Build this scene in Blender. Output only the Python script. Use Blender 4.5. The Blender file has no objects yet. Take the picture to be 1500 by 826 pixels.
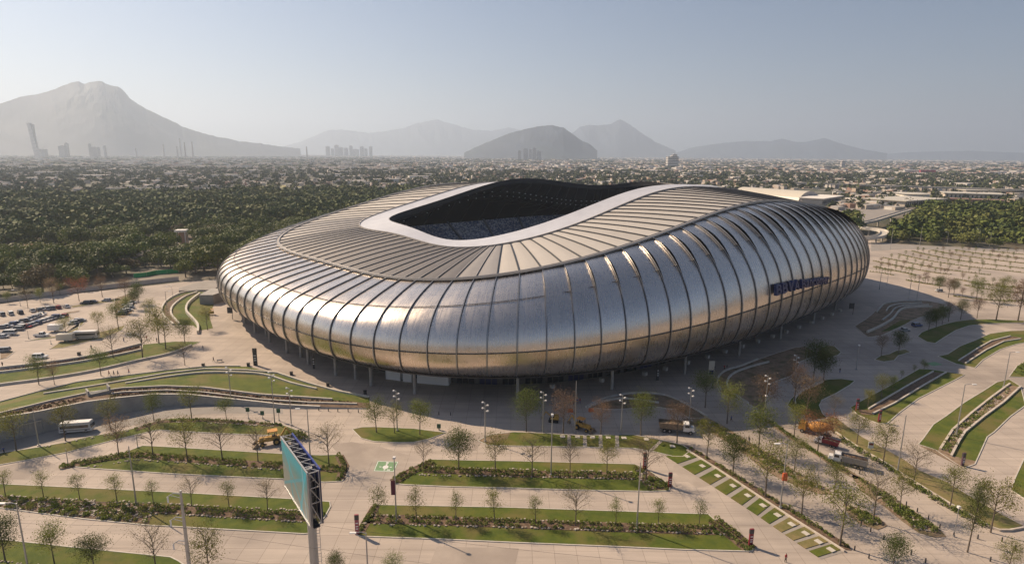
import bpy, bmesh, math, random
import numpy as np
from mathutils import Vector, Matrix
random.seed(7)
RNG = np.random.default_rng(11)
S = bpy.context.scene
COL = S.collection
# ---------------------------------------------------------------- camera
F = 880.0; H = 70.0
PITCH = math.atan((413 - 225.5) / F); ROLL = math.radians(0.46)
fwd = np.array([0, math.cos(PITCH), -math.sin(PITCH)])
up0 = np.array([0, math.sin(PITCH), math.cos(PITCH)]); r0 = np.array([1.0, 0, 0])
CR = math.cos(ROLL) * r0 + math.sin(ROLL) * up0
CU = -math.sin(ROLL) * r0 + math.cos(ROLL) * up0
CAM = np.array([0, 0, H])
cd = bpy.data.cameras.new('camera'); cam = bpy.data.objects.new('camera', cd); COL.objects.link(cam)
cd.sensor_width = 36; cd.lens = F / 1500 * 36; cd.clip_start = 1; cd.clip_end = 90000
M = Matrix.Identity(4)
for i in range(3):
    M[i][0] = CR[i]; M[i][1] = CU[i]; M[i][2] = -fwd[i]; M[i][3] = CAM[i]
cam.matrix_world = M
S.camera = cam

def G(u, v, z=0.0):
    """where the sight line of a measured photo point meets the height z: used as a survey of the ground plan"""
    d = fwd + CR * (u - 750) / F + CU * (413 - v) / F
    t = (z - H) / d[2]
    p = CAM + d * t
    return (float(p[0]), float(p[1]), z)

# ---------------------------------------------------------------- world, sun, exposure
SUN_AZ = math.radians(147)      # direction (x,y) towards the sun: behind and left of the stadium
SUN_EL = math.radians(37.5)
W = bpy.data.worlds.new('World'); S.world = W; W.use_nodes = True
nt = W.node_tree; nt.nodes.clear()
sky = nt.nodes.new('ShaderNodeTexSky'); sky.sky_type = 'NISHITA'; sky.sun_disc = False
sky.sun_elevation = SUN_EL
sky.sun_rotation = math.pi / 2 - SUN_AZ
sky.altitude = 500; sky.air_density = 1.0; sky.dust_density = 1.2; sky.ozone_density = 3.8
bg = nt.nodes.new('ShaderNodeBackground'); bg.inputs[1].default_value = 0.056
wo = nt.nodes.new('ShaderNodeOutputWorld')
nt.links.new(sky.outputs[0], bg.inputs[0]); nt.links.new(bg.outputs[0], wo.inputs[0])
sl = bpy.data.lights.new('sun', 'SUN'); sl.energy = 5.0; sl.angle = math.radians(0.55); sl.color = (1.0, 0.78, 0.55)
so = bpy.data.objects.new('sun', sl); COL.objects.link(so); so.location = (-300, 400, 400)
sd = Vector((math.cos(SUN_AZ) * math.cos(SUN_EL), math.sin(SUN_AZ) * math.cos(SUN_EL), math.sin(SUN_EL)))
so.rotation_euler = sd.to_track_quat('Z', 'Y').to_euler()
S.view_settings.view_transform = 'Standard'; S.view_settings.look = 'None'
S.view_settings.exposure = 0.52; S.view_settings.gamma = 1.0
S.render.engine = 'CYCLES'
try:
    S.cycles.volume_bounces = 1
    S.cycles.transparent_max_bounces = 8
except Exception: pass

# ---------------------------------------------------------------- helpers
class MB:
    def __init__(s): s.v = []; s.f = []; s.m = []; s.uv = []
    def add(s, vs, fs, m=0, uv=None):
        o = len(s.v); s.v += [tuple(map(float, x)) for x in vs]
        for k, f in enumerate(fs):
            s.f.append(tuple(i + o for i in f)); s.m.append(m)
            s.uv.append(None if uv is None else [uv[i] for i in f])
    def box(s, c, size, rz=0, m=0, ax=None):
        x, y, z = [a / 2 for a in size]
        P = [(-x, -y, -z), (x, -y, -z), (x, y, -z), (-x, y, -z), (-x, -y, z), (x, -y, z), (x, y, z), (-x, y, z)]
        cs, sn = math.cos(rz), math.sin(rz)
        P = [(c[0] + a * cs - b * sn, c[1] + a * sn + b * cs, c[2] + d) for a, b, d in P]
        s.add(P, [(0, 3, 2, 1), (4, 5, 6, 7), (0, 1, 5, 4), (1, 2, 6, 5), (2, 3, 7, 6), (3, 0, 4, 7)], m)
    def bar(s, a, b, w, h=None, m=0):
        """box beam from a to b"""
        a = Vector(a); b = Vector(b); d = b - a
        if d.length < 1e-6: return
        h = h or w
        d.normalize()
        u = Vector((0, 0, 1)) if abs(d.z) < 0.95 else Vector((0, 1, 0))
        x = d.cross(u).normalized() * w / 2; y = x.cross(d).normalized() * h / 2
        P = [a - x - y, a + x - y, a + x + y, a - x + y, b - x - y, b + x - y, b + x + y, b - x + y]
        s.add(P, [(0, 1, 2, 3), (7, 6, 5, 4), (0, 4, 5, 1), (1, 5, 6, 2), (2, 6, 7, 3), (3, 7, 4, 0)], m)
    def tube(s, pts, rad, n=6, m=0, cap=True):
        pts = [Vector(p) for p in pts]
        if not hasattr(rad, '__len__'): rad = [rad] * len(pts)
        rings = []
        for i, p in enumerate(pts):
            d = (pts[min(i + 1, len(pts) - 1)] - pts[max(i - 1, 0)]).normalized()
            u = Vector((0, 0, 1)) if abs(d.z) < 0.9 else Vector((0, 1, 0))
            x = d.cross(u).normalized(); y = x.cross(d).normalized()
            rings.append([p + (x * math.cos(2 * math.pi * k / n) + y * math.sin(2 * math.pi * k / n)) * rad[i] for k in range(n)])
        vs = [q for r in rings for q in r]; fs = []
        for i in range(len(pts) - 1):
            for k in range(n):
                a = i * n + k; b = i * n + (k + 1) % n
                fs.append((a, b, b + n, a + n))
        if cap: fs += [tuple(range(n))[::-1], tuple((len(pts) - 1) * n + k for k in range(n))]
        s.add(vs, fs, m)
    def cyl(s, c, r, h, n=10, m=0, r2=None):
        s.tube([c, (c[0], c[1], c[2] + h)], [r, r if r2 is None else r2], n, m)
    def prism(s, poly, z0, z1, m=0, mt=None):
        n = len(poly); vs = [(p[0], p[1], z0) for p in poly] + [(p[0], p[1], z1) for p in poly]
        ar = sum(poly[i][0] * poly[(i + 1) % n][1] - poly[(i + 1) % n][0] * poly[i][1] for i in range(n))
        top = tuple(range(n, 2 * n))
        sides = [(i, (i + 1) % n, n + (i + 1) % n, n + i) for i in range(n)]
        if ar < 0: top = top[::-1]; sides = [f[::-1] for f in sides]
        s.add(vs, [top], m if mt is None else mt); s.f[-1:]  # top cap
        s.add(vs, sides, m)
    def strip(s, pl, w, h, m=0, z=None):
        """a low wall/kerb of width w, height h running along polyline pl (x,y,z)"""
        n = len(pl); L = []; R = []
        for i in range(n):
            a = pl[max(i - 1, 0)]; b = pl[min(i + 1, n - 1)]
            dx, dy = b[0] - a[0], b[1] - a[1]; l = math.hypot(dx, dy) or 1
            nx, ny = -dy / l * w / 2, dx / l * w / 2
            zz = pl[i][2]
            L.append((pl[i][0] + nx, pl[i][1] + ny, zz)); R.append((pl[i][0] - nx, pl[i][1] - ny, zz))
        vs = []
        for l, r in zip(L, R): vs += [l, r, (r[0], r[1], r[2] + h), (l[0], l[1], l[2] + h)]
        fs = []
        for i in range(n - 1):
            o = i * 4
            fs += [(o + 1, o + 5, o + 6, o + 2), (o + 2, o + 6, o + 7, o + 3), (o + 3, o + 7, o + 4, o)]
        fs += [(0, 1, 2, 3), (4 * n - 1, 4 * n - 2, 4 * n - 3, 4 * n - 4)]
        s.add(vs, fs, m)
    def mesh(s, name, mats, smooth=False):
        me = bpy.data.meshes.new(name); me.from_pydata(s.v, [], s.f)
        for m in (mats if isinstance(mats, (list, tuple)) else [mats]): me.materials.append(m)
        me.polygons.foreach_set('material_index', s.m)
        if any(u is not None for u in s.uv):
            l = me.uv_layers.new(name='UVMap'); k = 0; dat = []
            for f, u in zip(s.f, s.uv):
                dat += [c for q in (u or [(0, 0)] * len(f)) for c in q]
            l.data.foreach_set('uv', dat)
        if smooth: me.polygons.foreach_set('use_smooth', [True] * len(me.polygons))
        me.update(); return me

def link(name, me, parent=None, mats=None):
    o = bpy.data.objects.new(name, me); COL.objects.link(o)
    if parent is not None: o.parent = parent
    return o
def tag(o, label=None, cat=None, group=None, kind=None):
    if label: o['label'] = label
    if cat: o['category'] = cat
    if group: o['group'] = group
    if kind: o['kind'] = kind
    return o
def thing(name, label, cat, loc=(0, 0, 0), rz=0, group=None, sc=1):
    o = bpy.data.objects.new(name, None); COL.objects.link(o); o.empty_display_size = 0.5
    o.location = loc; o.rotation_euler = (0, 0, rz); o.scale = (sc, sc, sc) if not hasattr(sc, '__len__') else sc
    return tag(o, label, cat, group)
def wpart(name, mb, mats, parent, smooth=False, stuff=False, label=None):
    """part whose vertices are in world coordinates, under an unrotated parent"""
    me = mb.mesh(name, mats, smooth) if isinstance(mb, MB) else mb
    o = link(name, me, parent)
    L = Vector((0, 0, 0)); p = parent
    while p is not None: L = L + p.location; p = p.parent
    if parent.parent is None: o.matrix_parent_inverse = Matrix.Translation(-L)
    if stuff: o['kind'] = 'stuff'
    if label: o['label'] = label
    return o
def kit(name, parts):
    """parts: (name, MB, mats, smooth, children)"""
    out = []
    for p in parts:
        nm, mb, mats = p[0], p[1], p[2]; sm = p[3] if len(p) > 3 else False; ch = p[4] if len(p) > 4 else []
        out.append((nm, mb.mesh(name + '_' + nm, mats, sm) if isinstance(mb, MB) else mb, kit(name, ch)))
    return out
def put(name, K, label, cat, loc, rz=0, group=None, sc=1):
    r = thing(name, label, cat, loc, rz, group, sc)
    def rec(kk, par):
        for nm, me, ch in kk:
            o = link(nm, me, par); rec(ch, o)
    rec(K, r); return r
def solo(name, mb, mats, label=None, cat=None, group=None, kind=None, smooth=False):
    o = link(name, mb.mesh(name, mats, smooth) if isinstance(mb, MB) else mb)
    return tag(o, label, cat, group, kind)

# ---------------------------------------------------------------- materials
def mat(name, col, rough=0.7, metal=0.0, spec=None, emit=None, es=1):
    m = bpy.data.materials.new(name); m.use_nodes = True; b = m.node_tree.nodes['Principled BSDF']
    b.inputs['Base Color'].default_value = (*col, 1); b.inputs['Roughness'].default_value = rough
    b.inputs['Metallic'].default_value = metal
    if spec is not None: b.inputs['Specular IOR Level'].default_value = spec
    if emit: b.inputs['Emission Color'].default_value = (*emit, 1); b.inputs['Emission Strength'].default_value = es
    return m
def N(m, t, **k):
    n = m.node_tree.nodes.new(t)
    for a, b in k.items():
        if a in n.inputs: n.inputs[a].default_value = b
        else: setattr(n, a, b)
    return n
def L(m, a, b): m.node_tree.links.new(a, b)
def noisy(name, c1, c2, scale=1.0, detail=6, rough=0.85, bump=0.0, bscale=None, c3=None, s3=0.05, coord='world', metal=0, rnd=0, dist=0.3):
    """two colours mixed by noise in metres, optionally a third at a large scale, per-object variation"""
    m = mat(name, c1, rough, metal); b = m.node_tree.nodes['Principled BSDF']
    if coord == 'world':
        g = N(m, 'ShaderNodeNewGeometry'); src = g.outputs['Position']
    else:
        g = N(m, 'ShaderNodeTexCoord'); src = g.outputs['Object']
    n = N(m, 'ShaderNodeTexNoise', Scale=scale, Detail=detail, Roughness=0.6); L(m, src, n.inputs['Vector'])
    r = N(m, 'ShaderNodeValToRGB'); r.color_ramp.elements[0].position = 0.5 - dist / 2 * 0.8; r.color_ramp.elements[1].position = 0.5 + dist / 2 * 0.8
    r.color_ramp.elements[0].color = (*c1, 1); r.color_ramp.elements[1].color = (*c2, 1)
    L(m, n.outputs[0], r.inputs[0]); out = r.outputs[0]
    if c3:
        n3 = N(m, 'ShaderNodeTexNoise', Scale=s3, Detail=4, Roughness=0.6); L(m, src, n3.inputs['Vector'])
        r3 = N(m, 'ShaderNodeValToRGB'); r3.color_ramp.elements[0].position = 0.48; r3.color_ramp.elements[1].position = 0.62
        L(m, n3.outputs[0], r3.inputs[0])
        x = N(m, 'ShaderNodeMix', data_type='RGBA'); L(m, r3.outputs[0], x.inputs[0]); L(m, out, x.inputs[6]); x.inputs[7].default_value = (*c3, 1)
        out = x.outputs[2]
    if rnd:
        oi = N(m, 'ShaderNodeObjectInfo'); mr = N(m, 'ShaderNodeMapRange'); L(m, oi.outputs['Random'], mr.inputs[0])
        mr.inputs[3].default_value = 1 - rnd; mr.inputs[4].default_value = 1 + rnd
        h = N(m, 'ShaderNodeHueSaturation'); L(m, out, h.inputs['Color']); L(m, mr.outputs[0], h.inputs['Value'])
        mh = N(m, 'ShaderNodeMapRange'); mh.inputs[3].default_value = 0.5 - rnd * 0.06; mh.inputs[4].default_value = 0.5 + rnd * 0.06
        mu = N(m, 'ShaderNodeMath', operation='FRACT'); mm = N(m, 'ShaderNodeMath', operation='MULTIPLY'); mm.inputs[1].default_value = 7.31
        L(m, oi.outputs['Random'], mm.inputs[0]); L(m, mm.outputs[0], mu.inputs[0]); L(m, mu.outputs[0], mh.inputs[0]); L(m, mh.outputs[0], h.inputs['Hue'])
        out = h.outputs[0]
    L(m, out, b.inputs['Base Color'])
    if bump:
        nb = N(m, 'ShaderNodeTexNoise', Scale=bscale or scale * 4, Detail=5); L(m, src, nb.inputs['Vector'])
        bu = N(m, 'ShaderNodeBump', Strength=bump, Distance=0.1); L(m, nb.outputs[0], bu.inputs['Height']); L(m, bu.outputs[0], b.inputs['Normal'])
    return m

def translucent(m, f):
    b_ = m.node_tree.nodes['Principled BSDF']; o = [n for n in m.node_tree.nodes if n.type == 'OUTPUT_MATERIAL'][0]
    t = N(m, 'ShaderNodeBsdfTranslucent'); L(m, b_.inputs['Base Color'].links[0].from_socket, t.inputs[0]); x = N(m, 'ShaderNodeMixShader'); x.inputs[0].default_value = f; L(m, b_.outputs[0], x.inputs[1]); L(m, t.outputs[0], x.inputs[2]); L(m, x.outputs[0], o.inputs[0]); return m
M_GROUND = noisy('scrub_ground', (0.055, 0.062, 0.026), (0.14, 0.115, 0.075), 0.02, 9, bump=0.4, bscale=0.4, c3=(0.24, 0.20, 0.15), s3=0.008)
M_GRASS = noisy('lawn_grass', (0.058, 0.088, 0.004), (0.100, 0.122, 0.008), 0.35, 8, 0.95, 0.5, 9, c3=(0.14, 0.122, 0.03), s3=0.09)
M_DRY = noisy('dry_grass', (0.17, 0.15, 0.05), (0.25, 0.19, 0.085), 0.5, 8, 0.95, 0.5, 9, c3=(0.12, 0.125, 0.03), s3=0.15)
M_SOIL = noisy('bare_soil', (0.21, 0.14, 0.09), (0.33, 0.245, 0.17), 1.2, 9, 0.95, 0.8, 5, c3=(0.15, 0.12, 0.06), s3=0.3)
M_MULCH = noisy('mulch', (0.10, 0.06, 0.04), (0.19, 0.13, 0.085), 1.5, 9, 0.95, 0.8, 5)
M_KERB = noisy('kerb_concrete', (0.50, 0.46, 0.40), (0.60, 0.56, 0.50), 0.8, 5, 0.8)
M_WALL = noisy('wall_concrete', (0.30, 0.29, 0.27), (0.38, 0.36, 0.33), 0.4, 6, 0.85)
M_STONE = noisy('rubble_stone', (0.26, 0.21, 0.17), (0.50, 0.45, 0.39), 1.5, 5, 0.9, rnd=0)
M_WHITE = mat('white_paint', (0.78, 0.77, 0.75), 0.4)
M_CREAM = mat('cream_paint', (0.62, 0.57, 0.47), 0.45)
M_GLASS = mat('dark_glass', (0.02, 0.025, 0.03), 0.08, 0, 0.8)
M_BLACK = mat('black_rubber', (0.02, 0.02, 0.02), 0.7)
M_DARK = mat('dark_grey_metal', (0.06, 0.06, 0.065), 0.5, 0.3)
M_STEEL = mat('galvanised_steel', (0.42, 0.42, 0.42), 0.45, 0.6)
M_YEL = noisy('yellow_machine_paint', (0.50, 0.30, 0.06), (0.42, 0.25, 0.07), 2, 4, 0.55)
M_ORANGE = noisy('orange_paint', (0.62, 0.30, 0.07), (0.5, 0.23, 0.05), 1.5, 4, 0.6)
M_RED = mat('red_print', (0.22, 0.025, 0.04), 0.6)
M_NAVY = mat('navy_blue', (0.012, 0.02, 0.085), 0.4)
M_ASPH = noisy('asphalt', (0.06, 0.06, 0.06), (0.09, 0.088, 0.085), 0.5, 6, 0.9)
def paving():
    m = noisy('pink_concrete_paving', (0.455, 0.385, 0.325), (0.545, 0.465, 0.395), 0.045, 9, 0.88, 0.15, 2.0, c3=(0.375, 0.32, 0.275), s3=0.022, dist=0.5)
    b = m.node_tree.nodes['Principled BSDF']; src = b.inputs['Base Color'].links[0].from_socket
    g = N(m, 'ShaderNodeNewGeometry')
    # streaks left by tyres and washing, stretched along the aisles
    mp = N(m, 'ShaderNodeMapping'); mp.inputs['Scale'].default_value = (0.03, 0.55, 1); L(m, g.outputs[0], mp.inputs[0])
    ns = N(m, 'ShaderNodeTexNoise', Scale=1.0, Detail=6, Roughness=0.65); L(m, mp.outputs[0], ns.inputs[0])
    rs = N(m, 'ShaderNodeMapRange'); rs.inputs[1].default_value = 0.3; rs.inputs[2].default_value = 0.75; rs.inputs[3].default_value = 0.80; rs.inputs[4].default_value = 1.10; L(m, ns.outputs[0], rs.inputs[0])
    # saw-cut joints
    br = N(m, 'ShaderNodeTexBrick'); br.offset = 0; br.inputs['Scale'].default_value = 1; br.inputs['Mortar Size'].default_value = 0.05
    br.inputs['Brick Width'].default_value = 4.0; br.inputs['Row Height'].default_value = 4.0; br.inputs['Mortar Smooth'].default_value = 0.4
    br.inputs['Color1'].default_value = (1, 1, 1, 1); br.inputs['Color2'].default_value = (0.91, 0.91, 0.92, 1); br.inputs['Mortar'].default_value = (0.58, 0.57, 0.56, 1)
    L(m, g.outputs[0], br.inputs[0])
    x = N(m, 'ShaderNodeMix', data_type='RGBA'); x.blend_type = 'MULTIPLY'; x.inputs[0].default_value = 1; L(m, src, x.inputs[6]); L(m, br.outputs[0], x.inputs[7])
    y = N(m, 'ShaderNodeVectorMath', operation='SCALE'); L(m, x.outputs[2], y.inputs[0]); L(m, rs.outputs[0], y.inputs[3])
    L(m, y.outputs[0], b.inputs['Base Color']); return m
M_PAVE = paving()
M_PAVE2 = noisy('grey_cast_concrete', (0.27, 0.245, 0.22), (0.33, 0.30, 0.27), 0.12, 7, 0.9)

def metal_panel(name, base, rough, bump=0.35, lines=14.0, metal=1.0):
    m = mat(name, base, rough, metal); b = m.node_tree.nodes['Principled BSDF']
    uv = N(m, 'ShaderNodeUVMap'); uv.uv_map = 'UVMap'
    sx = N(m, 'ShaderNodeSeparateXYZ'); L(m, uv.outputs[0], sx.inputs[0])
    mu = N(m, 'ShaderNodeMath', operation='MULTIPLY'); mu.inputs[1].default_value = lines * 2 * math.pi; L(m, sx.outputs[0], mu.inputs[0])
    si = N(m, 'ShaderNodeMath', operation='SINE'); L(m, mu.outputs[0], si.inputs[0])
    ab = N(m, 'ShaderNodeMath', operation='ABSOLUTE'); L(m, si.outputs[0], ab.inputs[0])
    g = N(m, 'ShaderNodeNewGeometry')
    oi = N(m, 'ShaderNodeObjectInfo')
    no = N(m, 'ShaderNodeTexNoise', Scale=0.35, Detail=7, Roughness=0.65); L(m, g.outputs[0], no.inputs[0])
    # streaks down each sheet
    cm = N(m, 'ShaderNodeCombineXYZ'); L(m, sx.outputs[0], cm.inputs[0]); L(m, sx.outputs[1], cm.inputs[1]); L(m, oi.outputs['Random'], cm.inputs[2])
    mp = N(m, 'ShaderNodeMapping'); mp.inputs['Scale'].default_value = (lines, 1.6, 40); L(m, cm.outputs[0], mp.inputs[0])
    ns = N(m, 'ShaderNodeTexNoise', Scale=1.3, Detail=4); L(m, mp.outputs[0], ns.inputs[0])
    ad = N(m, 'ShaderNodeMath', operation='ADD'); L(m, no.outputs[0], ad.inputs[0]); L(m, ns.outputs[0], ad.inputs[1])
    mr = N(m, 'ShaderNodeMapRange'); mr.inputs[1].default_value = 0.7; mr.inputs[2].default_value = 1.3; mr.inputs[3].default_value = rough - 0.03; mr.inputs[4].default_value = rough + 0.05
    L(m, ad.outputs[0], mr.inputs[0]); L(m, mr.outputs[0], b.inputs['Roughness'])
    mc = N(m, 'ShaderNodeMapRange'); mc.inputs[1].default_value = 0.7; mc.inputs[2].default_value = 1.3; mc.inputs[3].default_value = 0.95; mc.inputs[4].default_value = 1.03
    L(m, ad.outputs[0], mc.inputs[0])
    mo = N(m, 'ShaderNodeMapRange'); mo.inputs[3].default_value = 0.93; mo.inputs[4].default_value = 1.05; L(m, oi.outputs['Random'], mo.inputs[0])
    pr = N(m, 'ShaderNodeMath', operation='MULTIPLY'); L(m, mc.outputs[0], pr.inputs[0]); L(m, mo.outputs[0], pr.inputs[1])
    vm = N(m, 'ShaderNodeVectorMath', operation='SCALE'); vm.inputs[0].default_value = base; L(m, pr.outputs[0], vm.inputs[3]); L(m, vm.outputs[0], b.inputs['Base Color'])
    bu = N(m, 'ShaderNodeBump', Strength=bump, Distance=0.05); L(m, ab.outputs[0], bu.inputs['Height'])
    # oil-canning: slow buckles of the thin sheet
    nb = N(m, 'ShaderNodeTexNoise', Scale=0.5, Detail=2); L(m, g.outputs[0], nb.inputs[0])
    bu2 = N(m, 'ShaderNodeBump', Strength=0.12, Distance=0.3); L(m, nb.outputs[0], bu2.inputs['Height']); L(m, bu.outputs[0], bu2.inputs['Normal'])
    L(m, bu2.outputs[0], b.inputs['Normal']); return m
M_SKIN = metal_panel('brushed_steel_cladding', (0.80, 0.705, 0.615), 0.27, 0.14, 14)
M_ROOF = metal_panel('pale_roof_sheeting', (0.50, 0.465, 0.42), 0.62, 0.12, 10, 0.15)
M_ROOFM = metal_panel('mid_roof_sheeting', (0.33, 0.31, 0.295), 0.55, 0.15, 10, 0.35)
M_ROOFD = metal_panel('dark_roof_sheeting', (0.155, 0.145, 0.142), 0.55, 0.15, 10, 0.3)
M_RIB2 = mat('roof_rib_metal', (0.42, 0.40, 0.38), 0.6, 0.2)
M_RIB = mat('rib_cap_metal', (0.50, 0.50, 0.50), 0.38, 0.9)
M_GUT = mat('dark_gutter', (0.075, 0.078, 0.085), 0.45, 0.4)
M_RING = noisy('white_ring_membrane', (0.55, 0.56, 0.60), (0.61, 0.62, 0.66), 0.2, 5, 0.45)
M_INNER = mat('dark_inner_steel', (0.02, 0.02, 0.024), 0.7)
# ================================================================ THE SETTING
def sheet(name, poly, z, m):
    me = bpy.data.meshes.new(name)
    bm = bmesh.new(); vs = [bm.verts.new((p[0], p[1], z)) for p in poly]
    f = bm.faces.new(vs); f.normal_update()
    if f.normal.z < 0: f.normal_flip()
    bmesh.ops.triangulate(bm, faces=[f]); bm.to_mesh(me); bm.free(); me.materials.append(m)
    return me
R_ = 29500
g = link('ground', sheet('ground', [(-R_, 2000 - R_), (R_, 2000 - R_), (R_, 2000 + R_), (-R_, 2000 + R_)], 0, None)); g.data.materials.clear()
def city_ground():
    m = noisy('city_ground', (0.045, 0.052, 0.024), (0.13, 0.105, 0.07), 0.016, 10, c3=(0.30, 0.26, 0.22), s3=0.006)
    b = m.node_tree.nodes['Principled BSDF']; src = b.inputs['Base Color'].links[0].from_socket
    gg = N(m, 'ShaderNodeNewGeometry'); vo = N(m, 'ShaderNodeTexVoronoi', Scale=0.018); L(m, gg.outputs[0], vo.inputs[0])
    r = N(m, 'ShaderNodeValToRGB'); r.color_ramp.interpolation = 'CONSTANT'
    e = r.color_ramp.elements; e[0].position = 0; e[0].color = (0.05, 0.06, 0.03, 1); e[1].position = 0.5; e[1].color = (0.10, 0.09, 0.06, 1)
    for p, c in ((0.68, (0.22, 0.19, 0.16, 1)), (0.80, (0.07, 0.08, 0.04, 1)), (0.9, (0.35, 0.32, 0.29, 1))):
        q = e.new(p); q.color = c
    sp = N(m, 'ShaderNodeSeparateColor'); L(m, vo.outputs['Color'], sp.inputs[0]); L(m, sp.outputs[0], r.inputs[0])
    # built-up land starts beyond the wood
    dd = N(m, 'ShaderNodeVectorMath', operation='LENGTH'); L(m, gg.outputs[0], dd.inputs[0])
    mr = N(m, 'ShaderNodeMapRange'); mr.inputs[1].default_value = 650; mr.inputs[2].default_value = 1300; mr.inputs[4].default_value = 0.75; L(m, dd.outputs['Value'], mr.inputs[0])
    x = N(m, 'ShaderNodeMix', data_type='RGBA'); L(m, mr.outputs[0], x.inputs[0]); L(m, src, x.inputs[6]); L(m, r.outputs[0], x.inputs[7])
    L(m, x.outputs[2], b.inputs['Base Color']); return m
g.data.materials.append(city_ground()); tag(g, kind='structure')

plaza = [G(-420, 470), G(-100, 457), G(0, 445), G(60, 436), G(100, 431), G(200, 421), G(270, 413), G(320, 409)]
plaza += [(-120, 330), (-60, 440), (60, 500), (200, 480)]
plaza += [G(1280, 352), G(1320, 364), G(1400, 366), G(1500, 369), G(1700, 374), G(1900, 500), (260, 60), (200, 25), (-200, 25), (-260, 60)]
solo('plaza_paving', sheet('plaza_paving', plaza, 0.03, M_PAVE), None, kind='structure')

# haze
hz = MB(); hz.box((0, 2000, 834), (60000, 60000, 1670))
hm = bpy.data.materials.new('haze_air'); hm.use_nodes = True; hm.node_tree.nodes.clear()
ho = hm.node_tree.nodes.new('ShaderNodeOutputMaterial'); hv = hm.node_tree.nodes.new('ShaderNodeVolumePrincipled')
hv.inputs['Density'].default_value = 0.000088; hv.inputs['Color'].default_value = (0.67, 0.795, 0.975, 1); hv.inputs['Anisotropy'].default_value = 0.37
hm.node_tree.links.new(hv.outputs[0], ho.inputs['Volume'])
solo('haze', hz, hm, kind='stuff')

from mathutils import noise as mn
# mountains: ridges measured against the sky, given their real distances and 2-4 km of depth
def mountain(name, prof, dist, depth, col, seed):
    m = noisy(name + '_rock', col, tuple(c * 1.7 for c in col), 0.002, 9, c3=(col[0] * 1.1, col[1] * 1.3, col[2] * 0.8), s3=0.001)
    rn = np.random.default_rng(seed)
    pts = []
    for u, v in prof:
        d = fwd + CR * (u - 750) / F + CU * (413 - v) / F
        t = dist / math.hypot(d[0], d[1]); p = CAM + d * t; pts.append(p)
    pts = np.array(pts); n = 260
    s = np.r_[0, np.cumsum(np.hypot(*np.diff(pts[:, :2], axis=0).T))]; q = np.linspace(0, s[-1], n)
    X = np.interp(q, s, pts[:, 0]); Y = np.interp(q, s, pts[:, 1]); Z = np.maximum(np.interp(q, s, pts[:, 2]), 2)
    Zs = np.convolve(np.pad(Z, 14, mode='edge'), np.hanning(29) / np.hanning(29).sum(), 'valid')
    J = 45; vs = []
    ph = rn.uniform(0, 6.28, (6, 3))
    for j in range(J):
        t = (j / (J - 1)) * 2 - 1
        for i in range(n):
            r = abs(t); fall = max(0, (1 - r) ** 1.25)
            rad = np.array([X[i], Y[i]]) / math.hypot(X[i], Y[i])
            k = q[i] / 450.0
            P_ = Vector((q[i] / 700.0, t * depth / 1100.0, seed * 9.7)); gul = mn.multi_fractal(P_, 1.0, 2.1, 6) - 1.0; gul2 = 1 - abs(mn.noise(Vector((q[i] / 420.0 + 1.2 * t, t * 1.1, seed * 3.3)))) * 2
            z = (Z[i] * max(0, 1 - r * 5) + Zs[i] * min(1, r * 5)) * fall * (1 + (0.20 * gul + 0.26 * (gul2 - .5)) * min(1, r * 3) * (1 - r)) + Z.max() * (.016 * mn.noise(Vector((q[i] / 160., seed, 0))) + .012 * mn.noise(Vector((q[i] / 60., seed, 5)))) * fall
            w = depth * (0.25 + 0.75 * Zs[i] / Z.max())
            vs.append((X[i] + rad[0] * t * w, Y[i] + rad[1] * t * w, max(z, 0) - 1))
    fs = [(j * n + i, j * n + i + 1, (j + 1) * n + i + 1, (j + 1) * n + i) for j in range(J - 1) for i in range(n - 1)]
    mb = MB(); mb.add(vs, fs)
    o = solo(name, mb, m, kind='structure'); return o
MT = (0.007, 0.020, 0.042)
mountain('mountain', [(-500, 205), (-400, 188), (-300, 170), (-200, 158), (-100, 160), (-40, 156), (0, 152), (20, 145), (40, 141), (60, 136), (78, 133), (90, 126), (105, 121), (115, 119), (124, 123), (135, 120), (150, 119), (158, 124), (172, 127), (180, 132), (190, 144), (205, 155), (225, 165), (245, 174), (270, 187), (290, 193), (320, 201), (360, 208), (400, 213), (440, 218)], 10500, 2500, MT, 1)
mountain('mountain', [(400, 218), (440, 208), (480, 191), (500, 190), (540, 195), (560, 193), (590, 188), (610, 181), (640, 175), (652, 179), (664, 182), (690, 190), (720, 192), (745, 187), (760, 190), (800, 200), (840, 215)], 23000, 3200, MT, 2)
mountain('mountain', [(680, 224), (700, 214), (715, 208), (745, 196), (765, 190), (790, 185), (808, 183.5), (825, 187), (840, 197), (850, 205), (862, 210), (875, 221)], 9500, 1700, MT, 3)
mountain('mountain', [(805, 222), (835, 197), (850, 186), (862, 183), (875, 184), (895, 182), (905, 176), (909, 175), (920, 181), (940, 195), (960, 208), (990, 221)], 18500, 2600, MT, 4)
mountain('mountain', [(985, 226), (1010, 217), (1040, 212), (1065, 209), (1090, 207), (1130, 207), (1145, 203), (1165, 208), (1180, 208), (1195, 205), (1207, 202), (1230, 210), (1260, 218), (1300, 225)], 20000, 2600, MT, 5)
mountain('hill_range', [(1250, 230), (1330, 223), (1420, 221), (1500, 224), (1600, 220), (1750, 222), (1900, 234)], 25000, 2000, MT, 6)

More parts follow.
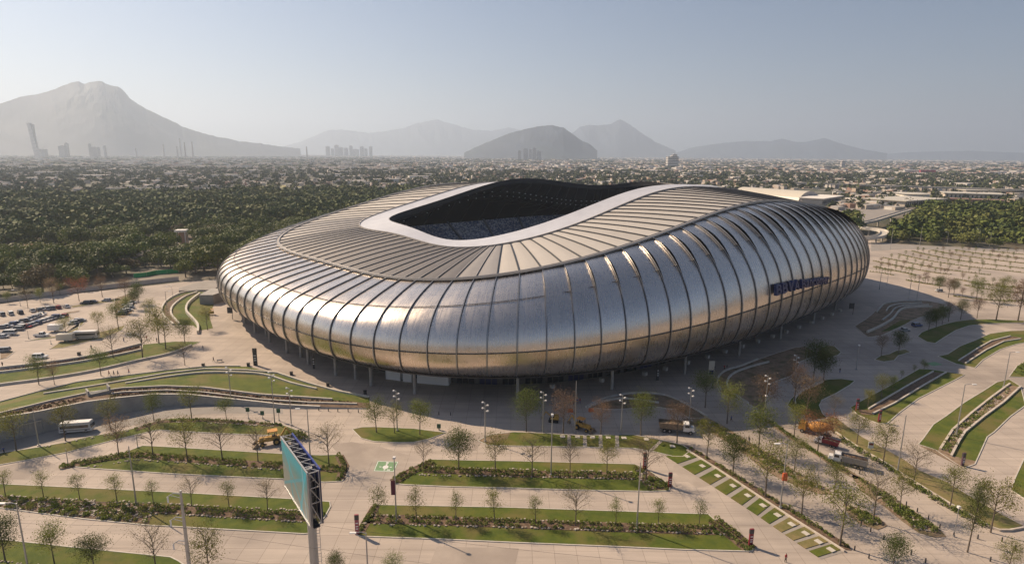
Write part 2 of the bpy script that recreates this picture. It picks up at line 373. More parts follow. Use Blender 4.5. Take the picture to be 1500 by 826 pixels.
# ================================================================ THE STADIUM
PHI = 0.734
CV = [[25.082, 315.112, 155.939, 123.443, 2.852, 8.0, 0, 0, 0, 0, 0, 0, 0, 0],
      [25.481, 312.126, 129.938, 102.541, 3.724, 37.709, 1.892, -2.703, -10.73, -1.672, -1.007, -2.087, 2.495, -1.087],
      [24.682, 304.627, 95.59, 58.984, 4.358, 45.517, 5.496, -1.883, -5.831, -2.57, -0.568, -1.267, 2.607, -0.54],
      [25.051, 304.758, 86.392, 48.621, 3.636, 47.645, 6.048, -1.104, -5.815, -1.754, -1.331, -0.629, 1.567, -1.408]]
def cv(k, th, q=None):
    lift = 0.0
    if q is None and k >= 2:
        dd_ = (math.degrees(th) - 18 + 180) % 360 - 180; lift = 8.5 * math.exp(-(dd_ / 25) ** 2)      # far end of the opening stands higher
    q = q or CV[k]; c, s = math.cos(th), math.sin(th)
    r = (abs(c) ** q[4] + abs(s) ** q[4]) ** (-1 / q[4]); u = q[2] * r * c; v = q[3] * r * s
    z = q[5] + sum(q[6 + 2 * i] * math.cos((i + 1) * th) + q[7 + 2 * i] * math.sin((i + 1) * th) for i in range((len(q) - 6) // 2)) + lift
    return Vector((q[0] + u * math.cos(PHI) - v * math.sin(PHI), q[1] + u * math.sin(PHI) + v * math.cos(PHI), z))
# ribs: even steps along the upper seam, mapped to the matching angles on the ring
A2 = [135, 160, 180, 195.6, 210.3, 223.3, 228, 235, 242, 251.6, 259, 269, 285, 300]
A3 = [138, 165, 190, 208.0, 218.2, 224.7, 228, 233.7, 238.5, 246.5, 252.8, 262, 281, 303]
A2 += [a + 180 for a in A2]; A3 += [a + 180 for a in A3]; A2.append(A2[0] + 360); A3.append(A3[0] + 360)
NR = 118
tt = np.linspace(0, 2 * math.pi, 2001); cc = np.array([cv(1, t) for t in tt])
sl_ = np.r_[0, np.cumsum(np.linalg.norm(np.diff(cc, axis=0), axis=1))]
def seam_angle(i):
    return float(np.interp((i / NR * sl_[-1] + 2.2) % sl_[-1], sl_, tt))
def ring_angle(p2):
    d = math.degrees(p2)
    if d < 135: d += 360
    return math.radians(float(np.interp(d, A2, A3)))
def nrm0(th, k=0):
    a = cv(k, th - 0.01); b = cv(k, th + 0.01); d = b - a; n = Vector((d.y, -d.x, 0)); return n.normalized()
def bez(p, n):
    out = []
    for i in range(n + 1):
        t = i / n; u = 1 - t
        out.append(p[0] * u ** 3 + p[1] * 3 * u * u * t + p[2] * 3 * u * t * t + p[3] * t ** 3)
    return out
NB1, NB2 = 14, 8
def section(x):
    """cross-section at fractional rib x: facade points from seam to lower rim, roof points from seam to ring, ring points"""
    p2 = seam_angle(x); p3 = ring_angle(p2)
    c2 = cv(1, p2); rim = cv(0, p2 + math.radians(0.8)); n = nrm0(p2 + math.radians(0.8))
    hgt = c2.z
    wB = 4.2 + 0.10 * (hgt - 30); zB = 0.30 * hgt + 6.5
    B = rim + n * wB; B.z = zB
    h = Vector((B.x - c2.x, B.y - c2.y, 0))
    dg_ = math.degrees(p2) % 360; lf = min(1, max(0, (222 - dg_) / 22)) * min(1, max(0, (dg_ - 95) / 20))   # flatter shelf and tighter shoulder on the low left side
    q1 = c2 + h * (0.5 + 0.28 * lf); q1.z = c2.z - (0.10 + 0.06 * lf) * h.length
    q2 = B.copy(); q2.z = zB + (c2.z - zB) * (0.5 + 0.12 * lf)
    up = bez([c2, q1, q2, B], NB1)
    r1 = B.copy(); r1.z = zB - (zB - 8) * 0.62
    r2 = rim + n * wB * 0.55; r2.z = 9.0
    lo = bez([B, r1, r2, rim], NB2)
    c3 = cv(2, p3); c4 = cv(3, p3)
    mid = (c2 + c3) / 2; mid.z += 0.9
    roof = []
    for i in range(7):
        t = i / 6; roof.append(c2 * (1 - t) ** 2 + mid * 2 * t * (1 - t) + c3 * t * t)
    return up, lo, roof, [c3, c3 * 0.5 + c4 * 0.5 + Vector((0, 0, -0.25)), c4]
st = thing('stadium', 'huge oval football stadium with ribbed silver metal shell and open roof', 'stadium', (20, 300, 0))
NC = 3
def shift(cols, a, b):  # join section columns into a panel mesh
    pass
def panel_mesh(cols, us, vv, lift=None):
    mb = MB(); n = len(cols[0]); vs = []; uv = []
    for c, u in zip(cols, us):
        for i, p in enumerate(c): vs.append(p); uv.append((u, vv[0] + (vv[1] - vv[0]) * i / (n - 1)))
    fs = [(a * n + i, a * n + i + 1, (a + 1) * n + i + 1, (a + 1) * n + i) for a in range(len(cols) - 1) for i in range(n - 1)]
    mb.add(vs, fs, 0, uv); return mb
def outward(c, n_, amt):
    """push a section outward along its own normal; amt is a function of position 0..1"""
    out = []
    for i, p in enumerate(c):
        a = c[max(i - 1, 0)]; b = c[min(i + 1, len(c) - 1)]; d = (b - a).normalized()
        side = Vector((-n_.y, n_.x, 0)); nn = side.cross(d); 
        if nn.dot(n_) < 0 and nn.z < 0: nn = -nn
        if nn.dot(n_) + nn.z < 0: nn = -nn
        out.append(p + nn.normalized() * amt(i / (len(c) - 1)))
    return out
SEC = {}
def sec(x):
    x = round(x % NR, 4)
    if x not in SEC: SEC[x] = section(x)
    return SEC[x]
for i in range(NR):
    xs = [i + k / NC for k in range(NC + 1)]
    nn = nrm0(seam_angle(i + 0.5))
    S4 = [sec(x) for x in xs]
    us = [k / NC for k in range(NC + 1)]
    # each sheet is pillowed between its ribs, and on the tall side one edge laps over the next like a scale
    deg = math.degrees(seam_angle(i)) % 360
    lap = 1.3 * max(0, math.cos(math.radians((deg - 270) * 0.9))) if 225 < deg < 330 else 0.0
    lapw = lambda t: math.exp(-((t - 0.32) / 0.24) ** 2)
    def cols(key, extra=0.0):
        out = []
        for u, s4 in zip(us, S4):
            out.append(outward(s4[key], nn, lambda t: 0.10 + 0.07 * math.sin(math.pi * u) + (lap * (1 - u) * lapw(t) if key == 0 else 0)))
        return out
    wpart('facade_panel', panel_mesh(cols(0), us, (0, 1)), M_SKIN, st, True)
    wpart('lower_panel', panel_mesh(cols(1), us, (1, 1.5)), M_SKIN, st, True)
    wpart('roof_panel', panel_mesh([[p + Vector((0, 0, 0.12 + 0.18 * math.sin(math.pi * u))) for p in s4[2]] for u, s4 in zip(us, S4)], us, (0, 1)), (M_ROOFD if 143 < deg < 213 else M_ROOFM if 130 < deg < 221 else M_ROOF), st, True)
    if i % 2 == 0:
        cr = [sec(i + k / 3) for k in range(7)]
        wpart('ring_panel', panel_mesh([[p + Vector((0, 0, 0.35)) for p in c[3]] for c in cr], [k / 6 for k in range(7)], (0, 1)), M_RING, st, True)
    # standing rib: dark gutter with a steel cap
    s4 = S4[0]; side = Vector((-nn.y, nn.x, 0))
    n0 = nrm0(seam_angle(i)); side = Vector((-n0.y, n0.x, 0))
    def ribmesh(path, wg=0.22, hc=0.30):
        mb = MB(); vs = []; n = len(path)
        top = outward(path, n0, lambda t: 0.26); cap = outward(path, n0, lambda t: hc + 0.26); base = outward(path, n0, lambda t: 0.0)
        for b, p, q in zip(base, top, cap):
            vs += [b - side * wg, p - side * wg, p - side * 0.10, q - side * 0.10, q + side * 0.10, p + side * 0.10, p + side * wg, b + side * wg]
        for a in range(n - 1):
            o = a * 8
            for k in range(7):
                mb.add([vs[o + k], vs[o + k + 1], vs[o + 8 + k + 1], vs[o + 8 + k]], [(0, 1, 2, 3)], 1 if 2 <= k <= 4 else 0)
        return mb
    wpart('rib', ribmesh(s4[0] + s4[1][1:]), [M_GUT, M_RIB], st)
    wpart('roof_rib', ribmesh(s4[2], 0.22, 0.3), [M_GUT, M_RIB2 if 125 < deg < 222 else M_GUT], st)
# seams, walkway on the upper seam, edge of the ring
def ring_path(fn, n=336):
    return [fn(sec(i * NR / n)) for i in range(n + 1)]
def ring_beam(name, fn, w, h, m, dz=0, n=336, off=0):
    mb = MB(); pts = [fn(sec(i * NR / n)) for i in range(n)]; vs = []
    for i, p in enumerate(pts):
        d = pts[(i + 1) % n] - pts[i - 1]; nn = Vector((d.y, -d.x, 0)).normalized()
        p = p + nn * off
        for a, b in ((-w / 2, dz), (w / 2, dz), (w / 2, dz + h), (-w / 2, dz + h)): vs.append(p + nn * a + Vector((0, 0, b)))
    fs = []
    for i in range(n):
        o = i * 4; q = ((i + 1) % n) * 4
        for k in range(4): fs.append((o + k, o + (k + 1) % 4, q + (k + 1) % 4, q + k))
    mb.add(vs, fs); return wpart(name, mb, m, st)
M_WALK = noisy('walkway_grating', (0.40, 0.37, 0.34), (0.50, 0.46, 0.42), 1.5, 4, 0.55, metal=0.5)
ring_beam('seam_walkway', lambda s: s[0][0], 1.2, 0.45, M_WALK, 0.35)
for o_ in (-0.68, 0.68): ring_beam('walkway_edge', lambda s: s[0][0], 0.12, 0.6, M_RIB, 0.40, off=o_)
ring_beam('seam_line', lambda s: s[1][0] + (s[1][0] - s[0][-2]) * 0, 0.22, 0.22, M_DARK, -0.1, off=0.42)
ring_beam('upper_seam_line', lambda s: s[0][6], 0.16, 0.16, M_DARK, 0.12, off=0.36)
ring_beam('ring_edge', lambda s: s[3][0], 0.5, 0.5, M_WALK, 0.3)
ring_beam('opening_lip', lambda s: s[3][2], 0.5, 2.6, M_INNER, -2.3)
ring_beam('rim_soffit_edge', lambda s: s[1][-1], 0.7, 0.35, M_DARK, -0.35)
# underside: rim soffit inward, and the roof soffit with trusses over the stands
def loft(name, fns, m, n=224, stuff=False, smooth=True):
    mb = MB(); K = len(fns); vs = []
    for i in range(n):
        s = sec(i * NR / n)
        for f in fns: vs.append(f(s))
    fs = [(i * K + k, i * K + k + 1, ((i + 1) % n) * K + k + 1, ((i + 1) % n) * K + k) for i in range(n) for k in range(K - 1)]
    mb.add(vs, fs); return wpart(name, mb, m, st, smooth, stuff)
CEN = Vector((25, 308, 0))
def toward(p, d, z):
    h = Vector((CEN.x - p.x, CEN.y - p.y, 0)).normalized(); q = p + h * d; return Vector((q.x, q.y, z))
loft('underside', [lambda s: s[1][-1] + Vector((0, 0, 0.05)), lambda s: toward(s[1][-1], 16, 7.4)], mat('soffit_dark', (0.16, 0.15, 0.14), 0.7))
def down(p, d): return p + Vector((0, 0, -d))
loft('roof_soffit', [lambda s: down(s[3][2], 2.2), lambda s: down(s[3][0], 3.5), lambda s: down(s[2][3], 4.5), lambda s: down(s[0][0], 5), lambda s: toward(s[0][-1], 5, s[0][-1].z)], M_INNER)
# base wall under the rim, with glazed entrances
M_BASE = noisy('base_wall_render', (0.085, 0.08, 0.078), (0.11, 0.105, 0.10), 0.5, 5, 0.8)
def rp(x, d, z): return toward(sec(x)[1][-1], d, z)
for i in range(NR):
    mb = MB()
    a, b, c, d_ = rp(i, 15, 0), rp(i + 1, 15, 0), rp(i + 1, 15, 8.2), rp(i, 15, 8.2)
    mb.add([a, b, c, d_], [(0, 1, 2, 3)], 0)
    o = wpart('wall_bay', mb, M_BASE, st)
    fr = MB(); t = (b - a); e = t.normalized(); out = Vector((e.y, -e.x, 0)) * 0.12
    if out.dot(CEN - a) > 0: out = -out
    k = i % 4
    for j in range(3):
        p0 = a + t * (0.12 + 0.27 * j); p1 = a + t * (0.12 + 0.27 * j + 0.22)
        z1 = 3.4 if k else 5.0
        fr.add([p0 + out, p1 + out, p1 + out + Vector((0, 0, z1)), p0 + out + Vector((0, 0, z1))], [(0, 1, 2, 3)], 0)
    q = link('glazing', fr.mesh('glazing', M_GLASS if k != 2 else M_NAVY), o)
    if k == 0 or (k == 2 and 120 < math.degrees(seam_angle(i)) % 360 < 212):
        p = rp(i + 0.02, 3.6, 0); mb = MB(); mb.cyl((p.x, p.y, 0.03), 0.48, 8.4, 12)
        wpart('column', mb, M_WALL, st)
    if k == 1 and 120 < math.degrees(seam_angle(i)) % 360 < 205:
        p = rp(i, 5.2, 0); mb = MB(); mb.cyl((p.x, p.y, 0.03), 0.45, 8.2, 10); wpart('column', mb, M_WALL, st)
# white ticket-office walls seen under the near rim, raking struts at the right
def wallbox(u0, v0, u1, v1, h, d=3.0):
    a = Vector(G(u0, v0)); b = Vector(G(u1, v1)); e = (b - a).normalized(); n = Vector((-e.y, e.x, 0))
    mb = MB(); mb.prism([tuple(a), tuple(b), tuple(b + n * d), tuple(a + n * d)], 0.03, h)
    mb.prism([tuple(a - n * .1 - e * .1), tuple(b - n * .1 + e * .1), tuple(b + n * (d + .1) + e * .1), tuple(a + n * (d + .1) - e * .1)], h, h + 0.15)
    return mb
for q in ((565, 555, 586, 558, 5.3), (590, 559, 603, 560, 5.3), (611, 561, 657, 565, 4.9)):
    wpart('ticket_office_wall', wallbox(*q), M_CREAM if False else M_WHITE, st)
for (u0, v0, u1, v1) in ((1083, 497, 1089, 486), (1094, 497, 1102, 482), (1106, 494, 1112, 478), (1122, 487, 1131, 474), (1081, 500, 1085, 490)):
    p = Vector(G(u0, v0)); mb = MB(); q = p + Vector((3.6, 4.2, 8.2)); mb.bar(p, q, 1.9, 0.5); wpart('raking_strut', mb, M_WALL, st)

# seating bowl
def bowl_curve(u, v, n, z, th):
    return cv(0, th, [CV[3][0], CV[3][1], u, v, n, z])
M_SEAT = mat('stadium_seats', (0.03, 0.05, 0.12), 0.6)
def seat_mat():
    m = M_SEAT; b = m.node_tree.nodes['Principled BSDF']; g = N(m, 'ShaderNodeNewGeometry')
    v = N(m, 'ShaderNodeTexVoronoi', Scale=1.1); L(m, g.outputs[0], v.inputs[0])
    sp = N(m, 'ShaderNodeSeparateColor'); L(m, v.outputs['Color'], sp.inputs[0])
    n = N(m, 'ShaderNodeTexNoise', Scale=0.06, Detail=3); L(m, g.outputs[0], n.inputs[0])
    ad = N(m, 'ShaderNodeMath', operation='ADD'); L(m, sp.outputs[0], ad.inputs[0]); L(m, n.outputs[0], ad.inputs[1])
    r = N(m, 'ShaderNodeValToRGB'); r.color_ramp.interpolation = 'CONSTANT'; e = r.color_ramp.elements
    e[0].position = 0; e[0].color = (0.09, 0.12, 0.22, 1); e[1].position = 0.85; e[1].color = (0.50, 0.51, 0.54, 1)
    q = e.new(0.62); q.color = (0.22, 0.24, 0.30, 1); q = e.new(1.15 if False else 0.97); q.color = (0.45, 0.48, 0.55, 1)
    mr = N(m, 'ShaderNodeMath', operation='MULTIPLY'); mr.inputs[1].default_value = 0.72; L(m, ad.outputs[0], mr.inputs[0])
    L(m, mr.outputs[0], r.inputs[0]); L(m, r.outputs[0], b.inputs['Base Color'])
seat_mat()
def tier(name, u0, v0, z0, rows, dr, dz, n0, n1):
    mb = MB(); NT = 144; vs = []
    for j in range(rows * 2):
        r = j // 2 + (j % 2) ; zz = z0 + (j // 2) * dz + (0)
        rr = (j + 1) // 2 * dr; e = n0 + (n1 - n0) * rr / (rows * dr)
        zz = z0 + (j // 2) * dz
        for i in range(NT): vs.append(bowl_curve(u0 + rr, v0 + rr, e, zz, 2 * math.pi * i / NT))
    fs = []
    for j in range(rows * 2 - 1):
        for i in range(NT): fs.append((j * NT + i, j * NT + (i + 1) % NT, (j + 1) * NT + (i + 1) % NT, (j + 1) * NT + i))
    mb.add(vs, fs); o = wpart(name, mb, M_SEAT, st)
    for k in range(24):                          # aisles: pale stairways up the tier
        th = 2 * math.pi * (k + 0.5) / 24; st_ = MB()
        for r in range(0, rows, 2):
            rr = r * dr; p = bowl_curve(u0 + rr, v0 + rr, n0, z0 + r * dz, th); q = bowl_curve(u0 + rr + 2 * dr, v0 + rr + 2 * dr, n0, z0 + (r + 2) * dz, th)
            st_.bar(p + Vector((0, 0, 0.25)), q + Vector((0, 0, 0.25)), 1.3, 0.3)
        wpart('aisle', st_, M_WALL, o) if False else link('aisle', st_.mesh('aisle', mat_aisle), o)
mat_aisle = mat('aisle_concrete', (0.16, 0.16, 0.17), 0.8)
_mp = st
def fixchild(o): pass
tier_objs = []
tier('lower_tier', 66, 43, 1.2, 22, 0.9, 0.5, 8, 5)
tier('upper_tier', 84, 60, 14.5, 22, 0.9, 0.72, 5, 4.3)
mb = MB(); NT = 144
vs = [bowl_curve(86, 62, 5, 12.2, 2 * math.pi * i / NT) for i in range(NT)] + [bowl_curve(84, 60, 5, 14.4, 2 * math.pi * i / NT) for i in range(NT)]
mb.add(vs, [(i, (i + 1) % NT, NT + (i + 1) % NT, NT + i) for i in range(NT)]); wpart('suite_band', mb, M_GLASS, st)
M_PITCH = noisy('pitch_turf', (0.05, 0.10, 0.02), (0.07, 0.13, 0.03), 0.4, 6)
mb = MB(); mb.add([bowl_curve(67, 44, 8, 0.3, 2 * math.pi * i / 96) for i in range(96)], [tuple(range(96))]); wpart('pitch', mb, M_PITCH, st)
# roof trusses and floodlights over the far stands
M_TRUSS = mat('truss_grey', (0.10, 0.10, 0.11), 0.5, 0.3)
for i in range(0, NR, 2):
    s = sec(i); mb = MB()
    a = [down(s[3][2], 2.4), down(s[3][0], 3.6), down(s[2][3], 4.6), down(s[0][0], 5.2)]
    b = [down(s[3][2], 3.4), down(s[3][0], 6.5), down(s[2][3], 9.5), down(s[0][0], 10.5)]
    for k in range(3):
        mb.bar(b[k], b[k + 1], 0.3); mb.bar(a[k], b[k + 1], 0.22); mb.bar(b[k], a[k + 1], 0.22)
    mb.bar(b[3], toward(s[0][-1], 9, 20), 0.5)
    wpart('roof_truss', mb, M_TRUSS, st)
M_LAMP = mat('floodlight_glass', (0.75, 0.78, 0.8), 0.15)
for i in range(0, NR, 1):
    s = sec(i + 0.5)
    mb = MB(); p = down(s[3][0], 5.0); mb.box((p.x, p.y, p.z), (0.9, 0.9, 0.5)); mb.box((p.x, p.y, p.z - 2.6), (0.6, 0.6, 0.45)) 
    wpart('floodlight', mb, M_LAMP, st)
# thin masts on the ring
for (u, v, hh) in ((906, 298, 9.5), (670, 360, 8)):
    pass
# the lettering: standing-off navy letters bent onto the shell
def facade_point(x, t, off):
    s = sec(x); path = s[0] + s[1][1:]
    Ls = [0]
    for a, b in zip(path, path[1:]): Ls.append(Ls[-1] + (b - a).length)
    l = t; k = max(j for j in range(len(Ls)) if Ls[j] <= l or j == 0); k = min(k, len(path) - 2)
    f = (l - Ls[k]) / (Ls[k + 1] - Ls[k]); p = path[k].lerp(path[k + 1], f)
    n = nrm0(seam_angle(x % NR)); return p + n * off
# lettering on the shell
def to_px(p):
    d = np.array(p) - CAM; z = d @ fwd; return 750 + F * (d @ CR) / z, 413 - F * (d @ CU) / z
def find(u, v, x0, x1):
    best = None
    for x in np.arange(x0, x1, 0.25):
        for t in np.arange(20, 62, 1.0):
            a, b = to_px(facade_point(x, t, 0.5)); e = (a - u) ** 2 + (b - v) ** 2
            if best is None or e < best[0]: best = (e, x, t)
    e, X, T = best
    for st_ in (0.1, 0.03):
        for x in np.arange(X - 3 * st_, X + 3.1 * st_, st_):
            for t in np.arange(T - 12 * st_, T + 12.1 * st_, st_ * 4):
                a, b = to_px(facade_point(x, t, 0.5)); e = (a - u) ** 2 + (b - v) ** 2
                if e < best[0]: best = (e, x, t)
        e, X, T = best
    return best
xr = int(255 / 360 * NR)
cand = [i for i in range(NR) if 250 < math.degrees(seam_angle(i)) % 360 < 300]
lo_, hi_ = min(cand), max(cand)
BL = find(1131, 432, lo_, hi_); TL = find(1131, 415.5, lo_, hi_); BR = find(1209, 413.5, lo_, hi_); TR = find(1210, 402, lo_, hi_)
def place_text(txt, u0, u1, hf, parent, mt, low=False):
    cu = bpy.data.curves.new('t', 'FONT'); cu.body = txt; cu.size = 1; cu.resolution_u = 2; cu.offset = 0.028
    o = bpy.data.objects.new('t', cu); COL.objects.link(o)
    dg = bpy.context.evaluated_depsgraph_get(); me = bpy.data.meshes.new_from_object(o.evaluated_get(dg)); bpy.data.objects.remove(o)
    bm = bmesh.new(); bm.from_mesh(me); bmesh.ops.subdivide_edges(bm, edges=[e for e in bm.edges if e.calc_length() > 0.25], cuts=2)
    vs = [v.co.copy() for v in bm.verts]; fs = [tuple(v.index for v in f.verts) for f in bm.faces]; bm.verts.ensure_lookup_table()
    xs = [v.x for v in vs]; ux0, ux1 = min(xs), max(xs); out = []; out2 = []
    for v in vs:
        f = u0 + (u1 - u0) * (v.x - ux0) / max(ux1 - ux0, 1e-3); g_ = v.y / (0.73 if not low else 0.60) * hf
        x = (BL[1] * (1 - f) + BR[1] * f) * (1 - g_) + (TL[1] * (1 - f) + TR[1] * f) * g_
        t = (BL[2] * (1 - f) + BR[2] * f) * (1 - g_) + (TL[2] * (1 - f) + TR[2] * f) * g_
        out.append(facade_point(x, t, 2.0)); out2.append(facade_point(x, t, 1.0))
    mb = MB(); mb.add(out, fs); n = len(out)
    be = [e for e in bm.edges if len(e.link_faces) == 1]
    mb.add(out + out2, [(e.verts[0].index, e.verts[1].index, n + e.verts[1].index, n + e.verts[0].index) for e in be])
    mb.add(out2, [f[::-1] for f in fs]); bm.free(); bpy.data.meshes.remove(me)
    return wpart('letter', mb, mt, parent)
M_LET = mat('navy_letters', (0.010, 0.018, 0.10), 0.35)
adv = [(c, w) for c, w in zip('BBVA', (1.0, 1.0, 1.05, 1.05))] ; tot = 4.1
u = 0.0; U0, U1 = 0.0, 0.40
for c, w in adv:
    place_text(c, U0 + (U1 - U0) * u / tot + 0.004, U0 + (U1 - U0) * (u + w) / tot - 0.006, 1.0, st, M_LET); u += w
ad2 = [('B', 1.1), ('a', .9), ('n', .9), ('c', .85), ('o', 1.0), ('m', 1.4), ('e', .95), ('r', .65)]; tot = sum(w for _, w in ad2); u = 0
for c, w in ad2:
    place_text(c, 0.43 + 0.57 * u / tot + 0.003, 0.43 + 0.57 * (u + w) / tot - 0.005, 0.95, st, M_LET, c.islower()); u += w
# ================================================================ PLANTING BEDS, TERRACES, PAVED DETAILS
def inpoly(p, poly):
    c = False; n = len(poly)
    for i in range(n):
        a, b = poly[i], poly[i - 1]
        if (a[1] > p[1]) != (b[1] > p[1]) and p[0] < (b[0] - a[0]) * (p[1] - a[1]) / (b[1] - a[1]) + a[0]: c = not c
    return c
def PX(pl, z=0.0): return [G(u, v, z) for u, v in pl]
def resample(pl, step):
    P = [Vector(p) for p in pl]; out = [P[0]]; 
    for a, b in zip(P, P[1:]):
        n = max(1, int(round((b - a).length / step)))
        for k in range(1, n + 1): out.append(a.lerp(b, k / n))
    return out
def smooth_pl(pl, k=4):
    """Catmull-Rom through points"""
    P = [Vector(p) for p in pl]; P = [P[0] * 2 - P[1]] + P + [P[-1] * 2 - P[-2]]; out = []
    for i in range(1, len(P) - 2):
        for j in range(k):
            t = j / k; a, b, c, d = P[i - 1:i + 3]
            out.append(0.5 * ((2 * b) + (c - a) * t + (2 * a - 5 * b + 4 * c - d) * t * t + (3 * b - a - 3 * c + d) * t ** 3))
    out.append(P[-2]); return out
M_LEAFD = noisy('shrub_leaf', (0.11, 0.15, 0.018), (0.18, 0.22, 0.035), 0.9, 3, 0.7, c3=(0.20, 0.20, 0.05), s3=0.35)
translucent(M_LEAFD, 0.35)
M_TIMBER = noisy('pale_timber_cap', (0.50, 0.43, 0.36), (0.62, 0.55, 0.47), 0.7, 5, 0.75)
def leafballs(mb, pts, r, n, s, flat=0.7):
    for p in pts:
        rr = r * random.uniform(0.7, 1.25)
        for _ in range(n):
            a = random.uniform(0, 6.283); z = random.uniform(0.05, 1); q = math.sqrt(max(0, 1 - (z * .9) ** 2)) * random.uniform(0.5, 1)
            c = Vector((p[0] + math.cos(a) * q * rr, p[1] + math.sin(a) * q * rr, p[2] + z * rr * flat * 1.5))
            u = Vector((random.gauss(0, 1), random.gauss(0, 1), random.gauss(0, 1))).normalized() * s * random.uniform(.6, 1.3)
            w = u.orthogonal().normalized() * s * random.uniform(.5, 1.1)
            mb.add([c - u, c + w, c + u, c - w], [(0, 1, 2, 3)])
def bed(label, outline, lawn=M_GRASS, hedge=(), stones=(), mulch=(), kerb=True, cat='planting bed', walls=()):
    P = PX(outline); cx = sum(p[0] for p in P) / len(P); cy = sum(p[1] for p in P) / len(P)
    t = thing('planting_bed', label, cat, (cx, cy, 0))
    me = sheet('lawn', P, 0.12, lawn); o = link('lawn', me, t); o.matrix_parent_inverse = Matrix.Translation((-cx, -cy, 0))
    if kerb:
        mb = MB(); Q = resample(P + [P[0]], 6); mb.strip([(q.x, q.y, 0.02) for q in Q], 0.22, 0.15); wpart('kerb', mb, M_KERB, t)
    for m_, pl in mulch:
        me = sheet('soil_strip', PX(pl), 0.15, m_); o = link('soil_strip', me, t); o.matrix_parent_inverse = Matrix.Translation((-cx, -cy, 0))
    for pl, w in hedge:
        Q = PX(pl); S_ = MB(); S_.strip([(q[0], q[1], 0.10) for q in Q], w, 0.07); wpart('soil_strip', S_, M_MULCH, t)
        mb = MB(); rows = max(1, int(w / 1.1)); pts = []
        R = resample(Q, 1.05)
        for i, q in enumerate(R):
            d = (R[min(i + 1, len(R) - 1)] - R[max(i - 1, 0)]).normalized(); nn = Vector((-d.y, d.x, 0))
            for r in range(rows):
                if random.random() < 0.14: continue
                k = (r + 0.5) / rows - 0.5; pts.append(q + nn * (k * w + random.gauss(0, .12)) + Vector((0, 0, 0.12)))
        leafballs(mb, pts, 0.62, 55, 0.14); wpart('shrubs', mb, M_LEAFD, t, stuff=True)
    for pl in stones:
        mb = MB()
        for q in resample(PX(pl), 0.62):
            if random.random() < 0.35: continue
            sz = random.uniform(.2, .42); mb.box((q.x + random.gauss(0, .1), q.y + random.gauss(0, .1), 0.12 + sz * .25), (sz * 1.2, sz, sz * .6), random.uniform(0, 3))
        wpart('stone_edging', mb, M_STONE, t, stuff=True)
    for pl, w, h in walls:
        mb = MB(); mb.strip([(q[0], q[1], 0.1) for q in smooth_pl(PX(pl), 3)], w, h); wpart('low_wall', mb, M_KERB, t)
    return t
def rubble(t, poly, n, m=None, bush=0):
    P = PX(poly); xs = [p[0] for p in P]; ys = [p[1] for p in P]; mb = MB(); b2 = MB(); k = 0; pts = []
    while k < n:
        x, y = random.uniform(min(xs), max(xs)), random.uniform(min(ys), max(ys))
        if not inpoly((x, y), P): continue
        k += 1
        if random.random() < bush: pts.append((x, y, 0.15)); continue
        s = random.uniform(.12, .45); mb.box((x, y, 0.12 + s * .2), (s * 1.3, s, s * .6), random.uniform(0, 3))
    if mb.v: wpart('loose_stones', mb, m or M_STONE, t, stuff=True)
    if pts: leafballs(b2, pts, .6, 30, .15); wpart('shrubs', b2, M_LEAFD, t, stuff=True)

# --- left half of the foreground
bed('long curving lawn strip with tree row beside the sunken road', [(-60, 680), (0, 664), (58, 655), (97, 648), (130, 640), (165, 634), (200, 627), (225, 618), (250, 613), (300, 613), (360, 617), (410, 621), (440, 632), (436, 639), (395, 638), (320, 635), (250, 631), (230, 630), (200, 637), (162, 646), (97, 663), (40, 674), (0, 681), (-60, 695)],
    hedge=[([(200, 630), (232, 618), (300, 616), (360, 619.5), (410, 623)], 1.6)], stones=[[(58, 657), (130, 643), (196, 630)], [(255, 619), (330, 621), (400, 625)]])
t = bed('lawn island with left pointed hedge tip, behind the billboard top', [(88, 682), (120, 676), (160, 668), (185, 662), (209, 653), (250, 655), (330, 660), (417, 665), (470, 667), (500, 666), (508, 682), (508, 697), (501, 705), (475, 706.5), (421, 702), (330, 698), (250, 694), (132, 686)],
    hedge=[([(92, 683.5), (130, 677), (185, 667), (205, 667), (250, 671), (330, 677), (420, 683), (498, 688)], 2.6), ([(497, 668), (505, 683), (498, 703)], 2.0)], stones=[[(130, 685), (200, 674), (250, 677), (420, 690)]])
t = bed('long lawn with rubble border and small young trees, left foreground', [(-60, 703), (0, 709), (106, 714), (250, 721), (340, 726), (430, 731), (483, 735), (484, 742), (476, 757), (456, 781), (445, 782), (340, 776), (250, 771), (219, 769.5), (122, 760), (0, 744), (-60, 741)],
    hedge=[([(228, 746), (340, 752), (470, 759)], 2.8)], stones=[[(0, 727), (120, 733), (250, 739), (455, 749)], [(226, 752), (340, 759), (450, 766)]],
    mulch=[(M_MULCH, [(-60, 724), (0, 728), (120, 734), (235, 739), (222, 753), (218, 768), (122, 759), (0, 743.5), (-60, 740.5)])])
rubble(t, [(-60, 726), (0, 729), (120, 735), (232, 740), (222, 753), (218, 767), (122, 758), (0, 742.5), (-60, 739)], 620, bush=0.3)
t = bed('bottom left lawn crossing the photo corner', [(-60, 783), (0, 790), (106, 801.5), (250, 816), (262, 822), (300, 850), (150, 862), (-80, 845)], stones=[[(-60, 818), (8, 823), (60, 829)]])
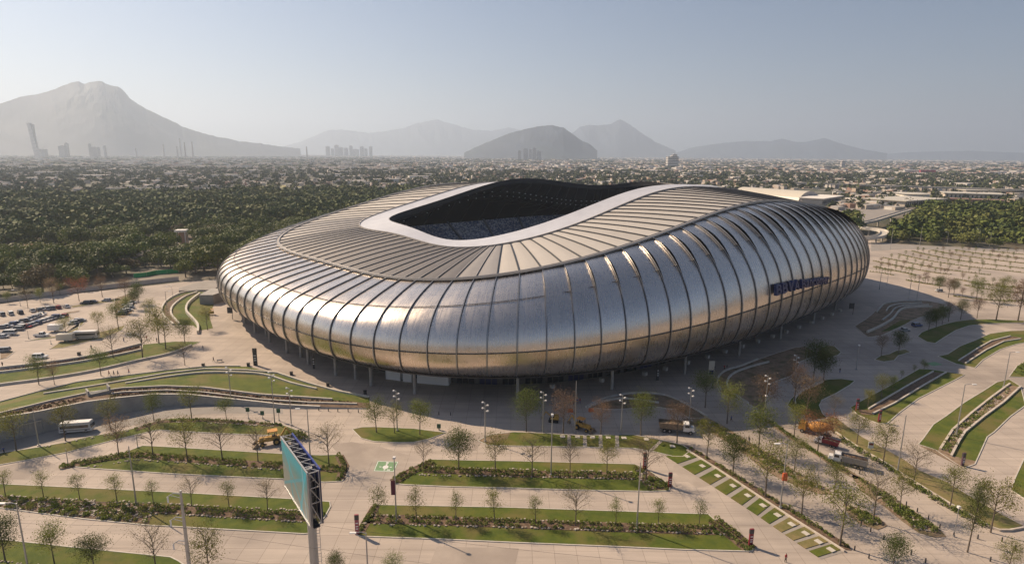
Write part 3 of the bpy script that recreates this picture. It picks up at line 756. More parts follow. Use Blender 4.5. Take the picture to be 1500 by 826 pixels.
# --- centre
t = bed('small boat shaped island with three trees near the plaza', [(516, 629), (530, 626), (548, 625.5), (606, 628), (653, 634), (629, 643), (606, 648), (580, 648.5), (548, 647), (529, 642)])
t = bed('planted island with left hedge point beside the green painted square', [(572, 708), (582, 698), (605, 685), (629, 673), (690, 674.5), (750, 675.5), (850, 678), (930, 680), (950, 689), (965, 699), (982, 711), (980, 719), (950, 720), (850, 718), (750, 715), (660, 713), (593, 710)],
    hedge=[([(577, 706), (600, 692), (632, 678)], 2.6), ([(622, 688), (690, 691), (750, 694), (850, 696), (928, 698)], 2.9)], stones=[[(625, 684.5), (750, 688), (929, 692)], [(598, 696), (750, 699), (929, 702.5)]],
    mulch=[(M_MULCH, [(929, 681), (948, 689), (964, 699.5), (980, 711), (978, 718), (950, 718), (935, 700)])])
rubble(t, [(929, 681), (948, 689), (964, 699.5), (980, 711), (978, 718), (950, 718), (935, 700)], 90, bush=0.5)
t = bed('widest planted island in the centre foreground', [(521, 782), (534, 760), (548, 739.5), (600, 740.5), (700, 742.5), (750, 743.6), (850, 747), (1000, 752), (1037, 753), (1045, 760), (1070, 778), (1103, 803), (1102, 807.5), (1060, 806.5), (1000, 805), (900, 800.5), (750, 794.5), (640, 789.5), (526, 785.5)],
    hedge=[([(538, 760), (620, 762), (750, 767), (900, 772.5), (1045, 777)], 3.0), ([(527, 781), (540, 759), (550, 742)], 1.8), ([(1046, 763), (1070, 781), (1098, 804)], 3.2)],
    stones=[[(545, 755.5), (750, 761.5), (1040, 771)], [(530, 768.5), (750, 773), (900, 778), (1060, 782.5)]])
t = bed('back lawn strip crossed by grey footpaths near the loader', [(700, 646), (712, 639), (725, 636), (753, 633), (800, 635), (847, 638), (927, 637), (959, 643), (1000, 652), (1012, 660), (1000, 669), (985, 668.5), (959, 662), (930, 657), (830, 654.5), (750, 653.5), (715, 652)],
    mulch=[(M_SOIL, [(702, 646), (712, 640), (725, 637), (748, 634), (743, 643), (716, 651)])] + [(M_PAVE2, [(u - 3, 636), (u + 2, 636), (u + 3, 655), (u - 3, 655)]) for u in (834, 857, 880, 904)] + [(M_PAVE2, [(966, 645.5), (971, 646.5), (957, 660.5), (951, 659.5)])])
def plate(parent, u, v, w=1.5, rz=0):
    p = G(u, v); mb = MB(); mb.box((p[0], p[1], 0.19), (w * .8, w * .8, 0.1), rz); wpart('concrete_plate', mb, M_KERB, parent)
for u, v in ((824, 640), (846, 640.5), (868, 641), (891, 641.5), (914, 642), (947, 644), (985, 654)): plate(t, u, v, 1.5)
# diagonal bed of lawn cells
UP = [(1006, 660), (1045, 684), (1085, 710), (1124, 736), (1164, 762), (1204, 787), (1237, 808)]
LOW = [(975, 668), (1020, 697), (1062, 724), (1105, 752), (1138, 775), (1170, 797), (1203, 819)]
Uw = [Vector(G(*p)) for p in UP]; Lw = [Vector(G(*p)) for p in LOW]
def along(P, f):
    s = f * (len(P) - 1); i = min(int(s), len(P) - 2); return P[i].lerp(P[i + 1], s - i)
db = thing('planting_bed', 'diagonal planting bed of lawn cells, grey strips and white plates', 'planting bed', tuple(Lw[3]))
mb = MB(); mb.add([(p.x, p.y, 0.06) for p in Uw] + [(p.x, p.y, 0.06) for p in Lw], [(i, i + 1, 8 + i, 7 + i) for i in range(6)]); 
mb.f = [f[::-1] for f in mb.f]; wpart('paved_base', mb, M_PAVE2, db)
NCELL = 11
for k in range(NCELL):
    f0, f1 = (k + 0.03) / NCELL, (k + 0.74) / NCELL
    a, b, c, d = along(Lw, f0), along(Lw, f1), along(Uw, f1), along(Uw, f0)
    mb = MB(); mb.prism([tuple(q) for q in (a, b, c, d)], 0.05, 0.16); wpart('lawn_cell', mb, M_DRY if k in (7, 8, 9) else M_GRASS, db)
    q = a.lerp(c, 0.5).lerp(c, 0.35); e = (c - d).normalized(); mb = MB(); mb.box((q.x, q.y, 0.2), (1.25, 1.0, 0.1), math.atan2(e.y, e.x)); wpart('concrete_plate', mb, M_KERB, db)
mb = MB(); mb.strip([(p.x, p.y, 0.03) for p in Uw], 0.4, 0.35); wpart('kerb', mb, M_TIMBER, db)
bed('narrow hedge row between diagonal cells and the service road', [(1003, 652), (1012, 655), (1050, 678), (1100, 710), (1150, 741), (1200, 773), (1243, 799), (1247, 806), (1238, 805), (1204, 784), (1164, 759), (1085, 707), (1045, 681), (1006, 657)], lawn=M_MULCH,
    hedge=[([(1012, 657.5), (1050, 681), (1100, 712.5), (1150, 743.5), (1200, 775.5), (1240, 801)], 1.5)], kerb=False)
# soil strips between the diagonal roads on the right
t = bed('tan soil strip with trees between the two diagonal roads', [(1000, 614), (1022, 611), (1036, 612), (1060, 624), (1098, 648), (1125, 663), (1165, 690), (1190, 705), (1215, 717), (1218, 724), (1200, 724), (1168, 712), (1140, 700), (1112, 683), (1095, 668), (1060, 645), (1045, 636), (1020, 625), (1003, 621)], lawn=M_SOIL, kerb=False)
rubble(t, [(1010, 617), (1036, 615), (1098, 650), (1165, 693), (1210, 718), (1168, 709), (1095, 665), (1040, 630)], 260, bush=0.45)
t = bed('tan soil island around the wide bare tree, lower right', [(1235, 738), (1250, 742), (1285, 756), (1300, 770), (1286, 776), (1262, 768), (1245, 757)], lawn=M_SOIL, kerb=False)
rubble(t, [(1240, 742), (1285, 758), (1294, 770), (1262, 766)], 60, bush=0.6)
t = bed('soil strip with bushes and bollards in the right foreground', [(1245, 693), (1270, 704), (1300, 722), (1322, 738), (1350, 756), (1378, 777), (1386, 786), (1368, 787), (1345, 780), (1322, 764), (1295, 742), (1262, 720)], lawn=M_SOIL, kerb=False)
rubble(t, [(1255, 700), (1300, 726), (1345, 757), (1380, 782), (1345, 776), (1295, 738)], 260, bush=0.5)
t = bed('scrubby strip by the orange truck, right of the long road', [(1119, 612), (1128, 616), (1150, 633), (1180, 650), (1215, 672), (1240, 686), (1262, 700), (1252, 702), (1220, 684), (1185, 660), (1155, 642), (1128, 622)], lawn=M_SOIL, kerb=False)
rubble(t, [(1125, 616), (1155, 638), (1215, 676), (1250, 699), (1185, 658)], 200, bush=0.5)
t = bed('long dry lawn behind timber kerb on the right', [(1200, 614), (1215, 610), (1226, 613), (1240, 624), (1262, 640), (1290, 655), (1322, 672), (1346, 689), (1386, 706), (1430, 733), (1466, 753), (1498, 770), (1466, 778), (1440, 765), (1400, 742), (1360, 718), (1320, 692), (1286, 671), (1262, 658), (1235, 643), (1210, 626)], lawn=M_DRY, kerb=False)
mb = MB(); mb.strip(smooth_pl([(*q[:2], 0.05) for q in PX([(1224, 634), (1262, 659), (1300, 681), (1340, 707), (1382, 733), (1424, 757), (1464, 777.5), (1510, 772)])], 3), 0.35, 0.4); wpart('kerb', mb, M_TIMBER, t)
rubble(t, [(1230, 640), (1300, 684), (1380, 735), (1450, 772), (1440, 774), (1370, 735), (1290, 682), (1235, 650)], 260, bush=0.45)
# right hand side islands, sunlit
t = bed('lawn strip with rough timber edges and gravel middle, right edge', [(1345, 651), (1352, 643), (1367, 622), (1388, 608), (1412, 590), (1440, 573), (1460, 560), (1478, 556), (1495, 566), (1502, 594), (1480, 610), (1456, 633), (1446, 640), (1438, 658), (1428, 680), (1412, 686), (1398, 678), (1370, 659)],
    mulch=[(M_SOIL, [(1374, 660), (1394, 631), (1423, 606), (1452, 583), (1480, 564), (1496, 568), (1470, 590), (1440, 612), (1415, 633), (1405, 648), (1393, 668)]), (M_SOIL, [(1345, 652), (1374, 660), (1395, 668), (1430, 676), (1426, 682), (1410, 686), (1396, 678)])])
for pl in ([(1377, 659), (1395, 631), (1423, 606), (1452, 583), (1479, 563)], [(1393, 669), (1404, 648), (1413, 634), (1440, 612), (1470, 590), (1495, 567)]):
    mb = MB(); mb.strip([(q.x, q.y, 0.1) for q in resample(PX(pl), 3)], 0.5, 0.45); wpart('timber_edge', mb, M_TIMBER, t)
rubble(t, [(1378, 658), (1394, 633), (1452, 586), (1480, 567), (1470, 586), (1440, 608), (1413, 632), (1393, 664)], 240, bush=0.35)
t = bed('small shrubby lawn piece at the right edge', [(1478, 552), (1490, 536), (1510, 526), (1560, 515), (1560, 545), (1500, 553)])
rubble(t, [(1480, 550), (1492, 536), (1510, 528), (1540, 528), (1500, 552)], 60, bush=1.0)
bed('grass corner cut off by the right edge of the photo', [(1481, 718), (1487, 700), (1500, 672), (1560, 620), (1640, 640), (1600, 740), (1500, 730)])
t = bed('shaded double lawn strip with red totem at its near tip', [(1245, 597), (1262, 587), (1300, 567), (1346, 540.5), (1362, 541), (1380, 544), (1413, 549), (1400, 556), (1345, 584), (1318, 604), (1300, 620), (1288, 621), (1270, 614), (1256, 607)],
    mulch=[(M_MULCH, [(1272, 601), (1300, 583), (1336, 562), (1366, 545), (1387, 547), (1352, 567), (1310, 592), (1280, 608), (1262, 608), (1250, 600)])])
for pl in ([(1272, 600), (1300, 583), (1336, 562), (1367, 545)], [(1278, 607), (1310, 591.5), (1350, 567), (1386, 546)]):
    mb = MB(); mb.strip([(q.x, q.y, 0.1) for q in resample(PX(pl), 4)], 0.4, 0.4); wpart('low_wall', mb, M_KERB, t)
t = bed('shaded lawn strip further back pointing to the stadium', [(1374, 522), (1388, 519), (1405, 508), (1412, 505), (1430, 498), (1450, 489), (1480, 485), (1520, 484), (1520, 499), (1490, 504), (1465, 512), (1440, 527), (1428, 539), (1400, 533)],
    mulch=[(M_MULCH, [(1404, 529), (1432, 511), (1452, 500), (1480, 493), (1500, 495), (1475, 500), (1450, 509), (1422, 528), (1413, 533)])])
for pl in ([(1404, 529), (1432, 511), (1452, 500), (1480, 493)], [(1414, 533), (1445, 513), (1470, 501), (1495, 497)]):
    mb = MB(); mb.strip([(q.x, q.y, 0.1) for q in resample(PX(pl), 4)], 0.4, 0.4); wpart('low_wall', mb, M_KERB, t)
t = bed('shaded crescent lawn with tree row near the right car park', [(1344, 493), (1350, 487), (1362, 482), (1380, 476), (1400, 471), (1420, 468.5), (1450, 468), (1500, 470), (1500, 473), (1450, 474), (1420, 477), (1400, 484), (1382, 495), (1370, 503), (1358, 501)])
t = bed('dark shaded lawn with curved inner wall below the tall facade', [(1153, 594), (1158, 585), (1170, 573), (1186, 566), (1200, 558), (1213, 556), (1232, 555), (1252, 558), (1245, 564), (1225, 576), (1204, 586), (1200, 594), (1205, 606), (1212, 613), (1190, 616), (1176, 608), (1164, 602)], walls=[([(1165, 592), (1164, 585), (1175, 574), (1205, 560)], 0.5, 0.5)])
t = bed('small shaded island with two trees by the right facade', [(1281, 527), (1290, 521), (1302, 519), (1312, 514), (1326, 512), (1334, 516), (1316, 521), (1310, 528), (1295, 530)], lawn=M_DRY)
t = bed('shaded soil bed with curved seat wall under the near facade', [(1055, 575), (1050, 566), (1051, 553), (1060, 545), (1080, 538), (1105, 529), (1130, 520), (1165, 509), (1180, 508), (1200, 519), (1172, 530), (1166, 543), (1158, 551), (1130, 561), (1128, 572), (1122, 590), (1118, 604), (1104, 596), (1080, 585)], lawn=M_SOIL,
    walls=[([(1056, 572), (1051, 563), (1053, 552), (1064, 543), (1085, 537), (1110, 527)], 0.5, 0.55), ([(1096, 592), (1076, 579), (1066, 568), (1066, 557), (1076, 547), (1100, 538), (1126, 531)], 0.5, 0.55)])
t = bed('shaded wedge bed along the plaza with curved low wall', [(858, 597), (880, 587), (910, 579), (945, 576), (975, 580), (1005, 590), (1036, 612), (1010, 613), (990, 600), (960, 596), (900, 600)], lawn=M_SOIL, walls=[([(862, 597), (885, 589), (915, 584.5), (965, 591)], 0.5, 0.5), ([(858, 597), (880, 586), (912, 578), (948, 576), (980, 581), (1012, 597), (1036, 611)], 0.4, 0.4)])
t = bed('terraced shaded beds with white curved walls on the right', [(1252, 478), (1268, 468), (1278, 460), (1288, 450), (1300, 443), (1330, 440), (1360, 441), (1384, 446), (1384, 456), (1360, 461), (1340, 468), (1325, 476), (1308, 484), (1290, 492), (1272, 494), (1266, 490)], lawn=M_SOIL,
    walls=[([(1284, 458), (1290, 451), (1297, 445.5), (1320, 442), (1350, 441)], .5, .6), ([(1298, 457), (1303, 450), (1318, 446), (1350, 444.5)], .5, .6), ([(1292, 470), (1304, 461), (1312, 452), (1330, 448), (1360, 447.5)], .5, .6), ([(1270, 488), (1292, 478), (1308, 468), (1318, 456), (1332, 451.5), (1365, 450.5)], .6, .9)],
    mulch=[(M_GRASS, [(1290, 487), (1318, 470), (1335, 468), (1325, 476), (1308, 483)])])
t = bed('thin shaded bed crossed by pale paving bands', [(1194, 517), (1210, 506), (1222, 507), (1232, 516), (1228, 520), (1205, 528)], lawn=M_DRY)

# --- far right car park: long curved hedged strips
FR = [([(370, 340), (460, 350), (540, 366)], 1.2), ([(400, 305), (600, 343), (700, 364)], 2.0), ([(400, 262), (620, 308), (850, 348), (960, 361)], 2.2), ([(470, 238), (700, 284), (950, 328), (1250, 364)], 2.2),
      ([(580, 212), (800, 260), (1100, 304), (1500, 348)], 2.2), ([(680, 190), (850, 228), (1100, 270), (1500, 316)], 2.6), ([(820, 183), (1000, 215), (1250, 250), (1500, 280)], 3.2), ([(1000, 183), (1200, 212), (1500, 246)], 3.2), ([(1250, 190), (1500, 216), (1700, 240)], 3.2),
      ([(640, 403), (760, 425), (900, 446)], 2.0), ([(980, 520), (1250, 548), (1500, 556)], 1.6), ([(1000, 395), (1200, 430), (1500, 462)], 1.8), ([(1060, 440), (1300, 480), (1500, 500)], 1.5)]
names = ['nearest the facade', 'second from the facade corner', 'third out from the facade', 'fourth out from the facade', 'starting at the left bend', 'with a wide tan middle', 'third from the far road', 'second from the far road', 'closest to the far road', 'short one in front of the strips', 'lowest, along the shaded lawn', 'behind the dense dark trees', 'just right of the bushy trees']
young_spots = []
for k, (pl, w) in enumerate(FR):
    P = smooth_pl([G(1200 + x / 5, 330 + y / 5) for x, y in pl], 4)
    t = thing('planting_strip', 'dry hedged strip in far right car park, ' + names[k], 'planting strip', tuple(P[len(P) // 2]), 0, 'planted strips in the far right car park')
    mb = MB(); mb.strip([(p.x, p.y, 0.03) for p in P], w, 0.12); wpart('dry_lawn', mb, M_DRY, t)
    mb = MB(); pts = [p + Vector((random.gauss(0, .3), random.gauss(0, .3), 0.1)) for p in resample(P, 1.3)]; leafballs(mb, pts, .5, 8, .3); wpart('shrubs', mb, M_LEAFD, t, stuff=True)
    young_spots += [(p, k) for p in resample(P, 11)[1:-1]]

# --- terraces on the left: curved seat walls, lawns and the retaining wall of the sunken road
def yint(pl, x): return float(np.interp(x, [p[0] for p in pl], [p[1] for p in pl]))
Wd = [(-80, 602), (0, 589), (60, 573), (113, 560), (180, 551), (252, 542), (313, 536.7), (363, 536.7), (380, 541), (406, 545), (453, 561), (493, 572), (541, 581)]
We = [(-80, 612), (0, 594), (56, 579), (133, 567), (180, 559), (246, 547.5), (300, 541.5), (360, 543), (406, 547), (453, 562.5), (493, 573.5), (541, 582.5)]
Wf = [(184, 563), (246.7, 552.7), (300, 546.7), (360, 547), (393, 551), (427, 562), (464, 570.7)]
Wg = [(-80, 628), (0, 607), (73, 589), (129, 577), (180, 570), (240, 567), (300, 569), (380, 579), (427, 582), (488, 586), (541, 590)]
Wh = [(-80, 632), (0, 610), (73, 595), (129, 582), (180, 575.5), (246, 572.7), (300, 576), (380, 586), (453, 590.7), (530.7, 592.7), (541, 593)]
Wi = [(-80, 634), (0, 612.5), (53, 604), (127, 589), (160, 584.7), (200, 580.5), (226, 578), (273, 578), (313, 582), (380, 589), (413, 593), (473, 596), (541, 597.5)]
def wz(x): return float(np.interp(x, [-80, 0, 60, 127, 180, 273, 313, 380, 473, 541], [6.5, 6, 5.5, 4.8, 4.2, 2.8, 2.0, 1.0, 0.35, 0.1]))
LV = [(Wd, 0.02), (We, 0.25), (Wg, 0.8), (Wh, 0.92), (Wi, 1.0)]
xs = list(range(-80, 542, 9))
tr = thing('terrace', 'raised curving lawn terrace with seat walls above the sunken road', 'terrace', G(200, 570))
rows = [[G(x, yint(pl, x), wz(x) * f + 0.08) for x in xs] for pl, f in LV]
def band(a, b, m, name):
    mb = MB(); n = len(xs); mb.add(a + b, [(i, n + i, n + i + 1, i + 1) for i in range(n - 1)]); wpart(name, mb, m, tr)
band(rows[0], rows[1], M_GRASS, 'lawn'); band(rows[1], rows[2], M_GRASS, 'lawn'); band(rows[2], rows[3], M_MULCH, 'flower_bed'); band(rows[3], rows[4], M_MULCH, 'flower_bed')
base = [(p[0] - 0.0, p[1] - 0.35, 0.0) for p in rows[4]]
mb = MB(); n = len(xs); top = rows[4]
mb.add([(p[0], p[1] - .2, p[2] + .1) for p in top] + [(p[0], p[1] - .5, 0) for p in top], [(i, n + i, n + i + 1, i + 1) for i in range(n - 1)]); wpart('retaining_wall', mb, M_WALL, tr)
def wallpl(pl, f, w, h, m=M_KERB, name='seat_wall', x0=None, x1=None):
    X = [x for x in xs if (x0 is None or x >= x0) and (x1 is None or x <= x1)]
    P = smooth_pl([G(x, yint(pl, x), wz(x) * f + 0.0) for x in X], 2); mb = MB(); mb.strip([tuple(p) for p in P], w, h, 0); wpart(name, mb, m, tr)
wallpl(Wd, 0.02, .35, .4, M_KERB, 'seat_wall', None, 360); wallpl(We, 0.25, .5, .55, x0=56); wallpl(Wg, .8, .45, .6, x1=488); wallpl(Wh, .92, .45, .5, x0=160, x1=531)
wallpl(Wi, 1.0, .6, .3, x1=473, name='wall_coping')
P = [Vector(G(x, y, wz(x) * .4)) for x, y in Wf]; mb = MB(); mb.strip([tuple(p) for p in smooth_pl(P, 4)], .5, .6); wpart('seat_wall', mb, M_KERB, tr)
# stairs housing box in the wall top
a = Vector(G(129, 580, 4.6)); b = Vector(G(160, 574, 4.4)); e = (b - a).normalized(); nn = Vector((-e.y, e.x, 0))
mb = MB(); L_ = (b - a).length
for k in (0, 1): q = a + e * (L_ * k); mb.prism([tuple(q), tuple(q + e * .4), tuple(q + e * .4 + nn * 3), tuple(q + nn * 3)], 3.2, 5.9)
mb.prism([tuple(a), tuple(b), tuple(b - nn * .3), tuple(a - nn * .3)], 3.0, 5.0); wpart('stair_enclosure', mb, M_WALL, tr)
mb = MB(); mb.prism([tuple(a + e * .5), tuple(b - e * .1), tuple(b - e * .1 + nn * 2.6), tuple(a + e * .5 + nn * 2.6)], 3.0, 4.6); wpart('stairwell_floor', mb, M_DARK, tr)
# flowers and shrubs in the wall beds
mb = MB(); pts = []
for (pa, fa), (pb, fb), x0, x1 in ((LV[2], LV[3], 162, 520), (LV[3], LV[4], 162, 450), (LV[2], LV[4], -80, 124)):
    for _ in range(330):
        x = random.uniform(x0, x1); k = random.uniform(.2, .8); pa_, pb_ = G(x, yint(pa, x), wz(x) * fa), G(x, yint(pb, x), wz(x) * fb)
        pts.append(Vector(pa_).lerp(Vector(pb_), k))
leafballs(mb, pts, .35, 8, .16); wpart('shrubs', mb, noisy('reddish_shrub', (0.16, 0.05, 0.035), (0.09, 0.10, 0.03), 0.5, 3, .8), tr, stuff=True)
# entrance in the retaining wall
def wallpt(x, z, off=0.0):
    p = G(x, yint(Wi, x), wz(x)); return Vector((p[0], p[1] - .5 + off, z))
mb = MB(); a, b = wallpt(27, 0), wallpt(61, 0); e = (b - a).normalized(); nn = Vector((e.y, -e.x, 0))
mb.prism([tuple(a + nn * .1), tuple(b + nn * .1), tuple(b - nn * .3), tuple(a - nn * .3)], 0.05, 3.3); o = wpart('entrance_opening', mb, M_GLASS, tr)
fr = MB()
for k in range(6):
    q = a.lerp(b, k / 5) + nn * .15; fr.bar(q + Vector((0, 0, .05)), q + Vector((0, 0, 3.3)), .18)
fr.bar(a + nn * .3 + Vector((0, 0, 3.5)), b + nn * .3 + Vector((0, 0, 3.5)), .9, .35); link('entrance_frame', fr.mesh('entrance_frame', M_STEEL), o)
# sunken road surface
rp_ = [(x, 1) for x in xs if x <= 420]
mb = MB(); A = [(p[0], p[1] - .55, 0.05) for p, x in zip(rows[4], xs) if x <= 420]; B = [G(x, float(np.interp(x, [-80, 0, 60, 130, 200, 260, 330, 420], [682, 661, 651, 637, 621, 608, 605, 606])), 0.05) for x in xs if x <= 420]
n = len(A); mb.add(A + B, [(i, n + i, n + i + 1, i + 1) for i in range(n - 1)]); solo('service_road', mb, M_PAVE2, kind='structure')
# lawn with three seat walls in front of the left car park
t = bed('sweeping lawn with three seat walls below the left car park', [(-80, 557), (0, 548), (49, 541.5), (120, 531.5), (173, 521.5), (208, 514), (209, 505), (257, 500.5), (293, 501), (281, 507), (250, 518.7), (203, 529), (133, 545), (60, 557), (0, 564.7), (-80, 577)])
for pl in ([(-80, 550), (0, 540), (47, 534.7), (107, 526.7), (150, 518.7), (207, 504.7)], [(-80, 556), (0, 546.7), (49, 540.7), (120, 530.7), (173, 521), (208.7, 513)], [(-80, 577), (0, 564.7), (60, 557), (133, 545), (203, 529), (250, 518.7), (280.7, 507)]):
    mb = MB(); mb.strip([tuple(p) for p in smooth_pl(PX(pl, .03), 4)], .6, .75); wpart('seat_wall', mb, M_KERB, t)
me = sheet('flower_bed', PX([(-80, 551), (0, 541.5), (107, 528), (150, 520), (205, 506), (207, 512), (173, 520), (120, 529.5), (49, 539.5), (0, 545.5), (-80, 555)]), .1, M_MULCH); o = link('flower_bed', me, t); o.matrix_parent_inverse = Matrix.Translation(-t.location)
mb = MB(); leafballs(mb, [Vector(G(x, yint([(-80, 553), (0, 543.5), (107, 529), (150, 521), (206, 508)], x) + random.uniform(-1.2, 1.2), .1)) for x in np.linspace(-70, 204, 420)], .3, 7, .15)
wpart('shrubs', mb, bpy.data.materials['reddish_shrub'], t, stuff=True)
# curved terraces by the left end of the stadium
t = bed('curved lawn terraces with three white walls by the left facade', [(240, 463), (237, 455), (243, 443), (256, 435), (270, 429), (290, 427), (312, 430), (313, 447), (306, 462), (312, 481), (293, 484), (283, 477), (266, 476), (254, 476)],
    mulch=[(M_MULCH, [(243, 463), (239, 455), (245, 444), (258, 436), (272, 431), (284, 430), (270, 435), (253, 448.5), (249.5, 460), (256, 469), (261, 475), (255, 475)])], kerb=False)
for pl, w, h in (([(254, 476), (241, 465), (236.7, 454.7), (243, 442.7), (256, 434), (270, 429), (290, 426.8), (317, 426.5)], .7, .8), ([(263, 475.5), (256.7, 469), (250.7, 460), (253.5, 449), (270, 436), (289, 428.7)], .7, .8), ([(290, 489), (290.5, 482), (288.7, 476), (280.7, 466.7), (273, 457), (277, 445), (293, 432)], .8, 1.3)):
    mb = MB(); mb.strip([tuple(p) for p in smooth_pl(PX(pl, .03), 5)], w, h); wpart('curved_wall', mb, M_KERB, t)
a, b = Vector(G(293, 446)), Vector(G(313, 446)); mb = MB(); mb.prism([tuple(a), tuple(b), tuple(b + Vector((3, 14, 0))), tuple(a + Vector((-1, 14, 0)))], .03, 4.6)
solo('plant_room', mb, M_WALL, 'plain grey concrete plant room wall at the left end of the stadium', 'concrete building')
a = G(300, 422); mb = MB(); mb.prism([G(262, 428), G(262.5, 424), G(285, 417), G(318, 411), G(322, 420), G(312, 427), G(290, 427)], .03, .9)
solo('ramp', mb, M_PAVE2, 'low grey concrete ramp behind the left curved terraces', 'ramp')

# patches of differently cast concrete
M_PAVE3 = noisy('darker_concrete_bay', (0.36, 0.305, 0.26), (0.44, 0.375, 0.32), 0.12, 8, 0.9, c3=(0.32, 0.27, 0.23), s3=0.05)
for k_, pl in enumerate(([(484, 652), (515, 647), (560, 655), (602, 668), (585, 680), (545, 676), (520, 700), (508, 706), (503, 672)], [(990, 668), (1010, 683), (1048, 710), (1020, 714), (985, 690)], [(650, 640), (700, 634), (712, 640), (696, 660), (655, 662)], [(0, 684), (60, 672), (90, 684), (60, 702), (0, 702)],
                        [(420, 452), (380, 470), (350, 482), (330, 470), (345, 455)], [(640, 800), (760, 803), (755, 826), (630, 824)], [(1180, 640), (1210, 660), (1240, 680), (1220, 690), (1170, 655)])):
    o = link('paving_patch', sheet('paving_patch', PX(pl), 0.045, M_PAVE3)); tag(o, kind='structure')
# painted green square with white sign
def paint(poly, z, m, name='paint'):
    return sheet(name, poly, z, m)
M_PGREEN = noisy('green_road_paint', (0.14, 0.27, 0.13), (0.19, 0.32, 0.17), 1.5, 5, .7)
a, b, c, d = [Vector(G(*p)) for p in ((547, 690), (577, 691), (584, 676), (553, 675))]
gp = thing('painted_symbol', 'green painted square with white wheelchair symbol on the paving', 'ground marking', tuple((a + c) / 2 + Vector((0, 0, 0))))
def quadpt(u, v, z=0.05): p = a.lerp(b, u).lerp(d.lerp(c, u), v); return (p.x, p.y, z)
mb = MB(); mb.add([quadpt(0, 0), quadpt(1, 0), quadpt(1, 1), quadpt(0, 1)], [(0, 1, 2, 3)]); wpart('green_field', mb, M_PGREEN, gp)
mb = MB()
mb.add([quadpt(.5 + .14 * math.cos(k * math.pi / 8), .42 + .17 * math.sin(k * math.pi / 8), .06) for k in range(16)], [tuple(range(16))])
for (u0, v0, u1, v1) in ((.46, .6, .54, .72), (.44, .78, .56, .9), (.2, .4, .3, .46), (.7, .4, .8, .46), (.62, .12, .78, .2), (.46, .12, .54, .22), (.02, .02, .98, .06), (.02, .94, .98, .98), (.02, .06, .05, .94), (.95, .06, .98, .94)):
    mb.add([quadpt(u0, v0, .06), quadpt(u1, v0, .06), quadpt(u1, v1, .06), quadpt(u0, v1, .06)], [(0, 1, 2, 3)])
wpart('white_symbol', mb, M_WHITE, gp)
p = G(1368, 533); mb = MB(); mb.box((p[0], p[1], .045), (4.5, 3, .02), .3); o = solo('painted_symbol', mb, M_PGREEN, 'small green painted marking in the shade on the right', 'ground marking')
# ================================================================ TREES
def height_at(u, v, vt):
    """real height of something standing at photo point (u,v) whose top is seen at row vt"""
    p = G(u, v); lo, hi = 0.0, 90.0
    for _ in range(40):
        m = (lo + hi) / 2
        if to_px((p[0], p[1], m))[1] > vt: lo = m
        else: hi = m
    return m
def leafmat(name, a, b, c=None):
    m = noisy(name, a, b, 1.3, 3, 0.65, c3=c, s3=0.5, rnd=0.22); b_ = m.node_tree.nodes['Principled BSDF']; o = [n for n in m.node_tree.nodes if n.type == 'OUTPUT_MATERIAL'][0]
    t = N(m, 'ShaderNodeBsdfTranslucent'); L(m, b_.inputs['Base Color'].links[0].from_socket, t.inputs[0]); x = N(m, 'ShaderNodeMixShader'); x.inputs[0].default_value = 0.4 if 'wood' not in name else 0.2; L(m, b_.outputs[0], x.inputs[1]); L(m, t.outputs[0], x.inputs[2]); L(m, x.outputs[0], o.inputs[0]); return m
M_BARK = noisy('tree_bark', (0.11, 0.085, 0.065), (0.17, 0.14, 0.11), 3, 4, 0.9)
LM = {'olive': leafmat('olive_leaves', (0.14, 0.15, 0.022), (0.22, 0.22, 0.045)), 'green': leafmat('green_leaves', (0.10, 0.14, 0.016), (0.17, 0.20, 0.03)),
      'dense': leafmat('dark_leaves', (0.055, 0.08, 0.012), (0.11, 0.135, 0.022)), 'bare': leafmat('dry_twig_leaves', (0.16, 0.14, 0.06), (0.22, 0.18, 0.09)),
      'brown': leafmat('brown_leaves', (0.17, 0.105, 0.06), (0.24, 0.16, 0.095)), 'red': leafmat('rusty_leaves', (0.22, 0.08, 0.035), (0.30, 0.13, 0.06)),
      'yellow': leafmat('yellow_green_leaves', (0.17, 0.19, 0.03), (0.26, 0.26, 0.06)), 'tall': leafmat('tall_tree_leaves', (0.055, 0.08, 0.012), (0.12, 0.145, 0.022)), 'young': leafmat('young_leaves', (0.12, 0.14, 0.02), (0.19, 0.21, 0.04))}
SHAPE = {  # crown start, half width / height, leaf count, leaf size, upward sweep, limbs
    'olive': (0.34, 0.23, 2600, 0.085, 0.9, 11), 'green': (0.34, 0.21, 3200, 0.09, 0.9, 11), 'dense': (0.30, 0.20, 4600, 0.09, 0.8, 13), 'bare': (0.30, 0.31, 1700, 0.07, 1.0, 15),
    'brown': (0.32, 0.22, 2400, 0.08, 1.1, 13), 'red': (0.32, 0.36, 3000, 0.09, 0.9, 12), 'yellow': (0.30, 0.20, 2800, 0.09, 1.0, 11), 'young': (0.32, 0.15, 1700, 0.085, 0.9, 9), 'tall': (0.28, 0.11, 7500, 0.05, 1.2, 18)}
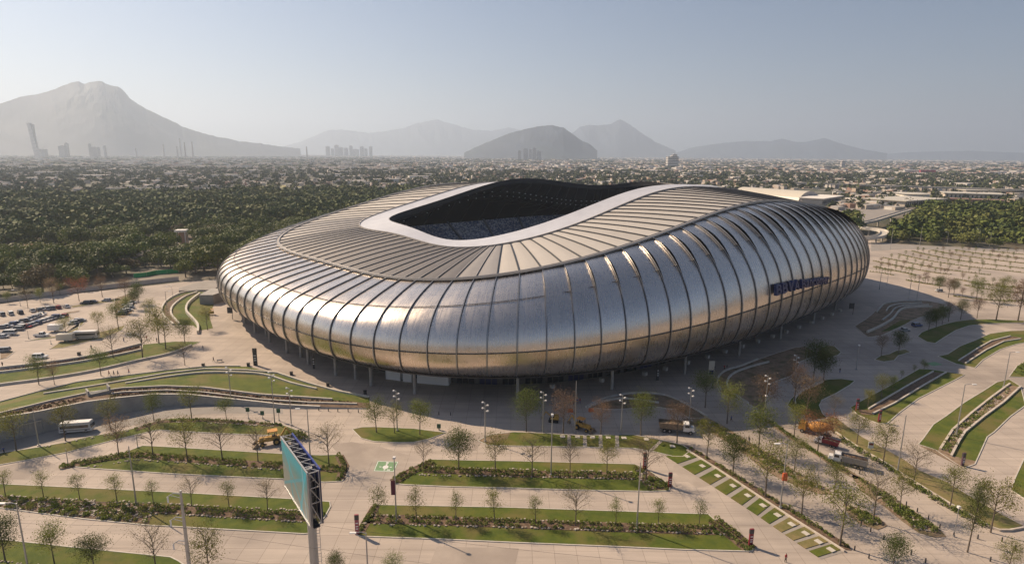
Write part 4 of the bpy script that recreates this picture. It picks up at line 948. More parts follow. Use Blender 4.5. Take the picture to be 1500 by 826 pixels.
def tree_kit(style, seed, h=8.0):
    rnd = random.Random(seed); st0, sp, nl, ls, up, nb = SHAPE[style]; T = MB(); tips = []
    lean = (rnd.gauss(0, .02) * h, rnd.gauss(0, .02) * h)
    trunk = [(0, 0, 0), (lean[0] * .3, lean[1] * .3, h * .3), (lean[0] * .7, lean[1] * .7, h * .6), (lean[0], lean[1], h * .93)]
    T.tube(trunk, [h * .017, h * .0125, h * .008, h * .002], 6)
    for i in range(nb):
        f = st0 + (0.86 - st0) * (i + rnd.random() * .6) / nb; a = i * 2.4 + rnd.gauss(0, .4)
        z0 = h * f; k = f / .93; o = Vector((lean[0] * k, lean[1] * k, z0))
        ln = h * sp * (1.15 - 0.75 * abs((f - st0) / (.9 - st0) - .3)) * rnd.uniform(.75, 1.2)
        e = o + Vector((math.cos(a) * ln, math.sin(a) * ln, up * ln * rnd.uniform(.7, 1.2))); m_ = o.lerp(e, .5) + Vector((0, 0, ln * .10))
        T.tube([o, m_, e], [h * .007, h * .0045, h * .0015], 4, cap=False); tips += [(m_, .6), (e, 1)]
        for j in range(4):
            s = o.lerp(e, rnd.uniform(.35, .9)); a2 = a + rnd.gauss(0, .9); l2 = ln * rnd.uniform(.3, .55)
            e2 = s + Vector((math.cos(a2) * l2, math.sin(a2) * l2, l2 * rnd.uniform(.3, 1.2))); T.tube([s, e2], [h * .003, h * .001], 3, cap=False); tips.append((e2, 1))
    tips.append((Vector(trunk[-1]), 1)); C = MB()
    for k in range(nl):
        t, w = tips[int(rnd.random() ** 0.9 * len(tips)) % len(tips)]
        r = h * .062 * (1.5 if style in ('dense', 'red', 'yellow', 'green') else 1.1); c = t + Vector((rnd.gauss(0, r), rnd.gauss(0, r), rnd.gauss(0, r * .9)))
        s = ls * rnd.uniform(.6, 1.35); u = Vector((rnd.gauss(0, 1), rnd.gauss(0, 1), rnd.gauss(0, .8))).normalized() * s; w_ = u.orthogonal().normalized() * s * .75
        w_.rotate(Matrix.Rotation(rnd.random() * 6, 3, u)); C.add([c - u, c + w_, c + u, c - w_], [(0, 1, 2, 3)])
    return kit('tree', [('trunk', T, M_BARK), ('crown', C, LM[style])])
TK = {s: [tree_kit(s, 100 + i * 7 + j) for j in range(4 if s in ('olive', 'bare', 'young', 'green') else 2)] for i, s in enumerate(SHAPE)}
ORD = ['first', 'second', 'third', 'fourth', 'fifth', 'sixth', 'seventh', 'eighth', 'ninth', 'tenth', 'eleventh', 'twelfth', 'thirteenth', 'fourteenth', 'fifteenth', 'sixteenth']
ADJ = {'olive': 'sparse olive tree', 'green': 'leafy green tree', 'dense': 'dense dark green tree', 'bare': 'nearly bare twiggy tree', 'brown': 'pale brown leaved tree', 'red': 'rusty red leaved tree', 'yellow': 'bright yellow green tree', 'young': 'slim young tree', 'tall': 'tall dark upright tree'}
ROWS = [
 ('in the row beside the sunken road', [(24, 660, 56, 'olive'), (96, 645, 50, 'olive'), (162, 629, 42, 'olive'), (225.5, 616, 40, 'green'), (281, 613, 44, 'olive'), (332, 616, 32, 'green')], 'long curving lawn strip'),
 ('in the second row on the left', [(174, 667, 52, 'brown'), (224.5, 669.5, 55, 'bare'), (275, 676, 58, 'olive'), (326, 674, 55, 'bare'), (378, 676, 50, 'bare'), (482, 681, 55, 'bare')], ''),
 ('on the rubble bordered lawn', [(8, 726, 37, 'young'), (64, 729, 39, 'young'), (117, 731, 37, 'young'), (172, 737, 45, 'young'), (225, 739, 35, 'young'), (281, 740, 38, 'bare'), (336, 744, 40, 'young'), (392, 747, 43, 'bare')], ''),
 ('in the row along the bottom left', [(8, 822, 61, 'dense'), (80, 826, 57, 'green'), (139, 838, 53, 'dense'), (229, 836, 62, 'bare'), (308, 852, 72, 'olive')], ''),
 ('at the very bottom of the photo', [(492, 848, 38, 'dense'), (575, 852, 37, 'green'), (1307, 836, 52, 'dense'), (1475, 845, 50, 'olive')], ''),
 ('on the boat shaped island', [(551.5, 633, 46, 'green'), (578, 634, 40, 'olive'), (615, 636, 48, 'green')], ''),
 ('on the island by the green painted square', [(620, 686, 38, 'bare'), (672, 687, 57, 'dense'), (725.5, 689, 50, 'olive'), (779, 697, 53, 'bare'), (835, 692, 45, 'bare'), (889, 693, 45, 'olive'), (946, 702, 55, 'bare')], ''),
 ('on the widest centre island', [(554, 761, 48, 'young'), (610, 764.5, 50, 'young'), (667.5, 763, 42, 'young'), (724.5, 766, 51, 'young'), (784.5, 766, 39, 'young'), (843, 769, 52, 'bare'), (902, 769, 39, 'young'), (964, 768, 39, 'young'), (1024, 769, 37, 'young')], ''),
 ('along the back strip near the loaders', [(771, 632, 58, 'green'), (825, 634, 56, 'brown'), (880, 636, 45, 'brown'), (938.5, 637, 58, 'green'), (991.6, 648.6, 58, 'brown')], ''),
 ('along the diagonal hedge row', [(1035, 671, 53, 'olive'), (1073.5, 695, 57, 'dense'), (1121, 727.5, 76, 'olive'), (1174, 755, 65, 'olive'), (1230, 798, 84, 'olive')], ''),
 ('between the two diagonal roads', [(1033, 597, 50, 'green'), (1065, 620, 58, 'yellow'), (1111, 660, 64, 'green'), (1163, 692, 48, 'olive'), (1220.7, 728, 50, 'olive'), (1279, 763, 67, 'bare')], ''),
 ('beside the orange truck and the long road', [(1118, 612, 62, 'brown'), (1163, 640.5, 47, 'yellow'), (1197.5, 663, 52, 'red'), (1255, 650, 44, 'olive'), (1293.5, 677.6, 54, 'olive'), (1338.6, 705, 50, 'bare'), (1317.6, 747, 54, 'olive')], ''),
 ('near the lower right corner', [(1392.4, 739, 54, 'olive'), (1417, 808, 104, 'tall'), (1451, 779, 74, 'olive')], ''),
 ('in the stadium shade on the right', [(1180, 612, 60, 'brown'), (1163, 592, 55, 'brown'), (1221, 612, 32, 'bare'), (1206, 559, 42, 'dense'), (1191, 558, 56, 'dense'), (1290.6, 522, 31, 'brown'), (1316, 518, 32, 'dense'), (1271, 597, 26, 'yellow'), (1291, 582, 31, 'yellow'), (1307, 572, 20, 'green'), (1339, 546, 12, 'young'), (1352.6, 545, 16, 'green'), (1320, 554, 12, 'young')], ''),
 ('in the shaded crescent row on the right', [(1360, 486, 30, 'dense'), (1371, 480, 27, 'dense'), (1380, 475, 26, 'dense'), (1389, 471, 27, 'brown'), (1407, 468, 28, 'dense'), (1431, 466, 28, 'brown'), (1459, 469, 50, 'olive'), (1491, 470, 52, 'brown')], ''),
 ('at the edge of the far right car park', [(1375, 428.7, 24, 'dense'), (1389, 436, 27, 'brown'), (1397, 432, 22, 'dense'), (1430, 441, 32, 'green'), (1468, 436, 30, 'olive'), (1498, 440, 30, 'brown'), (1355, 414, 15, 'brown')], ''),
 ('in the row below the left car park', [(57, 563, 40, 'green'), (80, 563, 30, 'brown'), (148, 550, 36, 'green'), (166, 524, 42, 'bare'), (209, 524, 54, 'olive'), (233, 503, 52, 'olive'), (243, 511, 46, 'olive'), (271, 504, 37, 'dense'), (304, 483, 30, 'olive'), (271, 535, 32, 'bare')], ''),
 ('among the parked cars on the left', [(174, 483, 40, 'green'), (145, 487, 30, 'olive'), (98, 496, 30, 'olive'), (203, 444, 29, 'dense'), (186, 458, 22, 'green'), (116, 441, 30, 'red'), (150, 435, 28, 'brown'), (79, 444, 34, 'brown'), (184, 438, 30, 'brown'), (59, 443, 20, 'green'), (12, 444, 16, 'green'), (41, 451, 27, 'bare'), (197, 452, 26, 'dense'), (88, 432, 16, 'green'), (220, 470, 30, 'olive')], ''),
]
for desc, lst, _ in ROWS:
    lst = sorted(lst, key=lambda e: e[0]); n = len(lst)
    for i, (u, v, hp, sty) in enumerate(lst):
        hh = height_at(u, v, v - hp); K = random.choice(TK[sty]); p = G(u, v, 0.1)
        nm = ORD[i] if i < 16 else 'next'
        wf = .62 if sty == 'tall' else 1
        put('tree', K, (f'{ADJ[sty]}, {nm} from the left {desc}' if len(f'{ADJ[sty]}, {nm} from the left {desc}'.split()) <= 16 else f'{ADJ[sty]}, {nm} {desc}'), 'tree', p, random.uniform(0, 6.28), 'young trees planted around the stadium', (wf * hh / 8 * random.uniform(.92, 1.08), wf * hh / 8 * random.uniform(.92, 1.08), hh / 8))
sc_ = {}
for p, k in young_spots[:120]:
    px = to_px(p)
    if not (1280 < px[0] < 1510): continue
    sc_[k] = sc_.get(k, 0) + 1
    put('tree', random.choice(TK['young'] + TK['brown']), f'{ORD[min(15, sc_[k] - 1)]} spindly tree on the far car park strip {names[k]}', 'tree', (p.x, p.y, .1), random.uniform(0, 6), 'spindly trees of the far right car park', random.uniform(.38, .62))

# ---------------- woodland 
M_WOOD = leafmat('woodland_leaves', (0.050, 0.080, 0.009), (0.105, 0.14, 0.016), (0.14, 0.155, 0.026))
M_WOOD2 = leafmat('woodland_dry_leaves', (0.10, 0.075, 0.035), (0.14, 0.11, 0.05))
def wood_crown(seed, n=1700, R=5.0, Hh=8.0, ls=.33):
    r = random.Random(seed); mb = MB(); lobes = [(r.gauss(0, R * .42), r.gauss(0, R * .42), Hh * r.uniform(.45, .85), R * r.uniform(.42, .68)) for _ in range(9)] + [(0, 0, Hh * .6, R * .7)]
    for k in range(n):
        x, y, z, q = lobes[k % len(lobes)]; a = r.uniform(0, 6.283); c = r.uniform(-.45, 1); s = math.sqrt(1 - c * c); d = q * r.uniform(.8, 1.06)
        P = Vector((x + math.cos(a) * s * d, y + math.sin(a) * s * d, z + c * d * .8)); nn = (Vector((math.cos(a) * s, math.sin(a) * s, c)) + Vector((r.gauss(0, .5), r.gauss(0, .5), r.gauss(0, .5)))).normalized()
        u = nn.orthogonal().normalized(); u.rotate(Matrix.Rotation(r.random() * 6, 3, nn)); w = nn.cross(u); e = ls * r.uniform(.6, 1.3)
        mb.add([P - u * e, P - w * e * .8, P + u * e, P + w * e * .8], [(0, 1, 2, 3)])
    return mb
def wood_kit(seed, m):
    T = MB(); T.tube([(0, 0, 0), (.2, .1, 3), (.3, .2, 6)], [.35, .25, .12], 6)
    return kit('wood', [('trunk', T, M_BARK), ('crown', wood_crown(seed), m)])
WK = [wood_kit(i, M_WOOD) for i in range(5)] + [wood_kit(9, M_WOOD2)]
WL = [G(-420, 458), G(-100, 450), G(0, 441), G(60, 433), G(120, 426), G(200, 413), G(260, 409), G(320, 402), (-105, 380), (-90, 460), (-20, 520), (60, 560), (200, 560), (320, 1000), (-200, 1080), (-500, 940), (-800, 860), (-1000, 760), (-900, 330)]
WR = [G(1287, 352), G(1330, 358), G(1420, 361), G(1500, 364), G(1700, 366), (900, 560), (850, 820), (560, 800), (395, 700), (300, 560)]
CLEAR = [[G(-10, 384), G(112, 384), G(112, 366), G(-10, 362)], [G(178, 372), G(290, 372), G(285, 352), G(185, 350)], [G(200, 413), G(270, 412), G(262, 398), G(195, 402)], [G(130, 429), G(205, 419), G(200, 405), G(130, 409)], [G(1250, 353), G(1302, 353), G(1318, 336), G(1352, 316), G(1352, 300), G(1250, 310)]]
spots = []
sp = 10.2
for poly in (WL, WR):
    xs_ = [p[0] for p in poly]; ys_ = [p[1] for p in poly]
    for x in np.arange(min(xs_), max(xs_), sp):
        for y in np.arange(min(ys_), max(ys_), sp):
            q = (x + random.uniform(-3, 3), y + random.uniform(-3, 3))
            if not inpoly(q, poly) or any(inpoly(q, c) for c in CLEAR): continue
            if random.random() < 0.10 + 0.12 * (math.sin(q[0] * .021) * math.sin(q[1] * .017) > .45): continue
            u, v = to_px((q[0], q[1], 4))
            if not (-160 < u < 1640): continue
            # leave out the trees that the stadium hides entirely
            if 560 < u < 1240 and q[1] < 700: continue
            spots.append((math.hypot(*q), q))
spots.sort()
def wood_label(s, k, q):
    u, v = to_px((q[0], q[1], 0)); size = 'tiny' if s < .7 else 'small' if s < 1 else 'mid-sized' if s < 1.2 else 'large' if s < 1.5 else 'broad' if s < 1.7 else 'huge'
    tone = 'bushy green' if k < 5 else 'dry brownish'
    if q[0] > 0: where = 'right wood, ' + ('beside the footbridge' if u < 1340 else 'behind the far car park' if u < 1420 else 'by the right edge'); row = 'along the far road' if v > 352 else 'back from the far road'
    else: where = 'left wood, ' + ('by the left edge' if u < 35 else 'above the first cars' if u < 75 else 'behind the parked cars' if u < 115 else 'behind the lone cars' if u < 155 else 'left of the green net' if u < 200 else 'behind the green net' if u < 265 else 'above the curved terraces' if u < 310 else 'touching the stadium end'); row = 'at the boundary wall' if v > 425 - u * .07 else 'behind the front trees' if v > 405 - u * .05 else ('deeper in' if v > 385 - u * .03 else 'in the middle' if v > 368 else 'far back')
    return f'{size} {tone} tree {row}, {where}'
near_ = [s for s in spots if -5 < to_px((s[1][0], s[1][1], 4))[0] < 1505][:300]
ns = set(id(s) for s in near_)
for d, q in near_:
    s = random.choice((.6, .85, 1.1, 1.3, 1.6, 1.9))
    k = 5 if random.random() < .05 else random.randrange(5)
    side = 'left' if q[0] < 0 else 'right'
    put('woodland_tree', WK[k], wood_label(s, k, q), 'tree', (q[0], q[1], 0), random.uniform(0, 6), 'trees of the woods beside the stadium', (s, s, s * random.uniform(.75, 1.1)))
def joined(name, protos, places, m, label, cat, group=None):
    """many copies of low-count meshes written into one mesh"""
    V = []; Fs = []; off = 0
    arr = [(np.array(p.v), np.array(p.f)) for p in protos]
    for (x, y, z, s, sz, k) in places:
        v, f = arr[k]; a = random.uniform(0, 6.283); c, n_ = math.cos(a), math.sin(a)
        q = np.empty_like(v); q[:, 0] = (v[:, 0] * c - v[:, 1] * n_) * s + x; q[:, 1] = (v[:, 0] * n_ + v[:, 1] * c) * s + y; q[:, 2] = v[:, 2] * sz + z
        V.append(q); Fs.append(f + off); off += len(v)
    V = np.concatenate(V); Fs = np.concatenate(Fs); me = bpy.data.meshes.new(name)
    me.vertices.add(len(V)); me.vertices.foreach_set('co', V.ravel()); nf, nv = Fs.shape
    me.loops.add(nf * nv); me.loops.foreach_set('vertex_index', Fs.ravel().astype(np.int32)); me.polygons.add(nf)
    me.polygons.foreach_set('loop_start', np.arange(0, nf * nv, nv, dtype=np.int32)); me.polygons.foreach_set('loop_total', np.full(nf, nv, dtype=np.int32))
    me.update(calc_edges=True); me.materials.append(m)
    o = link(name, me); return tag(o, label, cat, group, 'stuff')
M_WOODS = noisy('far_wood_leaves', (0.040, 0.066, 0.007), (0.115, 0.15, 0.015), 0.07, 3, 0.8, c3=(0.13, 0.14, 0.025), s3=0.02)
PR = [wood_crown(50 + i, 420, 5, 8.0, .62) for i in range(4)]; PR2 = [wood_crown(60 + i, 130, 5, 8.0, 1.05) for i in range(4)]
rest = [s for s in spots if id(s) not in ns]
a_ = [(q[0], q[1], 0, s, s * random.uniform(.75, 1.1), random.randrange(4)) for d, q in rest if d < 620 for s in (random.choice((.6, .9, 1.15, 1.45, 1.8)),)]
b_ = [(q[0], q[1], 0, s, s * random.uniform(.75, 1.1), random.randrange(4)) for d, q in rest if d >= 620 for s in (random.choice((.7, .95, 1.25, 1.55, 1.9)),)]
joined('wood', PR, a_, M_WOODS, 'mass of green trees filling the woods behind the nearest trees', 'woodland')
joined('wood', PR2, b_, M_WOODS, 'farther mass of dark green trees between the wood and the houses', 'woodland')

# ================================================================ THE CITY
M_H = [noisy('house_render', c, tuple(min(1, x * 1.12) for x in c), 0.2, 4, 0.85, rnd=0.18) for c in ((0.66, 0.62, 0.57), (0.52, 0.45, 0.38), (0.40, 0.37, 0.35), (0.56, 0.44, 0.34), (0.34, 0.21, 0.16))]
M_ROOFC = noisy('flat_roof', (0.36, 0.33, 0.30), (0.55, 0.51, 0.47), 0.02, 4, 0.9, rnd=0.3)
def house_kit(seed):
    r = random.Random(seed); w, d, h = r.uniform(8, 12), r.uniform(9, 14), r.choice((3.2, 3.4, 6.2, 6.4))
    W_ = MB(); W_.box((0, 0, h / 2), (w, d, h)); R2 = MB(); R2.box((0, 0, h + .1), (w - .5, d - .5, .12)); P_ = MB()
    for x, y, a, b in ((0, d / 2 - .12, w, .24), (0, -d / 2 + .12, w, .24), (w / 2 - .12, 0, .24, d - .48), (-w / 2 + .12, 0, .24, d - .48)): P_.box((x, y, h + .25), (a, b, .5))
    k = r.uniform(-2, 2); P_.box((k, d * .2, h + 1.3), (2.6, 3, 2.3)); P_.cyl((k + 2.4, d * .1, h + .15), .6, 1.4, 8)
    Wi_ = MB()
    for z in ([1.6] if h < 4 else [1.6, 4.6]):
        for s in (-1, 1):
            for x in (-w * .28, w * .28): Wi_.box((x, s * (d / 2 + .02), z), (1.5, .1, 1.2))
            for y in (-d * .28, d * .1): Wi_.box((s * (w / 2 + .02), y, z), (.1, 1.4, 1.2))
    return kit('house', [('wall', W_, M_H[seed % 5]), ('roof', R2, M_ROOFC), ('parapet', P_, M_H[seed % 5]), ('window', Wi_, M_GLASS)])
HK = [house_kit(i) for i in range(10)]
from mathutils import noise as mn
def dens(x, y, s=0.004): return mn.noise(Vector((x * s, y * s, 3.1))) + .5 * mn.noise(Vector((x * s * 3, y * s * 3, 7.7)))
hs = []
def wooded(q): return inpoly(q, WL) or inpoly(q, WR)
# a tight estate of small white houses behind the wood
for u in np.arange(338, 545, 4.2):
    for v in (279.5, 281.5, 284, 287, 290.5):
        q = G(u + random.uniform(-1.5, 1.5), v + (u - 440) * -.012 + random.uniform(-.4, .4)); hs.append((q, 0))
estate = len(hs)
RS = random.Random(5)
def cityspots(n, ymin, ymax, keep, tilt=0.35):
    out = []
    while len(out) < n:
        y = math.sqrt(RS.uniform(ymin ** 2, ymax ** 2)); x = RS.uniform(-.98, .98) * y
        g_ = 24.0; c, s_ = math.cos(tilt), math.sin(tilt); a, b = x * c + y * s_, -x * s_ + y * c
        a = round(a / 34) * 34 + RS.uniform(-8, 8) if RS.random() < .8 else a; x, y = a * c - b * s_, a * s_ + b * c
        if y < ymin * .9: continue
        if keep(x, y) and not wooded((x, y)): out.append((x, y))
    return out
def blocked(x, y):
    u, v = to_px((x, y, 3)); return 380 < u < 1270 and y < 620 or (u > 1270 and v > 306) or (1095 < u < 1245 and v > 276) or (1245 < u and v > 279)
hc = cityspots(9000, 760, 2900, lambda x, y: dens(x, y) > -.25 and not blocked(x, y))
hc.sort(key=lambda p: math.hypot(*p))
vis = [p for p in hc if 0 < to_px((p[0], p[1], 3))[0] < 1500 and not (540 < to_px((p[0], p[1], 3))[0] < 1240 and p[1] < 900)]
nearh = vis[:300 - estate] if estate < 260 else vis[:60]
hset = set(nearh)
for i, (q, _) in enumerate(hs[:240]):
    put('house', HK[random.choice((0, 5, 0, 5, 1))], f'pale flat roofed house, {("front", "second", "middle", "fourth", "rear")[i % 5]} row, {("left end", "left half", "middle", "right half", "right end")[min(4, i // 50)]} of the tight estate', 'house', q, .35 + random.choice((0, 1.57)), 'houses of the tight estate behind the wood', .8)
for q in nearh:
    put('house', HK[random.randrange(10)], 'flat roofed house at the near edge of the city, ' + ('far left' if to_px((q[0], q[1], 0))[0] < 150 else 'left, behind the wood' if to_px((q[0], q[1], 0))[0] < 350 else 'left of the stadium top' if to_px((q[0], q[1], 0))[0] < 600 else 'above the far roof edge' if to_px((q[0], q[1], 0))[0] < 800 else 'above the stadium opening' if to_px((q[0], q[1], 0))[0] < 950 else 'above the right roof' if to_px((q[0], q[1], 0))[0] < 1100 else 'right of the stadium top' if to_px((q[0], q[1], 0))[0] < 1300 else 'behind the right wood'), 'house', (q[0], q[1], 0), .35 + random.choice((0, 1.57)), 'houses at the near edge of the city', random.uniform(.9, 1.3))
def boxes(name, pts, ms, label):
    mb = MB()
    for x, y, w, d, h, m in pts: mb.box((x, y, h / 2), (w, d, h), .35 + random.choice((0, .02, -.03)), m)
    # flat roofs a little lighter: top faces use the roof material
    for i, f in enumerate(mb.f):
        if i % 6 == 1 and mb.m[i] != 4: mb.m[i] = 5
    o = solo(name, mb, ms, label, 'city', kind='stuff'); return o
bp = [(x, y, random.uniform(8, 15), random.uniform(8, 17), random.choice((3.3, 3.5, 6, 6.5, 7)), random.choice((0, 0, 1, 1, 2, 3, 4))) for x, y in hc if (x, y) not in hset]
bp += [(x, y, random.uniform(12, 34), random.uniform(12, 30), random.choice((4, 5, 7, 9)), random.choice((0, 1, 2, 2, 3, 4))) for x, y in cityspots(8000, 2900, 6500, lambda x, y: dens(x, y, .002) > -.3)]
bp += [(x, y, random.uniform(25, 90), random.uniform(25, 70), random.choice((6, 8, 10, 14)), random.choice((0, 1, 2, 2, 3))) for x, y in cityspots(4500, 6500, 14000, lambda x, y: True)]
bp += [(x, y, random.uniform(30, 75), random.uniform(20, 45), random.uniform(7, 11), 0) for x, y in cityspots(230, 900, 4500, lambda x, y: not blocked(x, y) and y > 1000)]
boxes('city_houses', bp, M_H + [M_ROOFC], 'endless low houses of the hazy city out to the horizon')
M_CITYT = noisy('city_tree_leaves', (0.045, 0.058, 0.016), (0.085, 0.10, 0.028), 0.01, 5, 0.9)
PC = [wood_crown(80 + i, 22, 5, 7.5, 2.4) for i in range(3)]; PC2 = [wood_crown(90 + i, 12, 5, 6, 3.0) for i in range(3)]
ct = [(x, y, 0, s, s * .95, RS.randrange(3)) for x, y in cityspots(5200, 740, 2400, lambda x, y: not blocked(x, y)) for s in (RS.uniform(.8, 1.6),)]
joined('city_trees', PC, ct, M_CITYT, 'dark street trees scattered between the nearer city houses', 'trees')
ct = [(x, y, 0, s, s * .42, RS.randrange(3)) for x, y in cityspots(6500, 2400, 9000, lambda x, y: dens(x, y, .002) < .25) for s in (RS.uniform(1.5, 4.2),)]
joined('city_trees', PC2, ct, M_CITYT, 'dark hazy tree clumps scattered over the distant city', 'trees')
# open yellow field on the left
M_FIELD = noisy('yellow_field', (0.30, 0.27, 0.11), (0.24, 0.24, 0.09), 0.01, 5, .95)
o = link('field', sheet('field', [G(357, 277), G(392, 270.5), G(460, 275), G(452, 278), G(400, 279)], 9.5, M_FIELD)); o.location.z = -9.1; tag(o, kind='structure')

ex = []
for _ in range(170):
    u, v = random.uniform(1225, 1520), random.uniform(283, 308)
    if 1318 < u < 1480 and v > 287: continue
    p = G(u, v); ex.append((p[0], p[1], random.uniform(9, 20), random.uniform(9, 18), random.choice((3.5, 4.5, 6)), random.choice((0, 1, 2, 3, 4))))
boxes('city_houses', ex, M_H + [M_ROOFC], 'workshops and houses between the viaduct and the right wood')
joined('city_trees', PC, [(*G(random.uniform(1210, 1520), random.uniform(279, 308))[:2], 0, s, s, random.randrange(3)) for s in [random.uniform(.5, 1.1) for _ in range(260)]], M_CITYT, 'trees between the workshops left of the right wood', 'trees')
# --- landmarks on the horizon and beyond the stadium
def at(u, v, Y, z=0):   # ground spot in the direction of column u at distance Y
    d = fwd + CR * (u - 750) / F + CU * (413 - v) / F; t = Y / d[1]; return (float(d[0] * t), Y, z)
def ztop(u, v, Y):
    d = fwd + CR * (u - 750) / F + CU * (413 - v) / F; return float(CAM[2] + d[2] * Y / d[1])
def tower(u, vt, Y, wpx, label, m=0, cat='tower block', dpx=None, name='tower_block'):
    x, y, _ = at(u, vt, Y); h = ztop(u, vt, Y); w = wpx / F * Y; d = w * .8
    t = thing(name, label, cat, (x, y, 0)); mb = MB(); mb.box((x, y, h / 2), (w, d, h)); mb.box((x, y, h + h * .03), (w * .4, d * .4, h * .06)); wpart('wall', mb, [M_H[m]], t)
    mb = MB(); n = max(3, int(h / 9))
    for k in range(n): z = h * (k + .6) / n; mb.box((x, y, z), (w * 1.01, d * 1.01, h / n * .45))
    wpart('window_band', mb, M_DARK, t); return t
# tall tapering tower at far left
x, y, _ = at(46, 180, 5600); hh = ztop(41, 180, 5600)
t = thing('skyscraper', 'tall dark tapering tower alone at the far left horizon', 'skyscraper', (x, y, 0)); mb = MB()
for k in range(10):
    f0, f1 = k / 10, (k + .93) / 10; w0 = 40 * (1 - f0 * .38)
    mb.prism([(x - w0 / 2 - f0 * 34, y), (x + w0 / 2 - f0 * 34, y), (x + w0 / 2 - f0 * 34, y + 30), (x - w0 / 2 - f0 * 34, y + 30)], hh * f0, hh * f1)
wpart('wall', mb, M_H[2], t); mb = MB(); mb.prism([(x - 8, y + 3), (x + 12, y + 3), (x + 2, y + 27), (x - 22, y + 27)], 0, hh * .96); wpart('core', mb, M_DARK, t)
for i, (u, vt, w) in enumerate([(480, 214, 5), (487, 217, 4), (493, 212, 5), (499, 215, 6), (507, 216, 5), (514, 213, 4), (521, 218, 8), (530, 214, 5), (536, 217, 4), (543, 214, 4)]):
    tower(u, vt + 1, 11000 + 60 * (i % 3), w, f'{ORD[i]} tower from the left in the hazy skyline cluster left of centre', 2)
for i, (u, vt, w) in enumerate([(761, 220, 4), (770, 217, 6), (777, 218, 4), (783, 216.5, 5), (790, 221, 6)]):
    tower(u, vt + 1, 7000, w, f'{ORD[i]} hazy tower from the left below the dark hill', 2)
for u, vt, w, l in ((92, 214, 9, 'low dark block of the left horizon works'), (97, 210, 4, 'square stub rising behind the left horizon works'), (131, 211, 3, 'pointed furnace tower of the horizon works'), (139, 216, 9, 'stepped furnace hall of the horizon works'), (153, 214, 3, 'thin stack right of the furnace hall'), (63, 219, 8, 'low hall right of the dark tower'), (988, 226.5, 7, 'grey slab building on the horizon right of the hills'), (1235, 236, 5, 'white slab building among right side houses'), (985, 229.5, 15, 'wide podium below the grey horizon slab')):
    tower(u, vt, 5900 if u < 400 else 3800, w, l, 2 if u < 900 else 0, 'industrial building')
for i, (u, vt, Y) in enumerate([(239, 213, 3600), (259, 216, 3600), (263, 204, 3900), (270, 210, 3400), (281, 209, 3500), (199, 219, 3500), (449, 216, 4000)]):
    Y *= 1.55; x, y, _ = at(u, vt, Y); h = ztop(u, vt, Y); mb = MB(); mb.tube([(x, y, 0), (x, y, h)], [7.5, 5], 10); t = thing('chimney', f'slim industrial chimney, {ORD[i]} of the stacks on the left horizon', 'chimney', (x, y, 0), group='industrial chimneys'); wpart('shaft', mb, M_H[2], t)
    mb = MB(); mb.cyl((x, y, h), 5.8, 5, 10); wpart('cap', mb, M_DARK, t)
# white apartment blocks left
for i, (u, v, w, hpx) in enumerate([(172, 284, 26, 9), (186, 281, 22, 8), (212, 284, 20, 9), (223, 280, 18, 9), (236, 282, 10, 10), (157, 290, 16, 8), (118, 292, 22, 6), (280, 291, 18, 6), (60, 296, 20, 6)]):
    p = G(u, v); Y = p[1]; h = height_at(u, v, v - hpx); wd = w / F * Y
    t = thing('apartment_block', f'white apartment block, {ORD[i]} of those above the left wood', 'apartment block', p, .3, 'white apartment blocks above the left wood')
    mb = MB(); mb.box((0, 0, h / 2), (wd, 14, h)); o = link('wall', mb.mesh('wall', M_H[0]), t); mb = MB(); mb.box((0, 0, h + .4), (wd * .3, 6, .8)); mb.box((0, 0, h + .05), (wd + .6, 14.6, .25)); link('roof', mb.mesh('roof', M_ROOFC), t)
    for z in np.arange(1.8, h - 1, 3.0):
        mb = MB()
        for k in range(int(wd / 4)): mb.box((-wd / 2 + 2 + k * 4, -7.02, z), (1.6, .1, 1.3))
        link('window_row', mb.mesh('window_row', M_GLASS), t)
# big roofed buildings behind right shoulder of the stadium
def arch_hall(u0, v0, u1, v1, h, depth, label):
    a, b = Vector(G(u0, v0)), Vector(G(u1, v1)); e = (b - a).normalized(); nn = Vector((-e.y, e.x, 0)); w = (b - a).length; n = 12
    t = thing('arched_hall', label, 'sports hall', tuple(a)); prof = [(w * k / n, h * math.sin(math.pi * k / n) ** .6) for k in range(n + 1)]
    fr = [a + e * s + Vector((0, 0, z)) for s, z in prof]; bk = [p + nn * depth for p in fr]
    mb = MB(); mb.add(fr + bk, [(i, i + 1, n + 2 + i, n + 1 + i) for i in range(n)]); wpart('vaulted_roof', mb, M_CREAM, t); mb = MB(); mb.add([p - nn * .1 for p in fr], [tuple(range(n + 1))]); wpart('end_wall', mb, M_H[2], t); return t
arch_hall(1168, 297, 1202, 295.5, 17, 130, 'white vaulted hall behind the right shoulder of the stadium')
def flat_hall(u0, v0, u1, v1, h, depth, label, roofm=None, wallm=None):
    a, b = Vector(G(u0, v0)), Vector(G(u1, v1)); e = (b - a).normalized(); nn = Vector((-e.y, e.x, 0)); t = thing('large_hall', label, 'large hall', tuple(a))
    mb = MB(); mb.prism([tuple(q) for q in (a, b, b + nn * depth, a + nn * depth)], 0, h); wpart('wall', mb, wallm or M_H[1], t)
    mb = MB(); o_ = 2.5; mb.prism([tuple(q) for q in (a - nn * o_ - e * o_, b - nn * o_ + e * o_, b + nn * (depth + o_) + e * o_, a + nn * (depth + o_) - e * o_)], h + .02, h + 1.1); wpart('roof', mb, roofm or M_CREAM, t)
    mb = MB(); W_ = (b - a).length
    for k in range(int(W_ / 6)): q = a + e * (3 + k * 6) - nn * .3; mb.box((q.x, q.y, h * .5), (2.2, .4, h * .5), math.atan2(e.y, e.x))
    wpart('window', mb, M_GLASS, t); return t
